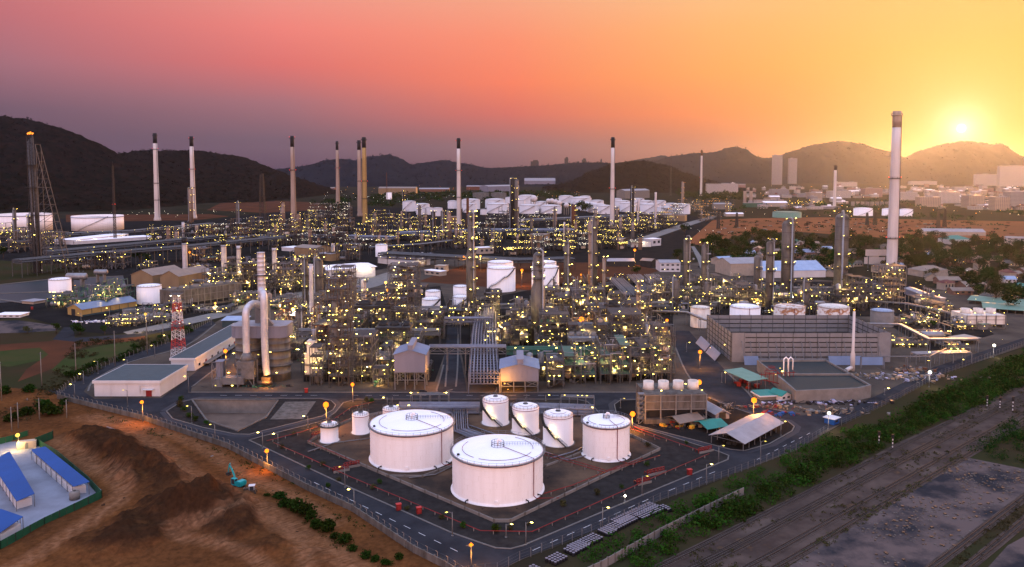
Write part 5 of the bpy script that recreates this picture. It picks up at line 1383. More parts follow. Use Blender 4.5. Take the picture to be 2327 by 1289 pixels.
for q, (x, y) in enumerate(((1400, 650), (1440, 640), (1480, 640))):
    rack([(x, y), (x + 40, y + 40)], 6, 14, 'grey decked pipeway slanting past low roofs', 9, 1, G, 'steel_pale', 9, r_pipe=(.3, .6))
# tank-farm pipe corridor behind the front tanks
rack([(905, 938), (1000, 938), (1090, 938)], 3.0, 8, 'blue piping manifold just behind the huge tanks', 9, 2, 'steel', 'pipe_blue', 5, r_pipe=(.14, .35), lamps=5)
rack([(1160, 940), (1240, 940), (1350, 944)], 3.0, 7, 'blue piping manifold behind the upright white tanks', 8, 2, 'steel', 'pipe_blue', 5, r_pipe=(.14, .4), lamps=4)
rack([(1044, 940), (1046, 985), (1110, 1010)], 1.4, 7, 'sheaf of blue pipes dropping between the huge tanks', 8, 1, 'steel', 'pipe_blue', 6, r_pipe=(.12, .28))
rack([(935, 922), (1020, 922)], 5.0, 5, 'pump shelter frame hung with small lamps by the front street', 3, 1, 'steel_pale', 'steel_pale', 3.5, lamps=6)
rack([(1275, 922), (1350, 924)], 4.0, 5, 'second pump shelter frame by the front street', 3, 1, 'steel_pale', 'steel_pale', 3.5, lamps=5)
drum(1318, 946, 62, 5, 'pale blue pipe drum behind the stepped white tank', 1.0, 'blue_grey')

# ---- pipe racks and units further back
rack([(40, 630), (200, 612), (420, 592), (640, 566)], 16, 16, 'wide pipe rack sweeping from the flare derrick towards the middle', 8, 2, G, 'steel', 14, near=False, lamps=16, landmark='the sweeping pipe rack', r_pipe=(.4, .9))
rack([(110, 600), (300, 580), (520, 556)], 13, 14, 'second sweeping pipe rack behind the first', 7, 2, G, 'steel', 14, near=False, lamps=12, r_pipe=(.4, .9))
rack([(870, 598), (1000, 606), (1180, 616), (1300, 612)], 11, 18, 'long dark pipeway behind the lit white hall', 10, 2, Dk, 'steel', 12, near=False, lamps=10, r_pipe=(.4, .8), landmark='the long dark pipeway')
rack([(840, 580), (960, 572), (1080, 556)], 9, 6, 'pale slanting pipe line in the middle distance', 3, 1, G, 'steel_pale', 14, near=False, r_pipe=(.6, .9), lamps=6)
rack([(420, 562), (560, 556), (740, 552), (900, 556)], 10, 16, 'pipe rack across the far left units', 8, 2, Dk, 'pipe_blue', 14, near=False, lamps=22, r_pipe=(.5, .9))
rack([(900, 548), (1100, 540), (1300, 540)], 12, 18, 'pipe rack across the far middle units', 8, 2, Dk, 'pipe_blue', 14, near=False, lamps=26, r_pipe=(.5, .9))
rack([(1180, 516), (1300, 510), (1420, 504)], 12, 20, 'pipe rack in front of the white tank farm', 8, 2, G, 'steel_pale', 16, near=False, lamps=20, r_pipe=(.6, 1.0))
rack([(150, 545), (300, 538), (480, 520)], 9, 14, 'pipe rack in front of the long white control building', 6, 2, Dk, 'steel_pale', 15, near=False, lamps=16, r_pipe=(.5, .9))
FAR = []
fr = random.Random(5)
def far_rows():
    rows = [  # x range, base row, height px, count, label, lamp kind
        ((0, 130), 572, 50, 3, 'far unit frame by the open-topped tank', 'yellow', 30), ((0, 140), 548, 36, 3, 'far unit frame before the open-topped tank', 'yellow', 26),
        ((330, 480), 552, 44, 4, 'far unit frame at the foot of the white chimneys', 'yellow', 26), ((480, 640), 560, 50, 4, 'far unit frame before the red terraces', 'yellow', 30), ((480, 650), 530, 46, 4, 'far unit frame under the square flare tower', 'yellow', 34),
        ((640, 780), 560, 54, 4, 'far unit frame around the tan chimney', 'white', 34), ((660, 800), 530, 58, 4, 'far unit frame left of the close pair of chimneys', 'yellow', 40), ((700, 800), 498, 44, 3, 'hazy unit frame behind the slender tan chimney', 'white', 36),
        ((780, 920), 570, 46, 4, 'far unit frame beside the lone upright tank', 'yellow', 30), ((800, 940), 545, 60, 4, 'far unit frame at the close pair of chimneys', 'yellow', 40), ((830, 960), 510, 44, 4, 'hazy unit frame before the left tank-farm tanks', 'yellow', 36),
        ((930, 1060), 560, 50, 4, 'far unit frame below the twin dark columns', 'yellow', 32), ((960, 1090), 530, 36, 4, 'hazy unit frame by the red-topped white chimney', 'yellow', 34), ((1080, 1210), 548, 54, 4, 'far unit frame at the tall dark structure column', 'yellow', 40),
        ((1110, 1240), 580, 56, 4, 'far unit frame with many lit floors behind the zigzag-stair tank', 'yellow', 46), ((1100, 1260), 515, 40, 5, 'hazy unit frame right before the white tanks', 'white', 36), ((1230, 1340), 572, 60, 4, 'far unit frame thick with lamps behind the needle columns', 'yellow', 50),
        ((1240, 1380), 535, 46, 5, 'hazy unit frame left of the white chimney by the rounded hill', 'yellow', 44), ((1340, 1460), 566, 48, 4, 'far unit frame by the tan boxed shed', 'yellow', 44), ((1380, 1500), 532, 46, 4, 'hazy unit frame right of the white chimney by the rounded hill', 'yellow', 44), ((1420, 1540), 514, 34, 4, 'hazy unit frame by the last white tanks', 'yellow', 34),
        ((1505, 1600), 486, 30, 4, 'amber-lit distant unit frame beyond the tank farm', 'amber', 60), ((1540, 1670), 474, 22, 4, 'amber-lit distant unit frame below the thin white chimney', 'amber', 50), ((1590, 1640), 500, 26, 2, 'amber-lit distant unit frame by the earthworks', 'amber', 30), ((1790, 1850), 474, 14, 2, 'amber-lit yard frame by the wide green tank', 'amber', 16)]
    for (x0, x1), yb, hp, n, lab, lk, nl in rows:
        for k in range(n):
            w = (x1 - x0) / n * fr.uniform(.75, 1.0); cx = x0 + (x1 - x0) * (k + .5) / n; y = yb + fr.uniform(-6, 6)
            frame(cx, y, w, y - hp * fr.uniform(.55, 1.05), fr.uniform(18, 30), lab, fr.choice((G, Dk, Wm, Dk, G)), lamps=int(nl * fr.uniform(.8, 1.2)), lk=lk if fr.random() < .85 else 'white', ls=.30 * (W(cx, y).y / 900) ** .5 * fr.uniform(.7, 1.2), near=False, vessels=2, kit=.8, seed=fr.randrange(9999))
far_rows()
# slim vessels scattered through the far units
fx = random.Random(21)
for (x0, x1, y0, y1, n, hh) in ((0, 140, 540, 575, 3, 40), (340, 640, 525, 565, 10, 46), (640, 800, 505, 560, 8, 50), (800, 1000, 520, 575, 10, 56), (1000, 1240, 520, 580, 10, 54), (1240, 1500, 510, 570, 14, 56), (1510, 1660, 474, 490, 5, 26), (500, 680, 640, 665, 6, 40)):
    for k in range(n):
        cx, yb = fx.uniform(x0, x1), fx.uniform(y0, y1); w = fx.uniform(4, 9); h = hh * fx.uniform(.5, 1.0)
        P = W(cx, yb); m = M(P); H = ZT(P, yb - h); r_ = w / 2 * m
        t = thing('process_vessel', fx.choice(('small upright grey vessel among the far units', 'small upright tan vessel among the far units', 'small upright pale vessel among the far units')), 'vessel', P)
        mt = {'grey': 'column', 'tan': 'stack_tan', 'pale': 'alu'}[THINGS[-1][1].split()[2]]
        b = MB(); b.lathe([(r_, 0), (r_, H - r_), (r_ * .7, H - r_ * .3), (.1, H)], 12); b.build('shell', mt, t)
        b = MB()
        for q in (.5, .8, .97): b.lathe([(r_, H * q - .2), (r_ + 1.6, H * q), (r_ + 1.6, H * q + .3), (r_, H * q + .3)], 10)
        b.build('platform', 'steel_dark', t)
        lamp_cloud(t, [((r_ + 1.6) * math.cos(a), (r_ + 1.6) * math.sin(a), H * q + 2) for q in (.5, .8, .97) for a in (-2.4, -.8)], 'yellow', .3 * (P.y / 900) ** .5)
# ================================================================== BUILDINGS
def building(fl, fr, dep, yeave, label, wall='wall_white', roof='grey_roof', kind='flat', rise=2.0, cat='building', name='building', doors=(), windows=0, bays=0, over=.5, landmark=None, parapet=0.0, door_m='door_red', storeys=1, back=None, lamps=(), hip=False, fascia=None):
    A, B_ = W(*fl), W(*fr)
    d = B_ - A; wdt = d.length; rz = math.atan2(d.y, d.x); H = ZT(A, yeave)
    if back: dep = (W(*back) - B_).length
    t = thing(name, label, cat, A, rz, None, landmark)
    # local: x along the front, y to the back
    b = MB()
    if kind == 'gable_x':      # ridge along the front
        b.box(wdt / 2, dep / 2, 0, wdt, dep, H)
        for x in (0.003, wdt - .003): b.poly([(x, 0, H), (x, dep, H), (x, dep / 2, H + rise)] if x > 1 else [(x, dep, H), (x, 0, H), (x, dep / 2, H + rise)])
    elif kind == 'gable_y':    # gable faces the front
        b.box(wdt / 2, dep / 2, 0, wdt, dep, H)
        for y in (0.003, dep - .003): b.poly([(0, y, H), (wdt, y, H), (wdt / 2, y, H + rise)] if y < 1 else [(wdt, y, H), (0, y, H), (wdt / 2, y, H + rise)])
    else: b.box(wdt / 2, dep / 2, 0, wdt, dep, H)
    for k in range(1, bays):
        b.box(wdt * k / bays, -.06, .1, .22, .14, H - .2)
    b.build('wall', wall, t)
    b = MB(); o = over
    def slab(p):               # thin plate from four corners
        i = len(b.v); b.v += [tuple(q) for q in p] + [(q[0], q[1], q[2] + .22) for q in p]
        for f in ((3, 2, 1, 0), (4, 5, 6, 7), (0, 1, 5, 4), (1, 2, 6, 5), (2, 3, 7, 6), (3, 0, 4, 7)): b.face(tuple(i + k for k in f))
    if kind == 'gable_x':
        k = rise / (dep / 2); slab([(-o, -o, H - o * k), (wdt + o, -o, H - o * k), (wdt + o, dep / 2, H + rise), (-o, dep / 2, H + rise)]); slab([(-o, dep / 2, H + rise), (wdt + o, dep / 2, H + rise), (wdt + o, dep + o, H - o * k), (-o, dep + o, H - o * k)])
    elif kind == 'gable_y':
        k = rise / (wdt / 2); slab([(-o, -o, H - o * k), (wdt / 2, -o, H + rise), (wdt / 2, dep + o, H + rise), (-o, dep + o, H - o * k)]); slab([(wdt / 2, -o, H + rise), (wdt + o, -o, H - o * k), (wdt + o, dep + o, H - o * k), (wdt / 2, dep + o, H + rise)])
    elif kind == 'shed': slab([(-o, -o, H), (wdt + o, -o, H), (wdt + o, dep + o, H + rise), (-o, dep + o, H + rise)])
    elif kind == 'hip':
        e = [(-o, -o, H), (wdt + o, -o, H), (wdt + o, dep + o, H), (-o, dep + o, H)]; q = min(wdt, dep) * .45
        r1, r2 = ((q, dep / 2, H + rise), (wdt - q, dep / 2, H + rise)) if wdt >= dep else ((wdt / 2, q, H + rise), (wdt / 2, dep - q, H + rise))
        if wdt >= dep: b.poly([e[0], e[1], r2, r1]); b.poly([e[2], e[3], r1, r2]); b.poly([e[1], e[2], r2]); b.poly([e[3], e[0], r1])
        else: b.poly([e[1], e[2], r2, r1]); b.poly([e[3], e[0], r1, r2]); b.poly([e[0], e[1], r1]); b.poly([e[2], e[3], r2])
    else:
        slab([(-o, -o, H), (wdt + o, -o, H), (wdt + o, dep + o, H), (-o, dep + o, H)])
    rf = b.build('roof', roof, t)
    if parapet:
        b = MB()
        b.box(wdt / 2, -o - .13, H - parapet + .3, wdt + 2 * o + .5, .24, parapet); b.box(wdt / 2, dep + o + .13, H - parapet + .3, wdt + 2 * o + .5, .24, parapet)
        b.box(-o - .13, dep / 2, H - parapet + .3, .24, dep + 2 * o, parapet); b.box(wdt + o + .13, dep / 2, H - parapet + .3, .24, dep + 2 * o, parapet)
        b.build('parapet', fascia or wall, t)
    for x, w_, h_ in doors:
        b = MB(); b.box(wdt * x, -.05, 0, w_, .12, h_); b.build('door', door_m, t)
    if windows:
        for s in range(storeys):
            for k in range(windows):
                b = MB(); b.box(wdt * (k + .5) / windows, -.04, H * (s + .38) / storeys, wdt / windows * .5, .1, H / storeys * .36); b.build('window', 'glass', t)
    for x, z in lamps:
        p = Vector((wdt * x, -.6, H * z)); lamp(t, p, 'white', 1.0, 0)
    t['_dims'] = (wdt, dep, H)
    return t, wdt, dep, H

t, w_, d_, h_ = building((215, 901), (364, 901), 29, 866, 'white box building with a flat dark teal roof at the fence corner', 'wall_white', 'teal_roof', bays=4, parapet=1.3, over=.3, doors=((.83, 2.6, 3.0),), landmark='the white teal-roofed box building')
b = MB(); b.box(w_ * .83, -1.0, 3.3, 5, 2, .2); b.tube([(w_ * .7, -.3, 1.5), (w_ * .7, -.3, 5), (w_ * .95, -.3, 5.2)], .12, 5); b.build('canopy', 'wall_white', t)
b = MB(); b.box(w_ + .08, d_ * .5, h_ - .9, .1, d_ * .96, .12); b.build('gutter', 'steel', t)
t, w_, d_, h_ = building((389, 843), (443, 843), 92, 815, 'very long white building with a dark teal roof behind the lattice mast', 'wall_white', 'teal_roof', bays=0, parapet=1.2, over=.3, landmark='the very long teal-roofed building')
for k in range(9):
    b = MB(); b.box(w_ + .06, 6 + k * 8.5, 0 if k in (1, 4, 6) else 1.4, .12, 2.0, 2.6 if k in (1, 4, 6) else 1.3); b.build('door' if k in (1, 4, 6) else 'window', 'door_red' if k in (1, 4, 6) else 'glass', t)
b = MB()
for k in range(8): b.box(w_ + 3.0, 12 + k * 8, 0, .2, .2, 1.3)
b.box(w_ + 1.6, 42, 1.3, 3.0, 64, .18); b.beam((w_ + 3.1, 10, 2.3), (w_ + 3.1, 74, 2.3), .08); b.build('loading_dock', 'concrete', t)
for k in range(4):
    b = MB(); b.box(-2.2, 30 + k * 14, 0, 4.4, 6, 3.8 + k * .2); b.build('annex', 'wall_white', t)
building((505, 744), (557, 744), 10, 729, 'small teal hut with a pale blue roof beyond the long building', 'teal_roof', 'sky_roof', 'shed', 1, over=.6)
building((365, 655), (407, 657), 41, 627, 'right one of two tan gabled sheds, nearer the cooling tower', 'tan_clad', 'tan_roof', 'gable_y', 4.5, landmark='the two tan gabled sheds', back=(485, 642))
building((299, 651), (347, 654), 38, 624, 'left one of two tan gabled sheds, behind the bluish tank', 'tan_clad', 'tan_roof', 'gable_y', 4.5)
t, w_, d_, h_ = building((154, 715), (187, 720), 60, 699, 'long yellow shed with a blue-grey roof and dark doorway', 'yellow_clad', 'blue_grey', 'gable_y', 3.0, bays=0, doors=((.4, 4.5, 4.5),), door_m='rubber', back=(295, 698), landmark='the yellow shed')
b = MB()
for k in range(1, 6): b.box(w_ + .05, d_ * k / 6, 0, .12, .3, h_)
b.box(w_ + .07, d_ / 2, 0, .1, d_, 1.2); b.build('ribs', 'teal_roof', t)
building((148, 553), (170, 556), 100, 546, 'long low white control building lit along its wall', 'wall_white', 'white_roof', over=.4, back=(292, 541))
t, w_, d_, h_ = building((166, 556), (292, 541), 30, 546, 'low white wing lit by a row of lamps, before the diagonal-stair tank', 'wall_white', 'white_roof', lamps=((.05, .8), (.2, .85), (.35, .85), (.62, .8), (.8, .8), (.92, .85)), windows=10, landmark='the lamp-lit white wing')
for k in (.1, .36, .85): point(t, (w_ * k, -3, h_ * .8), 900, (1, .75, .45), .4)
t, w_, d_, h_ = building((745, 637), (853, 628), 36, 614, 'white hall with a bright lit end wall and a low pitched roof', 'wall_white', 'white_roof', 'gable_x', 1.6, over=1.4, lamps=((.72, .9), (.8, .9), (.88, .9)), doors=((.12, 3, 3), (.35, 3, 3)), landmark='the lit white hall')
for k in (.7, .85): point(t, (w_ * k, -4, h_ * .9), 2600, (1, .82, .55), .4)
t, w_, d_, h_ = building((858, 598), (933, 607), 28, 586, 'long white store with a pale roof and open lit end', 'wall_white', 'grey_roof', bays=9, over=.3)
for k in range(3):
    b = MB(); b.box(w_ + .06, 5 + k * 8, .4, .1, 4, 4); b.build('door', 'cream', t)
for y in (3, 12, 20): lamp(t, (w_ + .5, y, h_ * .85), 'white', 1.1)
point(t, (w_ + 5, 11, 6), 1800, (1, .8, .5), .4)
building((988, 618), (1010, 619), 10, 604, 'small pink-lit hut with red machinery beside it', 'cream', 'cream', windows=2)
building((965, 624), (1000, 628), 9, 614, 'low cream hut beside the pink-lit one', 'cream', 'white_roof', windows=3)
building((669, 582), (714, 586), 26, 562, 'tan boxed shed with a shallow roof left of the black-topped flue', 'tan_clad', 'tan_roof', 'gable_x', 2.5)
building((720, 592), (752, 594), 16, 576, 'narrow dark tan machine house beside the tan boxed shed', 'tan_clad', 'grey_roof')
building((1203, 551), (1240, 552), 24, 533, 'tan box shed below the tall dark structure column', 'tan_clad', 'tan_roof')
building((1386, 562), (1408, 563), 30, 547, 'tan-roofed machine hall open and dark below, amid lamps', 'steel_dark', 'tan_roof', 'gable_x', 2, lamps=((.2, .4), (.5, .4), (.8, .4)), back=(1433, 556))
t, w_, d_, h_ = building((1434, 562), (1480, 561), 16, 550, 'white lit substation block beside an orange floodlight', 'wall_white', 'grey_roof', lamps=((.5, .9), (.8, .9)), doors=((.2, 2, 2.4),))
point(t, (w_ * .6, -4, h_ * .8), 1800, (1, .8, .5), .4)
building((1482, 560), (1502, 558), 14, 544, 'taller white block next to the lit substation', 'wall_white', 'white_roof', windows=2)
building((1517, 502), (1556, 503), 20, 489, 'tan box shed before the last white tanks', 'tan_clad', 'tan_roof')
building((1018, 512), (1040, 512), 22, 493, 'tan box beside the foot of the red-topped white chimney', 'tan_clad', 'tan_roof')
building((1090, 578), (1122, 576), 14, 564, 'small lit cream block behind the lamp-ringed column', 'cream', 'white_roof', lamps=((.5, .8), (.9, .8)), windows=3)
building((491, 556), (520, 556), 16, 545, 'white gabled hut in the far left units', 'wall_white', 'tan_roof', 'gable_y', 3)
building((640, 570), (668, 572), 20, 562, 'low white store left of the tan boxed shed', 'wall_white', 'white_roof')
building((462, 590), (502, 592), 16, 586, 'low hut with a bright turquoise and yellow roof edge', 'yellow_clad', 'turquoise_roof')
building((50, 690), (76, 692), 10, 684, 'small cream gatehouse by the pond edge', 'cream', 'grey_roof', over=1)
building((-10, 722), (46, 722), 10, 716, 'long low white shelter beside the concrete pad', 'wall_white', 'white_roof', windows=4)

def stilt_shed(x0, x1, yb, ybot, yeave, dep, label, landmark, lit=False):
    A, B_ = W(x0, yb), W(x1, yb); w = B_.x - A.x; z0, z1 = ZT(A, ybot), ZT(A, yeave); rise = 2.2
    t = thing('stilted_shed', label, 'shed', A, 0, None, landmark)
    b = MB()
    for x in (0.3, w * .35, w * .65, w - .3):
        for y in (.3, dep / 2, dep - .3): b.beam((x, y, 0), (x, y, z0), .45)
    b.beam((.3, 0, z0 * .6), (w * .35, 0, z0), .2); b.beam((w - .3, 0, z0 * .6), (w * .65, 0, z0), .2); b.beam((.3, 0, z0 * .55), (w - .3, 0, z0 * .55), .3); b.box(w / 2, dep / 2, z0 - .3, w, dep, .3)
    b.beam((.3, 0, z0), (w * .35, 0, z0 * .5), .2); b.beam((w * .65, 0, z0 * .5), (w - .3, 0, z0), .2)
    b.build('leg_frame', 'steel_pale', t)
    b = MB()
    for k in range(7): b.box(w * (k + .5) / 7, -.02, z0 + .05, w / 7 - .12, .06, z1 - z0 - .1)
    b.box(w / 2, dep / 2, z0, w, dep, z1 - z0)
    for y in (0.0, dep): b.poly([(0, y, z1), (w, y, z1), (w / 2, y, z1 + rise)] if y < 1 else [(w, y, z1), (0, y, z1), (w / 2, y, z1 + rise)])
    b.build('wall', 'clad', t)
    b = MB(); o = .6; k = rise / (w / 2)
    for s in ((-o, w / 2), (w / 2, w + o)):
        za = z1 - o * k if s[0] < 0 else z1 + rise; zb = z1 + rise if s[0] < 0 else z1 - o * k
        p = [(s[0], -o, za), (s[1], -o, zb), (s[1], dep + o, zb), (s[0], dep + o, za)]; b.quad(*[(q[0], q[1], q[2] + .2) for q in p]); b.quad(*reversed(p)); b.quad(p[0], p[1], (p[1][0], p[1][1], p[1][2] + .2), (p[0][0], p[0][1], p[0][2] + .2)); b.quad(p[2], p[3], (p[3][0], p[3][1], p[3][2] + .2), (p[2][0], p[2][1], p[2][2] + .2))
        e = (p[0], p[3]) if s[0] < 0 else (p[2], p[1]); b.quad(e[1], e[0], (e[0][0], e[0][1], e[0][2] + .2), (e[1][0], e[1][1], e[1][2] + .2))
    b.build('roof', 'blue_grey', t)
    b = MB(); b.box(w * .52, dep / 2, z1 + rise * .5, w * .15, dep * 1.03, 3.0); b.box(w * .52, dep / 2, z1 + rise * .5 + 3.0, w * .19, dep * 1.05, .25); b.build('roof_monitor', 'clad', t)
    return t, w, z0, z1
t, w_, z0_, z1_ = stilt_shed(896, 967, 886, 846, 806, 17, 'blue-grey clad shed standing on stilts, left of the middle street', 'the left stilted shed')
point(t, (w_ + 4.5, 3, z0_ + .5), 8000, (1, .36, .05), .4)
t, w_, z0_, z1_ = stilt_shed(1137, 1224, 893, 866, 838, 18, 'blue-grey clad shed on short stilts with orange light on its front', 'the right stilted shed')
point(t, (1.5, -5.0, z0_ + .2), 9000, (1, .36, .04), .4); lamp(t, (2, -1.2, z0_ - .8), 'amber', 1.2); lamp(t, (w_ * .2, -1, z0_ * .35), 'amber', 1.0); point(t, (w_ * .4, 4, z0_ * .5), 900, (1, .4, .05), .4)

# ---- twin absorber silos with the flue stack and the two bent ducts
def absorber():
    P = W(588, 868); m = M(P); Z = lambda y: ZT(P, y); X = lambda x: (x - 588) * m
    t = thing('absorber_unit', 'grey twin absorber silos with two bent silver ducts and a tall flue', 'gas absorber', P, 0, None, 'the twin absorber silos')
    for x0, x1 in ((528, 588), (594, 652)):
        r = (x1 - x0) / 2 * m; b = MB(); zt = Z(765); pr = [(r, 0)]
        for k in range(1, 7): pr += [(r, zt * k / 6 - .25), (r + .12, zt * k / 6 - .2), (r + .12, zt * k / 6 - .02), (r, zt * k / 6)]
        b.lathe(pr, 28, X((x0 + x1) / 2), r); b.build('silo', 'column', t)
        b = MB()
        for z in (zt * .33, zt * .66): b.lathe([(r + .12, z), (r + 1.1, z), (r + 1.1, z + .15), (r + .12, z + .15)], 24, X((x0 + x1) / 2), r); b.ring(r + 1.05, z + 1.2, .06, 24, X((x0 + x1) / 2), r)
        b.build('gallery', 'steel_dark', t)
    r = 31 * m; b = MB(); b.prism([(X(527), r * .2), (X(540), -1), (X(640), -1), (X(652), r * .2), (X(652), r * 1.8), (X(640), 2 * r + 1), (X(540), 2 * r + 1), (X(527), r * 1.8)], Z(768), Z(742))
    for k in range(9): b.box(X(535 + k * 13), -1.05, Z(768), .2, .2, Z(742) - Z(768))
    b.build('roof_house', 'clad', t)
    b = MB(); b.prism([(X(526), r * .15), (X(538), -1.3), (X(642), -1.3), (X(653), r * .15), (X(653), r * 1.85), (X(642), 2 * r + 1.3), (X(538), 2 * r + 1.3), (X(526), r * 1.85)], Z(742), Z(742) + .3); b.build('roof', 'grey_roof', t)
    b = MB(); b.box(X(584), r + 3, Z(742), 24 * m, 24 * m, Z(690) - Z(742)); b.box(X(596), r, Z(735), 20 * m, 14 * m, Z(680) - Z(735))
    b.beam((X(602), 0, Z(722)), (X(620), 0, Z(742)), 1.6, 3); b.build('penthouse', 'steel_pale', t)
    b = MB(); rc = 8.8 * m; zt = Z(578); z0 = Z(692); pr = [(rc * 1.2, z0)]
    for k in range(1, 12): pr += [(rc, z0 + (zt - z0) * k / 11 - .2), (rc + .08, z0 + (zt - z0) * k / 11 - .1), (rc, z0 + (zt - z0) * k / 11)]
    pr.append((rc * .85, zt)); pr.append((rc * .85, zt - 2)); b.lathe(pr, 24, X(585), r + 3); b.build('flue', 'silver_clad', t)
    b = MB(); b.lathe([(rc, Z(632)), (rc + 1.6, Z(632)), (rc + 1.6, Z(632) + .3), (rc, Z(632) + .3)], 18, X(585), r + 3); b.ring(rc + 1.5, Z(632) + 1.4, .08, 18, X(585), r + 3); b.box(X(585), r + 3, Z(632) - .3, 34 * m, 2, .3); b.build('flue_gallery', 'steel_dark', t)
    dr = 7.8 * m
    def duct(pts, rad=dr):
        b = MB(); L = [Vector(p) for p in pts]; q = smooth_line(L, 5); b.tube(q, rad, 18)
        for i in range(2, len(q) - 1, 3):
            d = (q[i + 1] - q[i]).normalized(); b.tube([q[i] - d * .12, q[i] + d * .12], rad * 1.05, 18)
        b.build('duct', 'silver_clad', t)
    duct([(X(588), r, Z(700)), (X(580), 0, Z(690)), (X(573), -4, Z(697)), (X(571), -5.5, Z(712)), (X(571), -5.5, Z(740)), (X(571), -5.5, Z(770)), (X(571), -5.5, Z(800))])
    duct([(X(590), r, Z(664)), (X(600), -1, Z(661)), (X(609), -4, Z(666)), (X(612), -5.5, Z(682)), (X(612), -5.5, Z(720)), (X(612), -5.5, Z(770)), (X(613), -5.5, Z(820)), (X(616), -5.5, Z(845))], dr * 1.0)
    b = MB(); b.lathe([(dr * 2.1, Z(812)), (dr * 1.05, Z(795))], 16, X(571), -5.5); b.box(X(571), -5.5, Z(812) - 3.5, 34 * m, 5.5, 3.5); b.box(X(575), -5.5, 3.4, 28 * m, 5, Z(812) - 7)
    b.box(X(545), -7, Z(862), 80 * m * .6, 5, 3.2); b.box(X(512), -7, 0, 18 * m, 5, Z(850)); b.build('fan_housing', 'steel_pale', t)
    b = MB()
    for x in (500, 520, 556, 592): b.beam((X(x), -9.6, 0), (X(x), -9.6, Z(812)), .35); b.beam((X(x), -4, 0), (X(x), -4, Z(812)), .35)
    for x0, x1 in ((500, 520), (556, 592)): b.beam((X(x0), -9.7, 0), (X(x1), -9.7, Z(812)), .2); b.beam((X(x1), -9.7, 0), (X(x0), -9.7, Z(812)), .2); b.beam((X(x0), -9.7, Z(812)), (X(x1), -9.7, Z(812)), .3)
    b.build('support_frame', 'steel_pale', t)
    b = MB(); b.box(X(616), -6, 0, 20 * m, 4, Z(848)); b.tube([(X(600), -9, 2), (X(632), -9, 2)], 1.0, 10); b.build('blower', 'steel_warm', t)
    b = MB(); b.box(X(510), -4, 0, 14 * m, 4, Z(816)); b.box(X(510), -4, Z(816), 18 * m, 5, .3); b.build('control_cabin', 'clad', t)
    for x, y in ((545, 795), (533, 838), (508, 872), (545, 868), (618, 842), (640, 838), (600, 798), (627, 792)): lamp(t, (X(x), -7.5 if y < 860 else -10.2, max(1, Z(y))), 'yellow', 1.2)
    point(t, (X(622), -11, 4), 5000, (1, .38, .06), .5); point(t, (X(545), -10, Z(790)), 350, (1, .75, .3), .4)
absorber()

# pale boxy heater in the front row
P = W(711, 866); m = M(P); t = thing('fired_heater', 'pale boxy heater with a stepped top on dark legs, in the front row', 'heater', P, 0, None, 'the pale boxy heater')
H1, H2, H3 = ZT(P, 852), ZT(P, 806), ZT(P, 778)
b = MB()
for x in (-3, 0, 3):
    for y in (0, 7): b.beam((x, y, 0), (x, y, H1), .4)
b.build('leg_frame', 'steel_dark', t)
b = MB(); b.box(0, 3.5, H1, 33 * m, 8, H2 - H1)
for k in range(5): b.box(-33 * m / 2 + 33 * m * k / 4, -.55, H1, .2, .12, H2 - H1)
b.prism([(-16 * m, 0), (16 * m, 0), (16 * m, 7), (-16 * m, 7)], H2, H2 + .4); b.box(-1, 3.5, H2 + .4, 18 * m, 5, H3 - H2); b.build('casing', 'white_old', t)
silver = MB(); silver.lathe([(9 * m * .6, H3), (5 * m, H3 + 3), (5 * m, ZT(P, 752))], 16, 0, 3.5); silver.build('flue', 'alu', t)
for z in (H1 + .1, (H1 + H2) / 2):
    b = MB(); b.box(0, -1.1, z, 36 * m, 1.2, .15)
    for h in (.6, 1.15): b.beam((-18 * m, -1.7, z + h), (18 * m, -1.7, z + h), .07)
    for k in range(8): b.beam((-18 * m + 36 * m * k / 7, -1.7, z), (-18 * m + 36 * m * k / 7, -1.7, z + 1.15), .07)
    b.build('gallery', 'steel_dark', t)
for x, z in ((-14, H2 - 1.5), (3, (H1 + H2) / 2 + 2), (-14, H1 + 2), (-12, H3)): lamp(t, (x * m, -1.9, z), 'yellow', 1.2)
point(t, (2 * m, -4, (H1 + H2) / 2 + 1), 350, (1, .75, .3), .4)

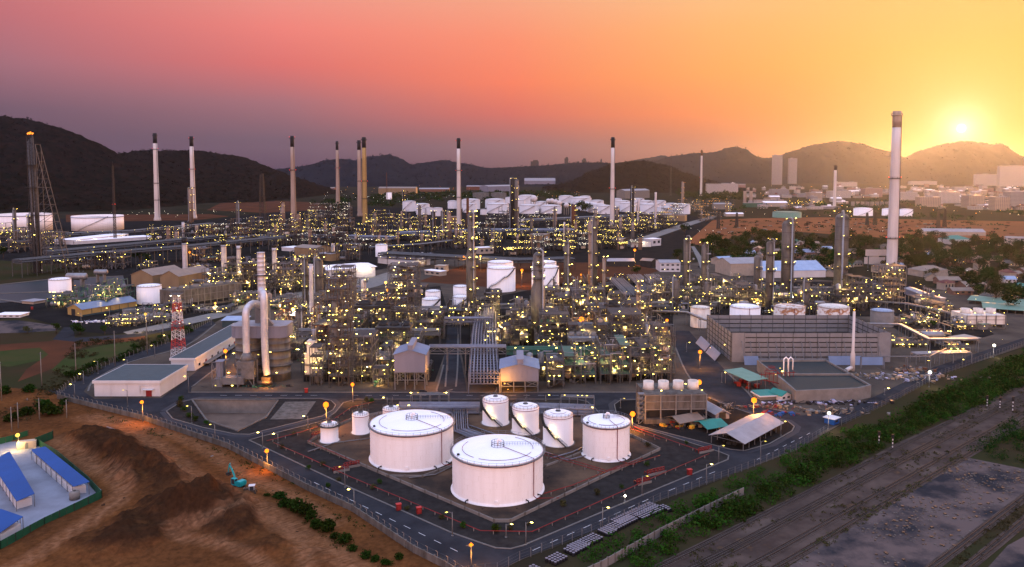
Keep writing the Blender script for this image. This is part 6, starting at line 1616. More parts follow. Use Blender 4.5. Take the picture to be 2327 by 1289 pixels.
# ---- cooling towers
def cooling_tower(fl, fr, dep, ytop, ymid, fans, label, wall='concrete_old', leg=.22, lamps=0, landmark=None, gap=True, fan_m='white_old', fh=2.6):
    A, B_ = W(*fl), W(*fr); d = B_ - A; w = d.length; H = ZT(A, ytop); zm = ZT(A, ymid)
    t = thing('cooling_tower', label, 'cooling tower', A, math.atan2(d.y, d.x), None, landmark)
    n = max(4, int(w / 5)); b = MB(); b.box(w / 2, dep / 2, zm, w, dep, H - zm)
    b.build('casing', wall, t)
    b = MB()
    for k in range(n + 1):
        b.box(w * k / n, -.25, 0, .45, .5, H); b.box(w * k / n, dep + .25, 0, .45, .5, H)
    for z in (zm + (H - zm) * .5, H - .5, zm): b.box(w / 2, -.12, z, w, .2, .3)
    b.build('frame', 'concrete', t)
    b = MB(); b.box(w / 2, dep / 2, 0, w + .8, dep + 1, zm * .35); b.build('basin', 'concrete_old', t)
    b = MB(); b.box(w / 2, dep / 2, zm * .35, w * .94, dep * .8, zm * .66); b.build('fill', 'drum_black', t)
    for k in range(fans):
        b = MB(); x = w * (k + .5) / fans; r = min(dep * .36, w / fans * .36)
        b.lathe([(r * 1.08, H), (r * .95, H + fh * .4), (r * .98, H + fh), (r * .9, H + fh), (r * .88, H + .4)], 24, x, dep / 2); b.build('fan_stack', fan_m, t)
    b = MB()
    for h in (.55, 1.1): b.beam((0, -.2, H + h), (w, -.2, H + h), .07); b.beam((0, dep + .2, H + h), (w, dep + .2, H + h), .07)
    for k in range(2 * n): b.beam((w * k / 2 / n, -.2, H), (w * k / 2 / n, -.2, H + 1.1), .08)
    b.build('railing', 'steel', t)
    for k in range(lamps): lamp(t, (w * (k + .5) / lamps, -.9 if k % 2 else dep * .5, H + 1.8), 'yellow', 1.0)
    return t, w, H
cooling_tower((390, 706), (548, 683), 15, 662, 694, 6, 'long stained concrete cooling tower behind the lattice mast', lamps=9, landmark='the long concrete cooling tower', fan_m='concrete', fh=1.5)
t, w_, h_ = cooling_tower((1466, 964), (1604, 962), 17, 897, 932, 4, 'weathered concrete cooling tower with round fan stacks, by the tank farm road', lamps=6, landmark='the near concrete cooling tower', fh=3.2)
b = MB()
for x in (-2.6, -.2):
    for y in (0, 3): b.beam((x, y, 0), (x, y, h_), .3)
for k in range(6): b.beam((-2.6, 0, h_ * k / 6), (-.2, 0, h_ * (k + 1) / 6), .18); b.box(-1.4, 1.5, h_ * (k + 1) / 6, 2.4, 3, .12)
b.build('stair_tower', 'steel_pale', t)
cooling_tower((2196, 748), (2284, 748), 18, 717, 738, 3, 'white fan cooler with three round stacks near the boundary road end', 'white_old', lamps=8, landmark='the white fan cooler', fh=3.0)

# ---- louvred wind wall round the big basin
def wind_wall():
    x0, x1, y0, y1, H = 115.5, 199, 411, 463, 15.6
    t = thing('wind_wall', 'huge roofless grey louvred enclosure with slanting props', 'enclosure', (x0, y0, 0), 0, None, 'the grey louvred enclosure')
    w, d = x1 - x0, y1 - y0
    def wall(ax, ay, bx, by, inner):
        L = math.hypot(bx - ax, by - ay); n = int(L / 6); b = MB(); ux, uy = (bx - ax) / L, (by - ay) / L; rz = math.atan2(uy, ux)
        for k in range(6):
            z = H * k / 6
            cx, cy = (ax + bx) / 2, (ay + by) / 2
            b.box(cx, cy, z + .3, L, .5, H / 6 - .6, rz)
        b.build('louvre_wall', 'louvre', t); b = MB()
        b.box(cx, cy, .2, L * .999, .14, H - .4, rz); b.build('louvre_gap', 'steel_dark', t)
        b = MB()
        for k in range(n + 1):
            f = k / n; px, py = ax + (bx - ax) * f, ay + (by - ay) * f
            for s in (-1, 1): b.box(px - uy * s * .38, py + ux * s * .38, 0, .16, .26, H + (.1 if s > 0 else 0), rz)
        b.build('post', 'steel', t)
    wall(0, 0, w, 0, False); wall(0, d, w, d, True); wall(0, .5, 0, d - .5, False); wall(w, .5, w, d - .5, False)
    b = MB()
    for k in range(17):
        x = 5 + (w - 12) * k / 16; b.beam((x, -.6, H * .72), (x + .2, -6.5, 0), .3)
    b.build('prop', 'steel_pale', t)
    b = MB()
    for x in (3.5, w - 3.5): b.box(x, -.35, 0, 7.0, .2, H)
    b.build('end_panel', 'louvre', t)
    b = MB()
    for a0, a1 in ((5, 12.5), (49, w - 6)): b.quad((a0, -7, 0.1), (a1, -7, 0.1), (a1, -4.6, 4.2), (a0, -4.6, 4.2)); b.quad((a1, -7.2, .1), (a0, -7.2, .1), (a0, -4.8, 4.2), (a1, -4.8, 4.2)); b.quad((a0, -7.2, .1), (a0, -7, .1), (a0, -4.6, 4.2), (a0, -4.8, 4.2))
    for y0_, y1_ in ((2, 22), (24, 46)): b.quad((-8, y1_, .1), (-8, y0_, .1), (-5, y0_, 4.2), (-5, y1_, 4.2)); b.quad((-8.2, y0_, .1), (-8.2, y1_, .1), (-5.2, y1_, 4.2), (-5.2, y0_, 4.2))
    b.build('apron', 'blue_grey', t)
    b = MB(); b.box(w / 2, d / 2, .05, w - 2, d - 2, 1.6); b.build('basin_floor', 'concrete_old', t)
    lamp(t, (-1, 10, 7), 'yellow', .8); lamp(t, (-6, 20, 3), 'yellow', .8)
wind_wall()
# ---- raised water basin
def basin():
    z = 5.6
    top = [W(x, y, z) for x, y in ((1720, 818), (1877, 817), (1980, 875), (1951, 882), (1808, 888), (1778, 863))]
    P = sum(top, Vector()) / 6; P.z = 0; tp = [p - P for p in top]
    t = thing('settling_basin', 'raised concrete settling basin holding still dark green water', 'water basin', P, 0, None, 'the settling basin')
    b = MB(); n = 6; inn = []
    for i in range(n):
        a, c, e = tp[i - 1], tp[i], tp[(i + 1) % n]; q = Vector((-c.x, -c.y, 0)).normalized() * 1.0; inn.append(c + q)
    for i in range(n):
        j = (i + 1) % n; a, c, ai, ci = tp[i], tp[j], inn[i], inn[j]
        b.quad((c.x, c.y, 0), (a.x, a.y, 0), (a.x, a.y, z), (c.x, c.y, z)); b.quad((a.x, a.y, z), (ai.x, ai.y, z), (ci.x, ci.y, z), (c.x, c.y, z)); b.quad((ai.x, ai.y, z), (ai.x, ai.y, 1), (ci.x, ci.y, 1), (ci.x, ci.y, z))
    L, Rr = W(1786, 849, z) - P, W(1934, 849, z) - P; b.beam((L.x, L.y, z - .5), (Rr.x, Rr.y, z - .5), .8, 1.0); b.build('basin_wall', 'concrete', t)
    b = MB(); b.poly([(p.x, p.y, z - .9) for p in reversed(inn)]); b.build('water', 'water', t)
    b = MB(); q = W(1800, 850, z) - P
    for k in range(3): b.ring(3.2 - k * .8, z + .5 + k * 1.2, .14, 14, q.x - 9, q.y + 2)
    for k in range(9): b.beam((q.x - 16 + 2 * k, q.y - 5 + k * .4, z - 4), (q.x - 16 + 2 * k, q.y - 5 + k * .4, z + 2), .2)
    b.beam((q.x - 17, q.y - 5, z + 1), (q.x + 1, q.y - 1, z + 1), .3); b.beam((q.x - 17, q.y - 5, z - 1), (q.x + 1, q.y - 6, z - 5), .4); b.build('red_stair', 'red', t)
    b = MB()
    for s in (0, 2.2): b.tube([(q.x + s - 4, q.y, z - 2), (q.x + s - 4, q.y, z + 7), (q.x + s - 3, q.y, z + 8), (q.x + s - 2, q.y, z + 7), (q.x + s - 2, q.y, z + 2)], .3, 6)
    b.build('inlet_pipe', 'white', t)
    e = W(1966, 905, 0) - P; b = MB(); b.box(e.x + 1.5, e.y + 1.2, 0, .3, .3, z); b.build('corner_pipe', 'red', t)
    for dx, dz in ((-6, 3), (-5, 1.5), (-8, 0)): lamp(t, (q.x + dx, q.y - 1, z + dz), 'yellow', 1.0)
basin()
# white vent pipe with a lamp on top
P = W(1937, 843); m = M(P); H = ZT(P, 708); t = thing('vent_pipe', 'single tall pale vent pipe with a lit top beside the settling basin', 'vent', P)
b = MB(); b.lathe([(5 * m, 0), (5 * m, ZT(P, 806)), (3.2 * m, ZT(P, 797)), (2.8 * m, H), (2.2 * m, H)], 16); b.tube([(0, 0, 2), (-2.5, -1, 1.2), (-4, -2, .6)], 1.0, 8); b.build('shaft', 'stack_white', t); lamp(t, (0, 0, H + .9), 'amber', 1.6)

# ---- open canopies and huts of the yard by the tank farm
def canopy(fl, fr, dep, yeave, label, roof, rise=1.4, kind='gable_x', fill=None, side=False, landmark=None, back=None):
    A, B_ = W(*fl), W(*fr); d = B_ - A; w = d.length; H = ZT(A, yeave)
    if back: dep = (W(*back) - B_).length
    t = thing('canopy_shed', label, 'shed', A, math.atan2(d.y, d.x), None, landmark)
    b = MB(); n = max(2, int(w / 4.5))
    for k in range(n + 1):
        for y in (.2, dep - .2): b.beam((w * k / n, y, 0), (w * k / n, y, H + .1), .22)
        b.beam((w * k / n, .2, H), (w * k / n, dep - .2, H), .15)
    b.beam((0, .2, H), (w, .2, H), .18); b.beam((0, dep - .2, H), (w, dep - .2, H), .18)
    b.build('post_frame', 'steel_pale', t)
    b = MB(); o = .7
    def pl(p):
        i = len(b.v); b.v += [tuple(q) for q in p] + [(q[0], q[1], q[2] + .12) for q in p]
        for f in ((3, 2, 1, 0), (4, 5, 6, 7), (0, 1, 5, 4), (1, 2, 6, 5), (2, 3, 7, 6), (3, 0, 4, 7)): b.face(tuple(i + k for k in f))
    if kind == 'gable_x': pl([(-o, -o, H), (w + o, -o, H), (w + o, dep / 2, H + rise), (-o, dep / 2, H + rise)]); pl([(-o, dep / 2, H + rise), (w + o, dep / 2, H + rise), (w + o, dep + o, H), (-o, dep + o, H)])
    elif kind == 'gable_y': pl([(-o, -o, H), (w / 2, -o, H + rise), (w / 2, dep + o, H + rise), (-o, dep + o, H)]); pl([(w / 2, -o, H + rise), (w + o, -o, H), (w + o, dep + o, H), (w / 2, dep + o, H + rise)])
    else: pl([(-o, -o, H), (w + o, -o, H), (w + o, dep + o, H + rise), (-o, dep + o, H + rise)])
    b.build('roof', roof, t)
    if fill:
        b = MB(); r = random.Random(int(w * 10))
        for k in range(int(w * dep / 12)): s = r.uniform(.6, 1.6); b.box(r.uniform(1, w - 1), r.uniform(1, dep - 1), .15, s, s * 1.3, s * r.uniform(.6, 1.4), r.random())
        b.build('stored_goods', fill, t)
    return t, w, H
t, w_, h_ = canopy((1690, 1026), (1776, 978), 13, 1008, 'large grey-blue gabled shed roof, orange-lit at one end', 'grey_roof', 2.4, 'gable_x', 'rubber', landmark='the large grey-blue gabled shed')
point(t, (w_ * .9, 3, h_ + 4.5), 1100, (1, .33, .04), .4)
canopy((1608, 985), (1651, 978), 9, 975, 'bright turquoise canopy shed between the tan one and the large grey one', 'turquoise_roof', 1.6, 'gable_x', 'wood')
canopy((1545, 976), (1596, 966), 8, 962, 'tan canopy shed beside the near cooling tower', 'tan_roof', 1.6, 'gable_x', 'steel_pale')
building((1626, 955), (1657, 952), 18, 942, 'grey gabled tin workshop behind the turquoise canopy', 'clad', 'grey_roof', 'gable_y', 1.6, door_m='rubber', doors=((.5, 3, 3),))
canopy((1702, 890), (1740, 884), 16, 866, 'pale green sloping canopy over red machinery', 'pale_green_roof', 1.2, 'shed', 'red', landmark='the pale green canopy')
t, w_, d_, h_ = building((1776, 912), (1797, 908), 7, 900, 'white hut with a turquoise gable roof beside the basin wall', 'wall_white', 'turquoise_roof', 'gable_y', 1.4, windows=2)
building((1728, 910), (1764, 908), 7, 901, 'flat hut with a turquoise roof and white fascia', 'concrete', 'turquoise_roof', 'shed', .6, parapet=.5, fascia='wall_white')
building((1895, 967), (1907, 962), 4, 954, 'small blue guard cabin by the boundary road', 'blue_roof', 'wall_white', windows=1)
building((2128, 688), (2148, 688), 8, 678, 'cream little tank house far along the plant edge', 'cream', 'white_old')
building((2232, 750), (2262, 746), 10, 738, 'pale green lean-to by the white fan cooler', 'concrete', 'pale_green_roof', 'shed', .8)
canopy((2190, 786), (2226, 780), 9, 774, 'cream flat canopy by the boundary road bend', 'cream', .4, 'shed', 'steel_dark')
for k, (a, c) in enumerate((((2200, 690), (2330, 702)), ((2235, 708), (2345, 716)))):
    canopy(a, c, 30, a[1] - 8, ('long green sports roof, nearer one' if k else 'long green sports roof, farther one') + ' beyond the plant edge', 'pale_green_roof', 1.5)
# ---- workers' compound with blue roofs behind green hoarding
def comp_roof(pts, z, label, rz=0, legs=True):
    q = [W(x, y, z) for x, y in pts]; P = sum(q, Vector()) / len(q); P.z = 0
    t = thing('blue_roof_shed', label, 'shed', P)
    b = MB(); i = 0; l = [(p - P) for p in q]
    top = [(p.x, p.y, z + (.9 if k in (0, 3) else 0) + .12) for k, p in enumerate(l)]; bot = [(p[0], p[1], p[2] - .12) for p in top]
    b.poly(top); b.poly(list(reversed(bot)))
    for k in range(4): b.quad(bot[k], bot[(k + 1) % 4], top[(k + 1) % 4], top[k])
    b.build('roof', 'blue_roof', t)
    b = MB()
    for e in ((0, 3), (1, 2)):
        for k in range(9):
            p = Vector(bot[e[0]]).lerp(Vector(bot[e[1]]), .02 + .96 * k / 8); b.beam((p.x, p.y, 0), (p.x, p.y, p.z), .14)
    b.build('post_frame', 'steel_pale', t)
    b = MB(); p = [Vector((a[0], a[1], 0)).lerp(Vector(), .12) for a in bot]; i0 = [(v.x, v.y) for v in p]; b.prism(i0, 0.0, z - .9); b.build('cabins', 'wall_white', t)
    return t
comp_roof([(103, 1021), (70, 1023), (167, 1107), (204, 1102)], 3.4, 'long bright blue roofed shed alongside the green hoarding')
comp_roof([(22, 1032), (-22, 1050), (38, 1140), (79, 1129)], 3.4, 'long bright blue roofed shed across the yard from the hoarding one')
comp_roof([(2, 1164), (-60, 1190), (0, 1212), (53, 1182)], 3.2, 'short blue roofed shed with white walls at the front of the compound')
P = W(62, 1018); t = thing('site_cabin', 'cream site container at the back of the blue-roofed compound', 'container', P, .4)
b = MB(); b.box(0, 0, 0, 6, 2.6, 2.7); b.build('box', 'cream', t); b = MB(); b.box(0, -1.33, .1, 1.0, .06, 2.1); b.build('door', 'steel_pale', t)
P = W(170, 1135); t = thing('water_tank', 'small round grey water tank inside the green hoarding', 'water tank', P)
b = MB(); b.lathe([(1.5, 0), (1.5, 2.3), (.3, 2.7)], 20); b.build('shell', 'concrete', t); b = MB(); b.lathe([(.4, 2.6), (.4, 2.9)], 10); b.build('lid', 'steel_dark', t)
def hoarding(pts, h, label):
    L = px2w(pts); t = thing('hoarding', label, 'fence', L[0].copy()); l = [p - L[0] for p in L]
    b = MB()
    for i in range(len(l) - 1):
        n = max(1, int((l[i + 1] - l[i]).length / 2.4))
        for k in range(n):
            a, c = l[i].lerp(l[i + 1], k / n), l[i].lerp(l[i + 1], (k + .96) / n); b.beam((a.x, a.y, h / 2), (c.x, c.y, h / 2), .08, h)
    b.build('panel', 'hoarding', t)
    b = MB()
    for i in range(len(l) - 1):
        n = max(1, int((l[i + 1] - l[i]).length / 4.8))
        for k in range(n + 1): a = l[i].lerp(l[i + 1], k / n); b.beam((a.x + .1, a.y + .12, 0), (a.x + .1, a.y + .12, h + .1), .12)
    b.build('post', 'steel_dark', t)
hoarding([(-60, 1290), (0, 1252), (100, 1197), (231, 1134)], 2.6, 'long green metal hoarding along the front of the blue-roofed compound')
hoarding([(231, 1134), (200, 1100), (130, 1040), (80, 1010)], 2.6, 'green hoarding running behind the long blue roof')
hoarding([(80, 1016), (120, 1000), (120, 996)], 3.4, 'tall stub of dark green hoarding at the compound corner')
hoarding([(-40, 1020), (30, 1003), (64, 992)], 2.4, 'green hoarding at the far end of the compound')
# ================================================================== STREET LAMPS, FENCES, SMALL THINGS
def street_lamp(cx, yb, yt, kind='yellow', label=None, flip=1, flood=False, s=1.0, power=None):
    P = W(cx, yb); H = min(ZT(P, yt), 16)
    lab = label or {'yellow': 'street lamp with a slanting yellow head', 'orange': 'floodlight pole glaring bright orange', 'white': 'floodlight pole glaring white'}[kind if kind in ('yellow', 'orange') else 'white']
    t = thing('street_lamp', lab, 'street lamp', P, 0, 'street lamps along the plant roads')
    b = MB(); b.tube([(0, 0, 0), (0, 0, H - .1)], [.16, .10], 7); b.lathe([(.35, 0), (.35, .25), (.16, .3)], 8); b.build('pole', 'steel_pale', t)
    b = MB(); b.tube([(0, 0, H - .6), (-.5 * flip, -.1, H - .1), (-1.3 * flip, -.2, H + .05)], .06, 5)
    if flood: b.beam((-.6, 0, H), (.6, 0, H), .12)
    b.build('arm', 'steel_pale', t)
    if flood:
        o = bpy.data.objects.new('lamp', lamp_mesh(kind, .84 * s, .84 * s, .84 * s)); col.objects.link(o); o.parent = t; o.location = (0, -.4, H + .3)
        c = (1, .36, .045) if kind == 'orange' else ((1, .62, .2) if kind == 'amber' else (1, .9, .75))
        point(t, (0, -2.2, H - 1.8), (.7 if kind == 'white' else 4.5) * (power or 1500), c, .6)
    else:
        lamp(t, (-1.5 * flip, -.25, H - .05), kind, 1.05, .35 * flip)
        point(t, (-1.5 * flip, -.3, H - .5), power or 90, (1, .74, .3), .25)
    return t
for a in ((190, 873, 849), (170, 905, 873), (223, 850, 821), (290, 846, 817), (290, 924, 886), (436, 962, 922), (489, 1006, 964), (597, 1019, 982), (784, 1108, 1060), (805, 1162, 1111), (1028, 1218, 1163), (1150, 1222, 1190), (1195, 1239, 1186), (1369, 1203, 1152), (1459, 1126, 1081), (1605, 1097, 1054), (1633, 1053, 1012), (1728, 1045, 1002), (1774, 990, 957), (429, 892, 855), (700, 972, 945), (632, 1008, 985), (1410, 928, 905), (1240, 912, 897), (880, 922, 903), (352, 812, 785), (380, 780, 762), (437, 752, 735), (480, 738, 722), (250, 745, 700), (185, 745, 712), (1640, 870, 846), (1560, 800, 778), (2010, 898, 882)):
    street_lamp(*a, flip=1 if a[0] < 1100 else -1)
for a, k, pw, s in (((325, 962, 915), 'orange', 1500, .8), ((608, 1066, 1026), 'orange', 1100, .8), ((742, 968, 921), 'orange', 3600, 1.3), ((802, 914, 875), 'orange', 2200, .9), ((1071, 1292, 1239), 'orange', 900, .7), ((1437, 978, 942), 'orange', 3000, 1.2), ((1712, 955, 911), 'orange', 4000, 1.3), ((1588, 902, 870), 'orange', 3600, 1.3), ((1590, 838, 801), 'orange', 2600, 1.1), ((1515, 765, 729), 'orange', 2200, 1.0),
                    ((514, 842, 799), 'orange', 3000, 1.1), ((333, 760, 715), 'amber', 2600, 1.0), ((667, 745, 704), 'yellow', 3000, 1.2), ((43, 1022, 990), 'amber', 1100, .8), ((1882, 976, 940), 'white', 2000, .8), ((2111, 880, 847), 'white', 2600, .9), ((2257, 812, 786), 'white', 2600, .9), ((1420, 1140, 1128), 'white', 350, .5), ((1321, 760, 727), 'orange', 5200, 1.9), ((1186, 650, 615), 'orange', 3800, 1.4), ((1092, 615, 583), 'amber', 3200, 1.1), ((1054, 612, 584), 'orange', 2000, .9), ((1442, 602, 569), 'orange', 4200, 1.6), ((1392, 720, 688), 'orange', 3200, 1.1), ((877, 672, 643), 'amber', 3200, 1.1), ((881, 690, 660), 'orange', 2600, 1.0), ((983, 708, 690), 'orange', 1600, .9), ((432, 600, 574), 'orange', 3000, 1.3), ((446, 590, 564), 'orange', 2200, 1.0), ((727, 628, 590), 'amber', 3000, 1.0), ((1719, 702, 682), 'amber', 2600, 1.1), ((638, 682, 664), 'amber', 2000, .9), ((565, 695, 677), 'amber', 2000, .9), ((490, 705, 690), 'amber', 1800, .9), ((671, 600, 585), 'amber', 2600, 1.1), ((1808, 692, 671), 'yellow', 2200, 1.0), ((1320, 655, 625), 'orange', 1500, .8)):
    street_lamp(*a, kind=k, flood=True, power=pw, s=s)
# bare utility poles over the wasteland
for cx, yb, yt in ((4, 912, 822), (95, 878, 800), (173, 855, 780), (262, 832, 752), (335, 805, 705), (371, 772, 725), (152, 952, 908), (62, 912, 905), (27, 982, 925), (42, 975, 915), (90, 955, 905)):
    P = W(cx, yb); H = min(ZT(P, yt), 24); t = thing('utility_pole', 'bare concrete utility pole over the wasteland', 'pole', P, 0, 'utility poles over the wasteland')
    b = MB(); b.tube([(0, 0, 0), (0, 0, H)], [.22, .14], 6); b.build('pole', 'concrete', t); b = MB(); b.beam((-1.2, 0, H - .8), (1.2, 0, H - .8), .14); b.build('crossarm', 'steel_dark', t)

# concrete boundary wall with the fence behind it
def wall_thing(name, label, pts, h, th, m, panel=4.0, cope=None):
    L = pts; t = thing(name, label, 'wall', L[0].copy()); l = [p - L[0] for p in L]; b = MB(); pb = MB()
    for i in range(len(l) - 1):
        n = max(1, round((l[i + 1] - l[i]).length / panel))
        for k in range(n):
            a, c = l[i].lerp(l[i + 1], k / n), l[i].lerp(l[i + 1], (k + 1) / n); b.beam((a.x, a.y, h / 2), (c.x, c.y, h / 2), th, h); pb.box(a.x, a.y, 0, th + .22, th + .22, h + .12, math.atan2(c.y - a.y, c.x - a.x))
    b.build('wall_panel', m, t); pb.build('pier', 'concrete_old', t)
    return t
WL = [p for p in px2w([(132, 908), (320, 955), (516, 1020), (700, 1117), (800, 1164), (941, 1259), (1010, 1294), (1080, 1340)])]
wall_thing('boundary_wall', 'long stained concrete boundary wall between the dirt field and the plant road', WL, 2.3, .35, 'concrete_old')
wall_thing('panel_wall', 'pale concrete panel wall standing in the scrub beside the railway', px2w([(1330, 1312), (1365, 1296), (1500, 1219), (1600, 1168), (1690, 1124)]), 2.3, .2, 'concrete', 3.0)
def fence(label, line, gap, h, bent=True, mt='concrete'):
    t = thing('perimeter_fence', label, 'fence', line[0].copy()); l = [p - line[0] for p in line]
    b = MB(); b.box(0, 0, 0, .16, .16, h)
    if bent: b.beam((0, 0, h - .03), (-.45, -.3, h + .45), .13)
    proto = None; wire = MB(); cnt = 0; rest = MB()
    for i in range(len(l) - 1):
        n = max(1, round((l[i + 1] - l[i]).length / gap))
        for k in range(n):
            a = l[i].lerp(l[i + 1], k / n); c = l[i].lerp(l[i + 1], (k + 1) / n)
            if proto is None: o = proto = b.build('post', mt, t)
            elif cnt < 99: o = proto.copy(); col.objects.link(o); o.parent = t
            else: o = None
            if o: o.location = a; cnt += 1
            else: rest.box(a.x, a.y, 0, .16, .16, h)
            for z in (.3, h * .35, h * .68, h): wire.beam((a.x, a.y, z), (c.x, c.y, z), .035)
    wire.build('wire', 'steel', t)
    if rest.v: o = rest.build('posts', mt, t); o['kind'] = 'stuff'
fl = offset_line(WL, -1.1) if (offset_line(WL, -1.1)[2] - WL[2]).y > 0 else offset_line(WL, 1.1)
fence('perimeter fence of bent-topped posts above the long concrete wall', fl, 3.4, 2.9)
fence('perimeter fence of slim posts along the scrub and drum stacks', px2w([(1075, 1307), (1130, 1302), (1181, 1275), (1255, 1247), (1365, 1204), (1500, 1139), (1655, 1084), (1809, 1024), (1880, 980)]), 3.6, 2.6, False, 'steel_pale')
fence('tall perimeter fence along the straight boundary road towards the sun', px2w([(1912, 968), (2040, 908), (2140, 853), (2327, 785), (2460, 738)]), 4.0, 2.8, False, 'steel')
fence('perimeter fence behind the white box building towards the mast', px2w([(132, 903), (150, 884), (190, 856), (285, 815), (400, 774), (484, 728)]), 3.6, 2.6, True)
# low bund walls round the tanks
bw = px2w(BUND)
wall_thing('bund_wall', 'low concrete bund wall ringing the front storage tanks', bw + [bw[0]], 1.1, .3, 'concrete', 6)
wall_thing('bund_divider', 'low concrete divider between the two huge tanks', px2w([(880, 1085), (960, 1086), (1030, 1060)]), .9, .3, 'concrete', 6)
wall_thing('bund_divider', 'low concrete divider in front of the medium white tank', px2w([(1240, 1062), (1300, 1040), (1420, 985)]), .9, .3, 'concrete', 6)
# fire-water mains in red
def pipe_run(label, lines, z, r, m, name='fire_main', post=5.0, cat='pipe'):
    o = W(*lines[0][0]); t = thing(name, label, cat, o); b = MB(); s = MB()
    for l in lines:
        P = [p - o for p in px2w(l)]; b.tube([(p.x, p.y, z) for p in P], r, 7)
        for i in range(len(P) - 1):
            n = max(1, int((P[i + 1] - P[i]).length / post))
            for k in range(n): a = P[i].lerp(P[i + 1], (k + .5) / n); s.box(a.x, a.y, 0, .22, .5, z - r * .5)
    b.build('pipe', m, t); s.build('pipe_support', 'concrete', t); return t
pipe_run('red fire main running round the outer edge of the tank farm', [[(622, 1012), (700, 1046), (800, 1092), (1092, 1214), (1209, 1216), (1500, 1085), (1612, 1037)], [(606, 1008), (690, 986), (748, 965), (800, 930), (850, 918)]], 1.0, .12, 'red')
pipe_run('pair of red pipes running between the nearest huge tank and the medium tank', [[(1230, 1040), (1374, 1082), (1500, 1043)], [(1232, 1034), (1378, 1078), (1460, 1050)], [(1236, 1131), (1300, 1112), (1374, 1082)]], 1.3, .13, 'red')
pipe_run('red pipe along the hindmost bund towards the small white tanks', [[(700, 1010), (760, 1036), (808, 1060)], [(700, 1010), (730, 985), (790, 960)]], 1.2, .12, 'red')
pipe_run('red pipe beside the road between the tanks and the cooling tower', [[(1420, 968), (1500, 998), (1590, 1030)], [(1430, 978), (1500, 1004)]], 1.0, .12, 'red')
pipe_run('grey product pipes crossing the bund floor to the medium tank', [[(1080, 1000), (1060, 968), (1180, 1010), (1290, 1050), (1330, 1040)], [(1250, 1046), (1300, 1032), (1345, 1010)], [(880, 985), (905, 962), (925, 950)]], .7, .22, 'pipe_blue', 'product_pipe')
pipe_run('grey product pipes beside the farther huge tank', [[(700, 1030), (760, 1010), (840, 1000)], [(930, 1090), (990, 1082), (1030, 1062)]], .6, .2, 'steel_pale', 'product_pipe')
def manifold(cx, yb, label, w=7, m='red'):
    P = W(cx, yb); t = thing('valve_manifold', label, 'valve station', P, .5); b = MB()
    for k in range(6):
        b.beam((-w / 2 + w * k / 5, 0, 0), (-w / 2 + w * k / 5, 0, 2.0), .18); b.tube([(-w / 2 + w * k / 5, 0, 1.2), (-w / 2 + w * k / 5, 1.5, 1.2), (-w / 2 + w * k / 5, 1.5, 0)], .14, 5)
    for z in (.6, 1.2, 2.0): b.beam((-w / 2, 0, z), (w / 2, 0, z), .2)
    b.build('pipework', m, t)
    b = MB(); b.box(0, -.8, 0, w * 1.1, .15, .9); b.build('kerb_wall', 'concrete', t)
manifold(1490, 1078, 'red valve manifold at the outer edge of the tank farm'); manifold(1462, 1100, 'pinkish valve panel beside the outer fire main', 5)
manifold(1602, 1028, 'red valve frame at the tank farm corner by the cooling tower', 6); manifold(775, 1072, 'red valve cluster near the farther huge tank', 5); manifold(800, 1062, 'red valve cluster beside the bund wall', 5); manifold(726, 992, 'red valve cluster beside the black-platform tank', 5)
for cx, yb, lab in ((906, 1160, 'red hose box beside the perimeter road'), (1567, 1080, 'red hose box by the outer fire main bend'), (392, 745, 'red hose box below the bare concrete tank'), (73, 704, 'red hose box by the cream gatehouse'), (696, 893, 'red hose box on the front street verge'), (952, 1168, 'low red pipe stand by the fire main')):
    P = W(cx, yb); t = thing('hose_box', lab, 'hose box', P, .4); b = MB(); b.box(0, 0, .15, 1.4, 1.1, 1.8); b.build('box', 'red', t); b = MB(); b.box(0, -.57, .4, 1.0, .05, 1.3); b.build('door', 'door_red', t); b = MB(); b.prism([(-.8, -.65), (.8, -.65), (.8, .65), (-.8, .65)], 1.95, 2.08); b.build('roof', 'red_band', t)
# pale drums on pallets outside the fence, one object per drum
db = MB(); db.lathe([(.42, 0), (.44, .3), (.42, .45), (.44, .6), (.42, .95)], 10); db.m = 1; db.lathe([(.40, .951), (.38, .98)], 10)
d0 = None
dr = random.Random(3)
rows_d = [((1215, 1300), (1330, 1240)), ((1300, 1252), (1390, 1208)), ((1370, 1215), (1440, 1180)), ((1400, 1192), (1500, 1145)), ((1450, 1180), (1500, 1158)), ((1510, 1160), (1585, 1132)), ((1545, 1132), (1600, 1110)), ((1590, 1122), (1650, 1095)), ((1640, 1098), (1705, 1066)), ((1740, 1055), (1790, 1034))]
nd = 0
for (a, c) in rows_d:
    A, C = W(*a), W(*c); L = (C - A).length; u = (C - A).normalized(); v = Vector((-u.y, u.x, 0)); k = 0.0
    while k < L and nd < 292:
        if noise.noise(Vector((k * .13, a[0], 2))) > -.35:
            for q in range(4):
                if nd >= 292: break
                p = A + u * k + v * (q * .98 - 1.5) + Vector((dr.uniform(-.05, .05), dr.uniform(-.05, .05), 0)); p.z = .03
                if d0 is None: d0 = db.build('drum', ['drum_black', 'drum_blue']); o = d0
                else: o = d0.copy(); col.objects.link(o)
                o.location = p; o.rotation_euler = (0, 0, dr.random() * 6)
                tag(o, 'dark pale-lidded drum in the close rows outside the perimeter fence', 'drum', 'drums stacked outside the fence'); nd += 1
        k += 1.02 if dr.random() > .08 else 3.0

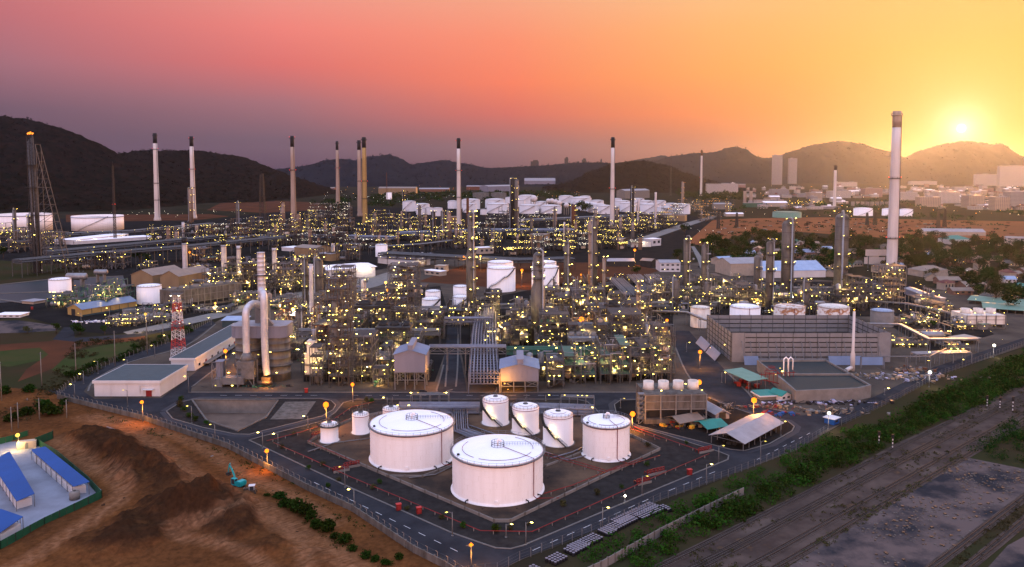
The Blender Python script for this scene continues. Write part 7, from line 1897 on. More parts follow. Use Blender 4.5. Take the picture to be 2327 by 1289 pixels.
# ---- earth-moving machines
def excavator():
    P = W(540, 1112); P.z = .4; t = thing('excavator', 'teal excavator with its boom folded up on the dirt', 'excavator', P, R(150), None, 'the teal excavator')
    def track(y):
        b = MB(); pr = [(-2.1, 0.25), (-1.8, 0), (1.8, 0), (2.1, .25), (2.1, .65), (1.8, .95), (-1.8, .95), (-2.1, .65)]; i = len(b.v)
        b.v += [(x, y - .32, z) for x, z in pr] + [(x, y + .32, z) for x, z in pr]; n = len(pr)
        b.face(tuple(range(i, i + n))); b.face(tuple(reversed(range(i + n, i + 2 * n))))
        for k in range(n): b.face((i + (k + 1) % n, i + k, i + n + k, i + n + (k + 1) % n))
        b.build('track', 'rubber', t)
    track(-1.15); track(1.15)
    b = MB(); b.box(0, 0, .6, 2.4, 1.7, .5); b.lathe([(.9, 1.0), (.9, 1.25)], 14); b.build('undercarriage', 'steel_dark', t)
    b = MB(); b.prism([(-2.6, -1.3), (1.3, -1.3), (1.3, 1.3), (-2.6, 1.3)], 1.25, 1.6); b.prism([(-2.7, -1.3), (-.3, -1.3), (-.3, 1.3), (-2.7, 1.3)], 1.6, 2.5); b.prism([(-2.5, -1.2), (-.8, -1.2), (-.8, 1.2), (-2.5, 1.2)], 2.5, 2.75); b.build('body', 'digger_teal', t)
    b = MB(); b.prism([(-.2, .25), (1.35, .25), (1.35, 1.3), (-.2, 1.3)], 1.6, 3.2); b.build('cab', 'glass', t)
    b = MB(); b.box(.57, .77, 3.2, 1.7, 1.15, .12)
    for x in (-.2, 1.35):
        for y in (.25, 1.3): b.box(x, y, 1.6, .12, .12, 1.6)
    b.build('cab_frame', 'digger_teal', t)
    b = MB(); b.tube([(1.2, -.3, 1.9), (1.7, -.3, 3.6), (2.8, -.3, 5.6), (3.9, -.3, 6.6)], [.34, .38, .32, .26], 4); b.build('boom', 'digger_teal', t)
    b = MB(); b.tube([(3.4, -.3, 7.3), (3.9, -.3, 6.6), (4.5, -.3, 4.2)], [.18, .28, .2], 4); b.build('stick', 'digger_teal', t)
    b = MB(); b.tube([(1.3, -.3, 1.7), (2.3, -.3, 4.6)], .12, 6); b.tube([(2.7, -.3, 6.0), (3.4, -.3, 7.2)], .1, 6); b.build('cylinder', 'steel_pale', t)
    b = MB(); b.prism([(4.1, -.85), (5.0, -.85), (5.0, .25), (4.1, .25)], 3.3, 4.1); b.prism([(3.7, -.85), (4.1, -.85), (4.1, .25), (3.7, .25)], 3.2, 3.6); b.build('bucket', 'steel_dark', t)
excavator()
def dozer(cx, yb, rz, label, body, roofm, bucket=False):
    P = W(cx, yb); P.z = .4; t = thing('bulldozer' if not bucket else 'loader', label, 'bulldozer' if not bucket else 'loader', P, rz)
    if bucket:
        for x in (-1.5, 1.5):
            for y in (-1.1, 1.1):
                b = MB(); b.tube([(x, y - .3, .75), (x, y + .3, .75)], .75, 14); b.build('wheel', 'rubber', t)
    else:
        for y in (-1.0, 1.0):
            b = MB(); b.prism([(-1.9, y - .3), (1.7, y - .3), (1.7, y + .3), (-1.9, y + .3)], 0, .8); b.tube([(-1.9, y - .3, .4), (-1.9, y + .3, .4)], .4, 10); b.tube([(1.7, y - .3, .4), (1.7, y + .3, .4)], .4, 10); b.build('track', 'rubber', t)
    b = MB(); b.box(-.4, 0, .6, 3.2, 1.5, .9); b.box(.8, 0, 1.5, 1.6, 1.1, .55); b.tube([(.9, .2, 2.0), (.9, .2, 2.7)], .08, 6); b.build('body', body, t)
    b = MB(); b.box(-.9, 0, 1.5, 1.5, 1.4, 1.2); b.build('cab', 'glass', t)
    b = MB(); b.box(-.9, 0, 2.7, 1.9, 1.7, .15)
    for x in (-1.6, -.2):
        for y in (-.7, .7): b.box(x, y, 1.5, .12, .12, 1.2)
    b.build('cab_roof', roofm, t)
    b = MB(); b.beam((1.0, -1.0, .8), (2.7, -1.0, .7), .2); b.beam((1.0, 1.0, .8), (2.7, 1.0, .7), .2); b.box(2.9, 0, .1, .35 if not bucket else .9, 3.2 if not bucket else 2.4, 1.1); b.build('blade' if not bucket else 'bucket', 'steel_warm', t)
dozer(566, 1126, R(190), 'brown bulldozer with a white cab roof parked beside the excavator', 'steel_warm', 'wall_white')
dozer(207, 993, R(200), 'yellow wheel loader at the head of the spoil heap', 'yellow', 'yellow', True)
P = W(265, 983); P.z = .4; t = thing('steel_beam', 'long pale steel pipe lying on the dirt field', 'pipe', P, R(-35)); b = MB(); b.tube([(-7, 0, .35), (7, 0, .35)], .35, 10); b.build('tube', 'steel_pale', t); b = MB(); b.box(-4, 0, -.2, .5, 1.2, .35); b.box(4, 0, -.2, .5, 1.2, .35); b.build('bearer', 'wood', t)
# ---- yard clutter near the settling basin
yr_ = random.Random(8)
def pile(cx, yb, n, label, ms, sx=8, sy=4, h=1.4, name='scrap_pile', cat='scrap'):
    P = W(cx, yb); t = thing(name, label, cat, P)
    for m in ms:
        b = MB()
        for k in range(n):
            x, y = yr_.gauss(0, sx / 2.4), yr_.gauss(0, sy / 2.4); s = yr_.uniform(.4, 1.3)
            if yr_.random() < .5: b.box(x, y, .05, s * 1.6, s, s * yr_.uniform(.3, h / 1.2), yr_.random() * 3)
            else: b.tube([(x, y, .2), (x + yr_.uniform(-3, 3), y + yr_.uniform(-1, 1), yr_.uniform(.2, h))], .12, 5)
        b.build('heap', m, t)
pile(1880, 936, 30, 'low heap of tan crates and drums below the white floodlight', ('wood', 'concrete', 'steel_dark'), 18, 7)
pile(1870, 917, 40, 'dark row of drums under tarpaulin at the foot of the settling basin', ('drum_black', 'tarp', 'drum_black'), 34, 4)
pile(1760, 928, 20, 'red and brown timber stack beside the turquoise hut', ('red', 'wood', 'steel_warm'), 16, 5)
pile(1772, 943, 14, 'blue and red steel frames lying by the yard road', ('blue_roof', 'red'), 9, 4)
pile(2050, 858, 50, 'big heap of pale scrap metal beyond the settling basin', ('steel_pale', 'concrete', 'wood', 'tarp'), 36, 10)
pile(2075, 842, 20, 'smaller scrap heap nearer the boundary road light', ('wood', 'rust', 'steel_pale'), 12, 8)
pile(1530, 970, 11, 'red pump skids crowded beside the near cooling tower', ('red', 'yellow', 'steel_dark'), 9, 4)
pile(215, 732, 30, 'row of white wrapped bundles in front of the yellow shed', ('tarp', 'white'), 18, 4)
pile(1657, 930, 14, 'round grey mixer and drums in the yard', ('steel_dark', 'concrete'), 4, 4, 3.5)
pile(590, 880, 14, 'green crates along the front street verge', ('green_paint', 'steel_dark'), 26, 2)
# ---- railway: rails on sleepers
def track(bx, vp=(3300, HY)):
    d = W(2400, 1289 + (vp[1] - 1289) * (2400 - bx) / (vp[0] - bx)) - W(bx, 1289); A = W(bx, 1289); u = d.normalized(); A = A - u * 40; L = d.length + 40
    v = Vector((-u.y, u.x, 0)); b = MB(); s = MB()
    for o in (-.55, .55): b.beam(A + v * o + Vector((0, 0, .36)), A + v * o + u * L + Vector((0, 0, .36)), .1, .2)
    k = 0
    while k < min(L, 420): c = A + u * k; s.box(c.x, c.y, .1, .3, 2.2, .16, math.atan2(u.y, u.x)); k += .9
    z = MB(); z.beam(A + Vector((0, 0, .05)), A + u * L + Vector((0, 0, .05)), 3.0, .1)
    struct(z.build('railway_bed', 'ballast')); struct(b.build('railway_rail', 'rail')); struct(s.build('railway_sleepers', 'sleeper'))
for bx in (1500, 1575, 1600, 1700, 1765, 2120, 2200): track(bx)
for cx, yb, yt in ((1997, 1014, 980), (2028, 1021, 987), (2243, 926, 899), (2272, 930, 903), (2301, 937, 902)):
    P = W(cx, yb); H = ZT(P, yt); t = thing('railway_signal', 'black and white banded signal post beside the tracks', 'railway signal', P)
    for k in range(6):
        b = MB(); b.box(0, 0, H * .7 * k / 6, .28, .28, H * .7 / 6); b.build('post_band', 'wall_white' if k % 2 else 'black_band', t)
    b = MB(); b.box(0, 0, H * .7, .9, .35, H * .3); b.build('signal_head', 'black_band', t); b = MB(); b.beam((.3, .2, 0), (.3, .2, H * .7), .06); b.build('ladder', 'steel', t)
# parked vehicles in the town lane and yards
def car(cx, yb, rz, label, m):
    P = W(cx, yb); P.z = .1; t = thing('parked_car', label, 'car', P, rz)
    b = MB(); b.prism([(-2.1, -.85), (2.1, -.85), (2.1, .85), (-2.1, .85)], .35, .95); b.prism([(-1.3, -.75), (1.0, -.75), (.8, .75), (-1.3, .75)], .95, 1.5); b.build('body', m, t)
    b = MB(); b.box(-.2, 0, 1.0, 2.36, 1.52, .34); b.build('window', 'glass', t)
    for x in (-1.3, 1.3):
        for y in (-.8, .8): b = MB(); b.tube([(x, y - .1, .35), (x, y + .1, .35)], .35, 10); b.build('wheel', 'rubber', t)
for a in ((1576, 590, 1.3, 'white car on the long straight lane', 'wall_white'), (1588, 608, 1.3, 'dark car on the long straight lane', 'black_band'), (1572, 574, 1.3, 'grey car far up the long straight lane', 'steel'), (505, 868, .2, 'white car parked by the absorber silos', 'wall_white'), (960, 893, .1, 'dark car on the front street', 'black_band'), (352, 880, 1.0, 'grey car beside the white box building', 'steel_pale')):
    car(*a)
# ================================================================== VEGETATION, TOWN AND CITY
vr = random.Random(17)
def leaves(b, c, rx, ry, rz, n, s, r=vr):
    """leaf clumps through the volume of an uneven blob"""
    for _ in range(n):
        u, v = r.random() * 6.283, r.uniform(-1, 1); q = r.random() ** .4; h = math.sqrt(1 - v * v)
        p = Vector((c[0] + rx * q * h * math.cos(u), c[1] + ry * q * h * math.sin(u), c[2] + rz * q * v))
        a = Vector((r.gauss(0, 1), r.gauss(0, 1), r.gauss(0, .6))).normalized(); d = a.cross(Vector((r.gauss(0, 1), r.gauss(0, 1), r.gauss(0, 1)))).normalized(); e = s * r.uniform(.6, 1.4)
        i = len(b.v); b.v += [tuple(p - a * e), tuple(p + d * e * .7), tuple(p + a * e), tuple(p - d * e * .7)]; b.face((i, i + 1, i + 2, i + 3))
def make_tree(h, w, label, leaf, n=420, lobes=7):
    t = thing('tree', label, 'tree', (0, 0, -500))
    b = MB(); b.tube([(0, 0, 0), (.1 * h * .1, 0, h * .25), (0, .05 * h, h * .5)], [h * .035, h * .028, h * .015], 7)
    for k in range(4):
        a = k * 1.6 + vr.random(); b.tube([(0, 0, h * (.25 + .06 * k)), (w * .2 * math.cos(a), w * .2 * math.sin(a), h * (.42 + .06 * k)), (w * .36 * math.cos(a), w * .36 * math.sin(a), h * (.55 + .06 * k))], [h * .014, h * .01, h * .005], 5)
    b.build('trunk', 'bark', t)
    b = MB()
    for k in range(lobes):
        a = vr.random() * 6.28; q = vr.random() ** .6 * w * .36; z = h * vr.uniform(.48, .86); s = w * vr.uniform(.16, .3) * (1.15 - .5 * abs(z / h - .62))
        leaves(b, (q * math.cos(a), q * math.sin(a), z), s, s, s * .8, n // lobes, w * .05)
    b.build('crown', leaf, t); return t
TREES = [make_tree(11, 11, 'broad dark tree among the town houses', 'leaf_dark'), make_tree(9, 8, 'rounded green tree among the town houses', 'leaf'), make_tree(13, 10, 'tall dark tree among the town houses', 'leaf_dark', 460, 9), make_tree(8, 9, 'dry olive tree among the town houses', 'leaf_dry'), make_tree(10, 13, 'wide spreading tree among the town houses', 'leaf_dark', 500, 10)]
first = [True] * len(TREES)
def plant(x, y, sc, kind, label=None, group=None):
    lab = label or [q for o, q in THINGS if o == TREES[kind]][0]
    if first[kind]:
        first[kind] = False; o = TREES[kind]; o.location = (x, y, 0); o.rotation_euler.z = vr.random() * 6; o.scale = (sc, sc, sc * vr.uniform(.85, 1.15)); o['group'] = group or 'trees of the town'
        return o
    return dup(TREES[kind], (x, y, 0), vr.random() * 6, lab, group or 'trees of the town', (sc, sc, sc * vr.uniform(.85, 1.15)))
TOWN = px2w([(1560, 556), (1700, 545), (1900, 543), (2330, 556), (2420, 570), (2420, 690), (2230, 690), (2100, 640), (2070, 610), (1960, 628), (1740, 630), (1640, 600)])
lots = []
def blocked(x, y):
    if any(abs(x - q[0]) < q[2] and abs(y - q[1]) < q[3] for q in lots): return True
    px, py = proj(Vector((x, y, 0))); return 1565 < px < 1625 and 555 < py < 620 and abs((px - 1568) - (py - 560) * .72) < 12
# houses: five kinds, copied
def make_house(w, d, h, rise, label, wall, roof, hip=False):
    t = thing('house', label, 'house', (0, 0, -500)); b = MB(); b.box(0, 0, 0, w, d, h)
    if not hip:
        for s in (-1, 1): b.poly([(s * w / 2, -d / 2 * s, h), (s * w / 2, d / 2 * s, h), (s * w / 2, 0, h + rise)])
    b.build('wall', wall, t); b = MB(); o = .7
    if hip:
        q = d * .45; e = [(-w / 2 - o, -d / 2 - o, h), (w / 2 + o, -d / 2 - o, h), (w / 2 + o, d / 2 + o, h), (-w / 2 - o, d / 2 + o, h)]; r1, r2 = (-w / 2 + q, 0, h + rise), (w / 2 - q, 0, h + rise)
        b.poly([e[0], e[1], r2, r1]); b.poly([e[2], e[3], r1, r2]); b.poly([e[1], e[2], r2]); b.poly([e[3], e[0], r1])
    else:
        for s in (-1, 1):
            k = rise / (d / 2); p = [(-w / 2 - o, s * (d / 2 + o), h - o * k + .06), (w / 2 + o, s * (d / 2 + o), h - o * k + .06), (w / 2 + o, 0, h + rise + .06), (-w / 2 - o, 0, h + rise + .06)]; b.poly(p if s < 0 else list(reversed(p)))
    b.build('roof', roof, t)
    for k in range(3): b = MB(); b.box(-w * .3 + w * .3 * k, -d / 2 - .03, h * .4, w * .14, .08, h * .4); b.build('window', 'glass', t)
    b = MB(); b.box(w * .42, -d / 2 - .03, 0, 1.1, .08, 2.2); b.build('door', 'wood', t); return t
HOUSES = [make_house(13, 9, 3.4, 2.6, 'house with a grey tin roof in the town', 'cream', 'concrete_old'), make_house(11, 8, 5.8, 2.4, 'two-floor house with a red tile roof in the town', 'cream', 'tile_roof', True), make_house(16, 10, 3.4, 2.4, 'house with a pale turquoise roof in the town', 'wall_white', 'turquoise_roof'), make_house(12, 9, 3.6, 2.6, 'house with a sky-blue roof in the town', 'wall_white', 'sky_roof'), make_house(20, 11, 4.2, 2.6, 'long house with a brown roof in the town', 'brick', 'tan_roof')]
hf = [True] * 5
def put_house(px, py, k, rz, sc=1.0):
    P = W(px, py); lots.append((P.x, P.y, 12 * sc, 10 * sc))
    if hf[k]: hf[k] = False; o = HOUSES[k]; o.location = P; o.rotation_euler.z = rz; o.scale = (sc,) * 3; o['group'] = 'houses of the town'; return
    dup(HOUSES[k], P, rz, [q for o, q in THINGS if o == HOUSES[k]][0], 'houses of the town', (sc,) * 3)
for a in ((1660, 628, 1737, 626, 34, 600, 'long grey gabled warehouse behind the unit columns', 'cream', 'grey_roof', 4), (1735, 632, 1876, 630, 40, 616, 'wide shed with a bright blue-white roof between the broad columns', 'wall_white', 'sky_roof', 7), (1640, 604, 1682, 602, 20, 592, 'small shed with a sky-blue roof by dark trees', 'cream', 'sky_roof', 3), (1680, 596, 1722, 595, 20, 585, 'shed with a green hipped roof under dark trees', 'cream', 'green_roof', 3),
          (1500, 618, 1546, 618, 24, 598, 'white two-storey works block beside the lane', 'wall_white', 'grey_roof', 2), (2100, 534, 2240, 536, 30, 526, 'very long low grey-roofed market hall in the town', 'cream', 'grey_roof', 4), (2160, 556, 2206, 555, 24, 545, 'hall with a turquoise hipped roof in the town', 'wall_white', 'turquoise_roof', 5), (2286, 560, 2345, 562, 20, 540, 'white three-storey apartment block at the picture edge', 'city_white', 'grey_roof', 1), (1806, 588, 1855, 586, 16, 575, 'low brick hall with a blue roof end', 'brick', 'blue_grey', 3), (1865, 580, 1888, 579, 14, 572, 'white villa with a low roof by the right broad column', 'wall_white', 'grey_roof', 2), (2096, 630, 2155, 628, 20, 616, 'tan hip-roofed house in a dark grove', 'cream', 'tan_roof', 4), (2310, 674, 2350, 676, 14, 660, 'white arcade building at the far edge', 'wall_white', 'white_roof', 2), (1380, 606, 1442, 606, 20, 594, 'open grey canopy roof on the bare red yard', 'steel_dark', 'grey_roof', 2), (1455, 606, 1480, 608, 12, 592, 'small tilted canopy roof on the bare red yard', 'steel_dark', 'tan_roof', 2), (2055, 668, 2110, 690, 8, 655, 'long grey wall shed slanting beside the heater', 'clad', 'grey_roof', 1)):
    building((a[0], a[1]), (a[2], a[3]), a[4], a[5], a[6], a[7], a[8], 'hip' if 'hip' in a[6] else 'gable_x', a[9], windows=4 if 'storey' in a[6] or 'arcade' in a[6] else 0, storeys=3 if 'three' in a[6] else 2 if 'two' in a[6] else 1)
    A, B_ = W(a[0], a[1]), W(a[2], a[3]); c = (A + B_) / 2; lots.append((c.x, c.y + a[4] / 2, (B_ - A).length / 2 + 6, a[4] / 2 + 8))
P = W(1992, 610); t = thing('billboard', 'white double-deck billboard frame beside the tallest chimney', 'billboard', P); z = ZT(P, 565)
b = MB(); b.box(-9, 0, 0, 1, 1, z - 8); b.box(9, 0, 0, 1, 1, z - 8); b.build('post', 'steel', t); b = MB(); b.box(0, 0, z - 16, 26, .6, 7); b.box(0, 0, z - 7.5, 24, .6, 6.5); b.build('panel', 'city_white', t)
nh = 0
while nh < 95:
    px = vr.uniform(1600, 2420); py = vr.uniform(553, 690); P = W(px, py)
    if not in_poly(P.x, P.y, TOWN) or blocked(P.x, P.y): continue
    put_house(px, py, vr.choices(range(5), (4, 2, .7, 1, 2.4))[0], vr.choice((0, .3, 1.57, 1.2, -.4)), vr.uniform(.8, 1.15)); nh += 1
nt = 0; tries = 0
while nt < 270 and tries < 20000:
    tries += 1; px = vr.uniform(1560, 2420); py = 545 + (vr.random() ** 1.2) * 148; P = W(px, py)
    if not in_poly(P.x, P.y, TOWN) or blocked(P.x, P.y): continue
    if noise.noise(Vector((P.x * .012, P.y * .012, 4))) < -.2 and px > 1900: continue
    plant(P.x, P.y, vr.uniform(.85, 1.7), vr.randrange(5)); nt += 1
# single trees elsewhere
for px, py, s, k, lab in ((318, 600, 1.4, 0, 'dark tree beside the sweeping pipe rack'), (332, 604, 1.1, 2, 'second dark tree beside the sweeping pipe rack'), (1448, 628, .9, 0, 'lone dark tree beside the low pipe decks'), (62, 758, .6, 3, 'lone bush-like tree on the wasteland by the concrete pad'), (128, 758, .8, 1, 'round tree beside the wasteland track'), (182, 760, .8, 4, 'spreading tree across the wasteland track'), (238, 760, .6, 1, 'small tree by the yard wall'), (325, 788, .5, 3, 'small dry tree on the wasteland slope'), (8, 588, 1.2, 0, 'dark tree at the pond edge'), (1322, 482, 3.0, 0, 'dark leafy clump before the tank farm'), (1330, 483, 2.4, 4, 'second dark leafy clump before the tank farm'), (1556, 535, 1.6, 0, 'dark tree by the far pale road'), (640, 690, .7, 1, 'small tree by the service road'), (2262, 690, 1.3, 2, 'tall tree at the green sports roofs'), (2290, 706, 1.2, 0, 'broad tree by the nearer green sports roof'), (1540, 600, 1.2, 2, 'dark tree by the white works block'), (2120, 745, .6, 1, 'small tree among the pipe frames')):
    P = W(px, py); plant(P.x, P.y, s, k, lab, 'single trees about the plant')
# bushes and young palms near the front
def bush(px, py, r, label, leaf='leaf', n=260, group=None, z=0.0, tall=.8):
    P = W(px, py); P.z = z; t = thing('bush', label, 'bush', P, 0, group); b = MB()
    for k in range(5): a = vr.random() * 6.28; q = r * .5 * vr.random(); leaves(b, (q * math.cos(a), q * math.sin(a), r * tall * vr.uniform(.35, .8)), r * .6, r * .6, r * tall * .45, n // 5, r * .13)
    b.build('foliage', leaf, t); b = MB(); b.tube([(0, 0, -.3), (0, 0, r * tall * .6)], [r * .06, r * .03], 5); b.build('stem', 'bark', t)
for px, py, r in ((408, 925, 1.8), (418, 935, 1.4), (430, 950, 1.6), (445, 958, 1.5), (412, 912, 1.6), (470, 965, 1.2), (832, 914, 1.4), (845, 916, 1.4), (702, 1068, 1), (735, 1060, 1.1), (745, 1108, 1), (863, 1100, 1), (925, 1160, .9), (1004, 1180, 1), (848, 1112, 1), (1050, 1200, 1.2), (1125, 1208, 1.6), (1160, 1206, .9), (1280, 1150, 1.3), (1355, 1125, 1.2), (1470, 1060, 1), (1472, 1016, 1.2), (1412, 1110, .8), (1200, 1195, .7), (770, 1094, .9), (1305, 925, 1), (640, 1020, 1), (1560, 1010, .8), (668, 990, .9)):
    bush(px, py, r * 1.25, 'young bush on the tank farm verge', vr.choice(('leaf', 'leaf_dry', 'leaf')), 200, 'bushes on the tank farm verges', .15, 1.1)
for px, py, r in ((632, 1140, 2.6), (650, 1150, 3.4), (668, 1160, 3.2), (690, 1172, 3.0), (705, 1185, 2.6), (722, 1200, 2.8), (742, 1212, 2.8), (760, 1226, 2.4), (780, 1240, 2.6), (800, 1255, 2.2), (825, 1268, 2.4), (850, 1280, 2.4), (880, 1290, 2.4), (905, 1275, 2), (610, 1130, 1.6), (105, 945, 4), (128, 940, 4), (90, 930, 3.6), (60, 945, 3), (110, 925, 3.4), (30, 960, 3), (15, 900, 4), (60, 890, 3), (140, 925, 3)):
    bush(px + vr.uniform(-6, 6), py + vr.uniform(-5, 5), r * vr.uniform(.6, 1.35), 'dark bush at the edge of the dirt field', 'leaf_dark', 380, 'bushes round the dirt field', .1, .9)
for k in range(34):
    f = k / 33; px = 155 + f * 275 + vr.uniform(-10, 10); py = 872 - f * 112 + vr.uniform(-16, -4)
    bush(px, py, vr.uniform(1.6, 3.6), 'dark bush along the fence behind the white box building', 'leaf_dark', 170, 'bushes along the wasteland fence', 0, .8)
# weeds along the foot of the perimeter fence, scrub belt, weeds between the tracks
b = MB(); l = offset_line(fl, .2)
for i in range(len(fl) - 1):
    n = int((fl[i + 1] - fl[i]).length / .9)
    for k in range(n): p = fl[i].lerp(fl[i + 1], k / n); leaves(b, (p.x + vr.uniform(-.3, .5), p.y + vr.uniform(-.2, .6), .5 + 1.6 * 0), .7, .7, .6, 9, .32)
stuff(b.build('hedge_foliage', 'leaf_dry'))
def belt(name, poly, n, rmin, rmax, leaf, per, hk=.75, s=.14, thin=None):
    pw = px2w(poly); x0, x1 = min(p.x for p in pw), max(p.x for p in pw); y0, y1 = min(p.y for p in pw), max(p.y for p in pw); b = MB(); k = 0
    q = 0
    while k < n and q < n * 40:
        q += 1; x, y = vr.uniform(x0, x1), vr.uniform(y0, y1)
        if not in_poly(x, y, pw): continue
        if thin and noise.noise(Vector((x * thin, y * thin, 6))) < 0: continue
        r = vr.uniform(rmin, rmax) * (1 + .6 * noise.noise(Vector((x * .06, y * .06, 2)))); leaves(b, (x, y, r * hk * .55), r, r, r * hk, per, r * s); k += 1
    return stuff(b.build(name, leaf))
belt('scrub_foliage', [(1290, 1289), (1500, 1172), (1680, 1090), (1815, 1028), (1912, 985), (2060, 935), (2160, 880), (2340, 800), (2420, 800), (2420, 835), (2210, 932), (2040, 1000), (1820, 1118), (1660, 1195), (1500, 1278), (1470, 1300)], 620, 1.3, 3.0, 'leaf', 75)
belt('scrub_foliage', [(1430, 1289), (1660, 1160), (1815, 1060), (1912, 1000), (2160, 890), (2340, 805), (2420, 805), (2420, 832), (2210, 930), (2040, 996), (1820, 1112), (1660, 1190)], 330, 1.6, 3.6, 'leaf_dark', 80)
belt('scrub_foliage', [(2200, 1030), (2250, 985), (2327, 945), (2480, 880), (2480, 1050), (2330, 1062)], 200, 1.2, 2.8, 'leaf_dark', 60)
belt('weeds', [(1330, 1380), (1500, 1290), (1820, 1130), (2033, 1015), (2327, 885), (2420, 850), (2420, 910), (2327, 950), (2204, 1028), (1780, 1289), (1600, 1400)], 520, .35, 1.0, 'leaf_dry', 14, .6, .28, .05)
belt('weeds', [(1760, 1289), (2180, 1034), (2200, 1040), (1790, 1300)], 160, .4, .9, 'leaf_dry', 16, .7, .26)
belt('weeds', [(2130, 1300), (2330, 1130), (2420, 1080), (2420, 1120), (2327, 1180), (2200, 1300)], 160, .4, 1.0, 'leaf_dry', 16, .7, .26)
belt('weeds', [(-200, 960), (60, 925), (180, 768), (430, 745), (480, 725), (150, 880), (60, 960)], 420, .6, 1.8, 'leaf_dry', 26, .6, .2, .03)
belt('scrub_foliage', [(600, 1122), (640, 1128), (720, 1190), (800, 1242), (900, 1289), (860, 1300), (760, 1245), (680, 1185)], 70, .5, 1.5, 'leaf_dark', 40)
belt('weeds', [(310, 975), (400, 1000), (560, 1085), (640, 1130), (620, 1135), (540, 1090), (380, 1010)], 90, .3, .9, 'leaf_dry', 14, .6, .26)
belt('weeds', [(200, 935), (520, 1024), (700, 1122), (860, 1215), (840, 1225), (690, 1135), (510, 1036), (200, 945)], 150, .35, 1.0, 'leaf_dark', 16, .6, .24)
def rubble(poly, n, lo, hi, m):
    pw = px2w(poly); x0, x1 = min(p.x for p in pw), max(p.x for p in pw); y0, y1 = min(p.y for p in pw), max(p.y for p in pw); b = MB(); k = 0
    while k < n:
        x, y = vr.uniform(x0, x1), vr.uniform(y0, y1)
        if not in_poly(x, y, pw) or noise.noise(Vector((x * .05, y * .05, 8))) < -.05: k += .2; continue
        s = vr.uniform(lo, hi); b.box(x, y, 0, s, s * vr.uniform(.5, 1.2), s * vr.uniform(.15, .4) + .1, vr.random() * 3); k += 1
    return stuff(b.build('rubble', m))
rubble([(1800, 1289), (2190, 1042), (2327, 1070), (2330, 1100), (2120, 1289)], 700, .15, .7, 'concrete_old'); rubble([(1800, 1289), (2190, 1042), (2327, 1070), (2330, 1100), (2120, 1289)], 500, .15, .8, 'steel_dark')
rubble([(200, 950), (500, 1040), (700, 1150), (800, 1230), (700, 1289), (300, 1289), (200, 1200), (260, 1100)], 260, .25, .9, 'soil_dark'); rubble([(390, 985), (500, 1050), (520, 1080), (400, 1010)], 50, .4, 1.2, 'concrete')
rubble([(720, 1010), (1120, 1180), (1160, 1180), (1490, 1030), (1310, 950), (860, 950)], 160, .2, .8, 'gravel')
rubble([(1580, 548), (1640, 503), (1860, 498), (2300, 505), (2300, 536), (2000, 536), (1800, 522), (1680, 532)], 130, 2, 7, 'earth_dark'); rubble([(1600, 540), (1640, 508), (1860, 500), (2200, 508), (1990, 530), (1800, 520)], 60, 2, 6, 'concrete')
belt('weeds', [(1590, 545), (1640, 505), (1860, 497), (2300, 503), (2300, 540), (2000, 536), (1800, 524), (1680, 532)], 170, 2, 6, 'leaf_dark', 16, .4, .26, .01)
def hill_forest(seed, n, r0, r1, leaf, per):
    vs = [v for k, l in HILLV if k == seed for v in l]; b = MB()
    for _ in range(n):
        (x, y, z), df_, dr_ = vr.choice(vs); r = vr.uniform(r0, r1); leaves(b, (x + vr.uniform(-4, 4), y + vr.uniform(-8, 8), z + r * .15), r, r, r * .7, per, r * .3)
    stuff(b.build('hill_forest', leaf))
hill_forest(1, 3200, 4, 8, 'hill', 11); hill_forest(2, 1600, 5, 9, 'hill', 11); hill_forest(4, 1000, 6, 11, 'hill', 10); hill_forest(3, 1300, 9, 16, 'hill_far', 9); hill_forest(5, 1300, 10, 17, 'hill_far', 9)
# far woods at the foot of the hills
belt('far_woods', [(700, 462), (900, 440), (1280, 436), (1320, 452), (1000, 458), (880, 470), (760, 480)], 260, 10, 18, 'leaf_dark', 34, .6, .22)
belt('far_woods', [(1540, 440), (1700, 442), (1690, 456), (1560, 452)], 120, 10, 18, 'leaf_dark', 34, .6, .22)
belt('far_woods', [(1600, 470), (2327, 440), (2420, 440), (2420, 500), (2100, 500), (1700, 492)], 300, 5, 11, 'leaf_dark', 30, .6, .22, .006)
belt('far_woods', [(1560, 558), (1640, 542), (1900, 540), (2330, 548), (2420, 560), (2420, 600), (2200, 590), (1700, 575)], 260, 3, 6, 'leaf_dark', 40, .7, .2, .012)

# ---- industrial sheds and the city beyond
for a in ((1192, 424, 1262, 424, 60, 411, 'big pale arched shed before the far hills', 'clad', 'grey_roof', 18), (860, 442, 945, 442, 60, 428, 'long brown shed before the far hills', 'tan_clad', 'tan_roof', 6), (952, 436, 1020, 436, 50, 430, 'orange-lit long shed before the far hills', 'tile_roof', 'grey_roof', 6), (1060, 432, 1110, 432, 50, 424, 'red-brown long shed near the far hills', 'tile_roof', 'grey_roof', 5), (730, 438, 760, 438, 40, 428, 'orange-lit small shed at the hill foot', 'tile_roof', 'tan_roof', 5), (1110, 436, 1180, 434, 60, 424, 'wide low shed left of the arched one', 'clad', 'grey_roof', 6), (1420, 452, 1476, 450, 40, 434, 'long hazy shed roof behind the tank farm', 'concrete', 'grey_roof', 6), (1650, 492, 1690, 492, 20, 486, 'low pale shed by the stubby stacks', 'cream', 'white_roof', 2), (1736, 470, 1790, 470, 30, 461, 'pale-roofed yard hall right of the boiler house', 'cream', 'white_roof', 4), (1622, 476, 1662, 476, 20, 464, 'blocky pale shed before the boiler house', 'concrete', 'grey_roof', 3)):
    building((a[0], a[1]), (a[2], a[3]), a[4], a[5], a[6], a[7], a[8], 'gable_x', a[9])
WIN = MATS['city_white']
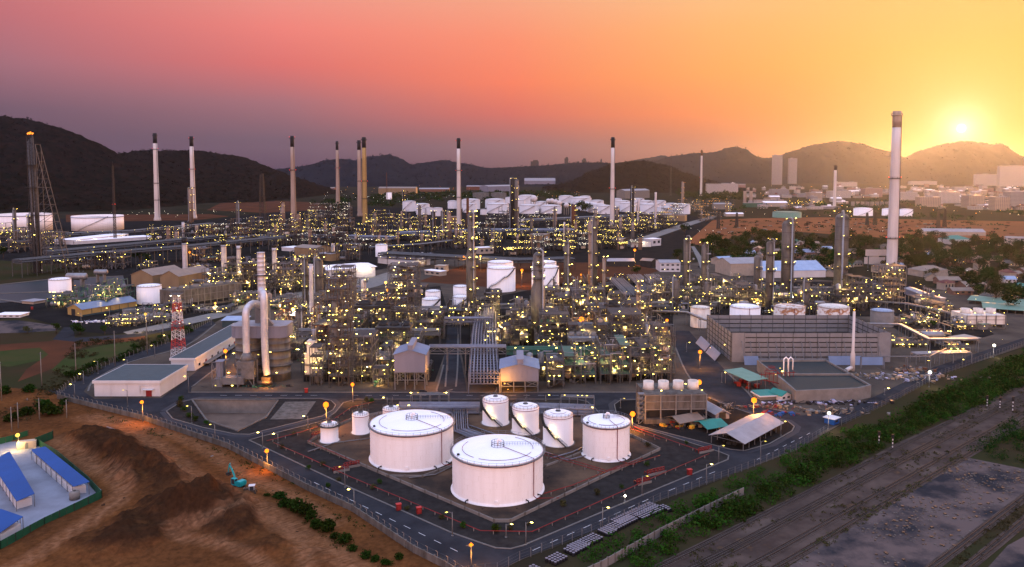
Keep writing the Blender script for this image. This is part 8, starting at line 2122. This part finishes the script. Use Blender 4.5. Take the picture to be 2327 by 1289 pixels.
def city_mat(name, wall, fx, fz):
    m = bpy.data.materials.new(name); m.use_nodes = True; n, l = m.node_tree.nodes, m.node_tree.links; bs = n['Principled BSDF']; bs.inputs['Roughness'].default_value = .7
    tc = n.new('ShaderNodeTexCoord'); sp = n.new('ShaderNodeSeparateXYZ'); l.new(tc.outputs['Object'], sp.inputs[0])
    def band(o, p, w):
        a = n.new('ShaderNodeMath'); a.operation = 'FRACT'; d = n.new('ShaderNodeMath'); d.operation = 'DIVIDE'; l.new(o, d.inputs[0]); d.inputs[1].default_value = p; l.new(d.outputs[0], a.inputs[0])
        c = n.new('ShaderNodeMath'); c.operation = 'GREATER_THAN'; l.new(a.outputs[0], c.inputs[0]); c.inputs[1].default_value = w; return c.outputs[0]
    ad = n.new('ShaderNodeMath'); ad.operation = 'ADD'; l.new(sp.outputs[0], ad.inputs[0]); l.new(sp.outputs[1], ad.inputs[1])
    mu = n.new('ShaderNodeMath'); mu.operation = 'MULTIPLY'; l.new(band(ad.outputs[0], fx, .4), mu.inputs[0]); l.new(band(sp.outputs[2], fz, .5), mu.inputs[1])
    mx = n.new('ShaderNodeMix'); mx.data_type = 'RGBA'; l.new(mu.outputs[0], mx.inputs['Factor']); mx.inputs['A'].default_value = (*wall, 1); mx.inputs['B'].default_value = (.06, .06, .07, 1); l.new(mx.outputs['Result'], bs.inputs['Base Color']); MATS[name] = m
city_mat('facade_pale', (.36, .32, .29), 4.2, 3.6); city_mat('facade_tan', (.28, .21, .16), 4.6, 3.4); city_mat('facade_grey', (.20, .185, .19), 3.8, 3.8); city_mat('facade_red', (.24, .13, .10), 4.4, 3.6)
def block(px, yb, w, yt, dep, label, facade='facade_pale', roof='grey_roof', group='city blocks beyond the town', extra=True, pitched=False):
    P = W(px, yb); m = M(P); H = ZT(P, yt); t = thing('city_block', label, 'building', P, vr.uniform(-.25, .25), group); wx = w * m
    b = MB(); b.box(0, 0, 0, wx, dep, H); b.build('wall', facade, t); b = MB()
    if pitched: b.poly([(-wx / 2 - 1, -dep / 2 - 1, H), (wx / 2 + 1, -dep / 2 - 1, H), (wx / 2 + 1, 0, H + 4), (-wx / 2 - 1, 0, H + 4)]); b.poly([(wx / 2 + 1, dep / 2 + 1, H), (-wx / 2 - 1, dep / 2 + 1, H), (-wx / 2 - 1, 0, H + 4), (wx / 2 + 1, 0, H + 4)])
    else:
        b.box(0, 0, H, wx + .6, dep + .6, .5)
        if extra: b.box(wx * vr.uniform(-.3, .3), 0, H + .5, wx * .25, dep * .4, vr.uniform(2, 5))
    b.build('roof', roof, t)
block(1765, 420, 22, 353, 30, 'tall gridded tower block before the long hill', 'facade_grey'); block(1800, 418, 18, 360, 30, 'dark unfinished-looking tower next to the gridded one', 'facade_grey'); block(2300, 424, 60, 377, 50, 'broad pale tower block under the sun glow', 'facade_pale'); block(2238, 422, 44, 396, 50, 'stepped pale block left of the broad tower', 'facade_pale')
block(1640, 440, 70, 418, 40, 'long pale institutional block at the hill foot', 'facade_pale'); block(2096, 420, 60, 412, 40, 'long white low block with a raised middle, right of the tallest chimney', 'facade_pale'); block(1925, 424, 40, 414, 40, 'white terrace block left of the tallest chimney', 'facade_pale')
for px, y0, y1, w in ((1215, 392, 367, 18), (1287, 388, 360, 8), (1327, 388, 363, 9), (1313, 390, 370, 8), (1366, 390, 364, 3)):
    Pp = at_depth(px, y1, 8600); t = thing('skyline_tower', 'faint blue tower on the skyline behind the far hills', 'building', (Pp.x, Pp.y, 0), 0, 'faint towers behind the far hills'); b = MB(); w2 = w * 8600 / F; b.box(0, 0, 0, w2, 60, Pp.z); b.build('wall', 'steel_dark', t); b = MB(); b.box(w2 * .1, 0, Pp.z, w2 * .6, 30, 14); b.build('roof', 'steel_dark', t)
for k in range(215):
    px = vr.uniform(1610, 2420); py = vr.choice((vr.uniform(424, 450), vr.uniform(430, 478))); 
    if px < 1720 and py > 450: continue
    if 1930 < px < 2100 and py > 455: continue
    fm = vr.choice(('facade_pale', 'facade_pale', 'facade_tan', 'facade_grey', 'facade_red')); rf = vr.choice(('grey_roof', 'tile_roof', 'white_roof', 'concrete'))
    block(px, py, vr.uniform(7, 24) * (py - 380) / 70, py - vr.uniform(3, 10), vr.uniform(14, 30), ('red-roofed' if rf == 'tile_roof' else {'facade_pale': 'pale', 'facade_tan': 'tan', 'facade_grey': 'grey', 'facade_red': 'reddish'}[fm]) + ' city block in the hazy town', fm, rf, pitched=vr.random() < .3)
for px, py, w, h, f in ((2108, 470, 46, 22, 'facade_tan'), (2150, 462, 50, 26, 'facade_pale'), (2210, 472, 40, 28, 'facade_tan'), (2270, 478, 34, 30, 'facade_tan'), (2305, 470, 40, 34, 'facade_grey'), (1905, 450, 50, 16, 'facade_pale'), (1980, 448, 44, 20, 'facade_red'), (1850, 452, 30, 14, 'facade_tan'), (1770, 448, 40, 18, 'facade_grey'), (2060, 455, 40, 18, 'facade_pale')):
    block(px, py, w, py - h, 30, 'mid-rise block standing out of the hazy town', f)
# lamps of the town, city and far roads
def lamp_field(name, n, xr, yr2, kind, s, z=(4, 9)):
    b = MB()
    for _ in range(n):
        P = W(vr.uniform(*xr), vr.uniform(*yr2)); k = .62 * s * (P.y / 900) ** .7 * vr.uniform(.6, 1.3); b.octa((P.x, P.y, vr.uniform(*z)), k, k * .7, k * .6)
    stuff(b.build(name, 'lamp_' + kind))
lamp_field('town_lamps', 60, (1600, 2400), (545, 690), 'yellow', .5); lamp_field('town_lamps', 40, (1600, 2400), (548, 690), 'cool', .42); lamp_field('city_lamps', 110, (1620, 2400), (424, 500), 'amber', .6, (6, 14)); lamp_field('city_lamps', 70, (1620, 2400), (424, 505), 'white', .55, (6, 14)); lamp_field('city_lamps', 60, (1790, 1870), (458, 470), 'yellow', .5)
lamp_field('far_lamps', 90, (720, 1320), (438, 470), 'cool', .5); lamp_field('far_lamps', 40, (720, 1320), (424, 452), 'amber', .6); lamp_field('far_lamps', 26, (250, 560), (484, 498), 'white', .55); lamp_field('far_lamps', 14, (950, 1300), (424, 436), 'orange', .7); lamp_field('yard_lamps', 26, (1570, 2060), (526, 536), 'cool', .45); lamp_field('yard_lamps', 20, (300, 700), (570, 620), 'yellow', .5, (5, 12)); lamp_field('yard_lamps', 30, (1280, 1520), (600, 690), 'yellow', .45, (3, 9)); lamp_field('yard_lamps', 40, (1900, 2290), (690, 800), 'yellow', .42, (2, 6))
# ponds beside the utility unit
for l, m in (([(-200, 660), (0, 648), (110, 636), (280, 628), (290, 662), (100, 680), (-200, 706)], 'water'),): sheet('pond', l, m, .09)
for l in ([(-200, 660), (0, 648), (110, 636), (280, 628)], [(-200, 672), (0, 668), (110, 664)], [(-100, 668), (60, 690)]):
    kb = MB(); ribbon(kb, px2w(l), 2.2, .1, .5); struct(kb.build('pond_kerb', 'kerb'))
# ================================================================== LABELS: make each one single out its thing
ORD = ['first', 'second', 'third', 'fourth', 'fifth', 'sixth', 'seventh', 'eighth', 'ninth', 'tenth', 'eleventh', 'twelfth', 'thirteenth', 'fourteenth', 'fifteenth', 'sixteenth', 'seventeenth', 'eighteenth', 'nineteenth', 'twentieth']
def finish_labels():
    groups = {}
    for o, lab in THINGS: groups.setdefault(lab, []).append(o)
    lm = [(proj(p), p, s) for p, s in LANDMARKS]
    for lab, obs in groups.items():
        if len(obs) == 1: obs[0]['label'] = lab; continue
        if lab.startswith('dark pale-lidded drum'):
            for o in obs: o['label'] = lab
            continue
        sub = {}
        for o in obs:
            if not o.get('group'): o['group'] = lab
            P = Vector(o.location); px, py = proj(Vector((P.x, P.y, max(P.z, 0))))
            best = min(lm, key=lambda q: (q[0][0] - px) ** 2 + 4 * (q[0][1] - py) ** 2)
            rel = 'behind' if best[1].y < P.y - 12 else 'before' if best[1].y > P.y + 12 else 'beside'
            if abs(best[0][0] - px) > 1.5 * abs(best[0][1] - py) + 12: rel = 'right of' if px > best[0][0] else 'left of'
            sub.setdefault((rel, best[2]), []).append((px, o))
        for (rel, s), l in sub.items():
            l.sort(key=lambda q: q[0]); n = len(l)
            for k, (px, o) in enumerate(l):
                head = '' if n == 1 else 'leftmost' if k == 0 else 'rightmost' if k == n - 1 else (ORD[k] if k < 20 else 'far') + ' from left,'
                cut = len(head.split()) + len(rel.split()) + len(s.split())
                words_ = lab.split()
                while cut + len(words_) > 16:       # drop the closing place phrase first
                    for stop in (' among ', ' along ', ' in the ', ' over ', ' at the ', ' by the ', ' before the ', ' behind ', ' under the ', ' of the ', ' below the ', ' right ', ' thick ', ' around ', ' with ', ' beside ', ' outside ', ' beyond '):
                        j = ' '.join(words_)
                        if stop in j: words_ = j.rsplit(stop, 1)[0].split(); break
                    else: words_ = words_[:16 - cut]
                o['label'] = ' '.join(('%s %s, %s %s' % (head, ' '.join(words_), rel, s)).split())
    seen = {}
    for o, _ in THINGS:                      # shortening may have met again: number those along the row
        seen.setdefault(o['label'], []).append(o)
    for lab, l in seen.items():
        if len(l) < 2 or lab.startswith('dark pale-lidded drum'): continue
        l.sort(key=lambda o: o.location.y)
        for k, o in enumerate(l): o['label'] = ('nearer ' if k == 0 else 'farther ' if k == 1 else 'still farther ') + lab
finish_labels()
# ================================================================== HAZE
def build_haze():
    b = MB()
    b.box(0, 5200, -3.0 if False else -7.0, 17000, 10800, 420)
    m = bpy.data.materials.new('haze'); m.use_nodes = True
    n, l = m.node_tree.nodes, m.node_tree.links
    n.clear()
    pv = n.new('ShaderNodeVolumePrincipled')
    pv.inputs['Color'].default_value = (.66, .76, 1.0, 1)
    pv.inputs['Density'].default_value = HAZE_D
    pv.inputs['Anisotropy'].default_value = 0.84
    o = n.new('ShaderNodeOutputMaterial'); l.new(pv.outputs[0], o.inputs['Volume'])
    MATS['haze'] = m
    stuff(b.build('haze', 'haze'))
HAZE_D = 1.5e-5
build_haze()
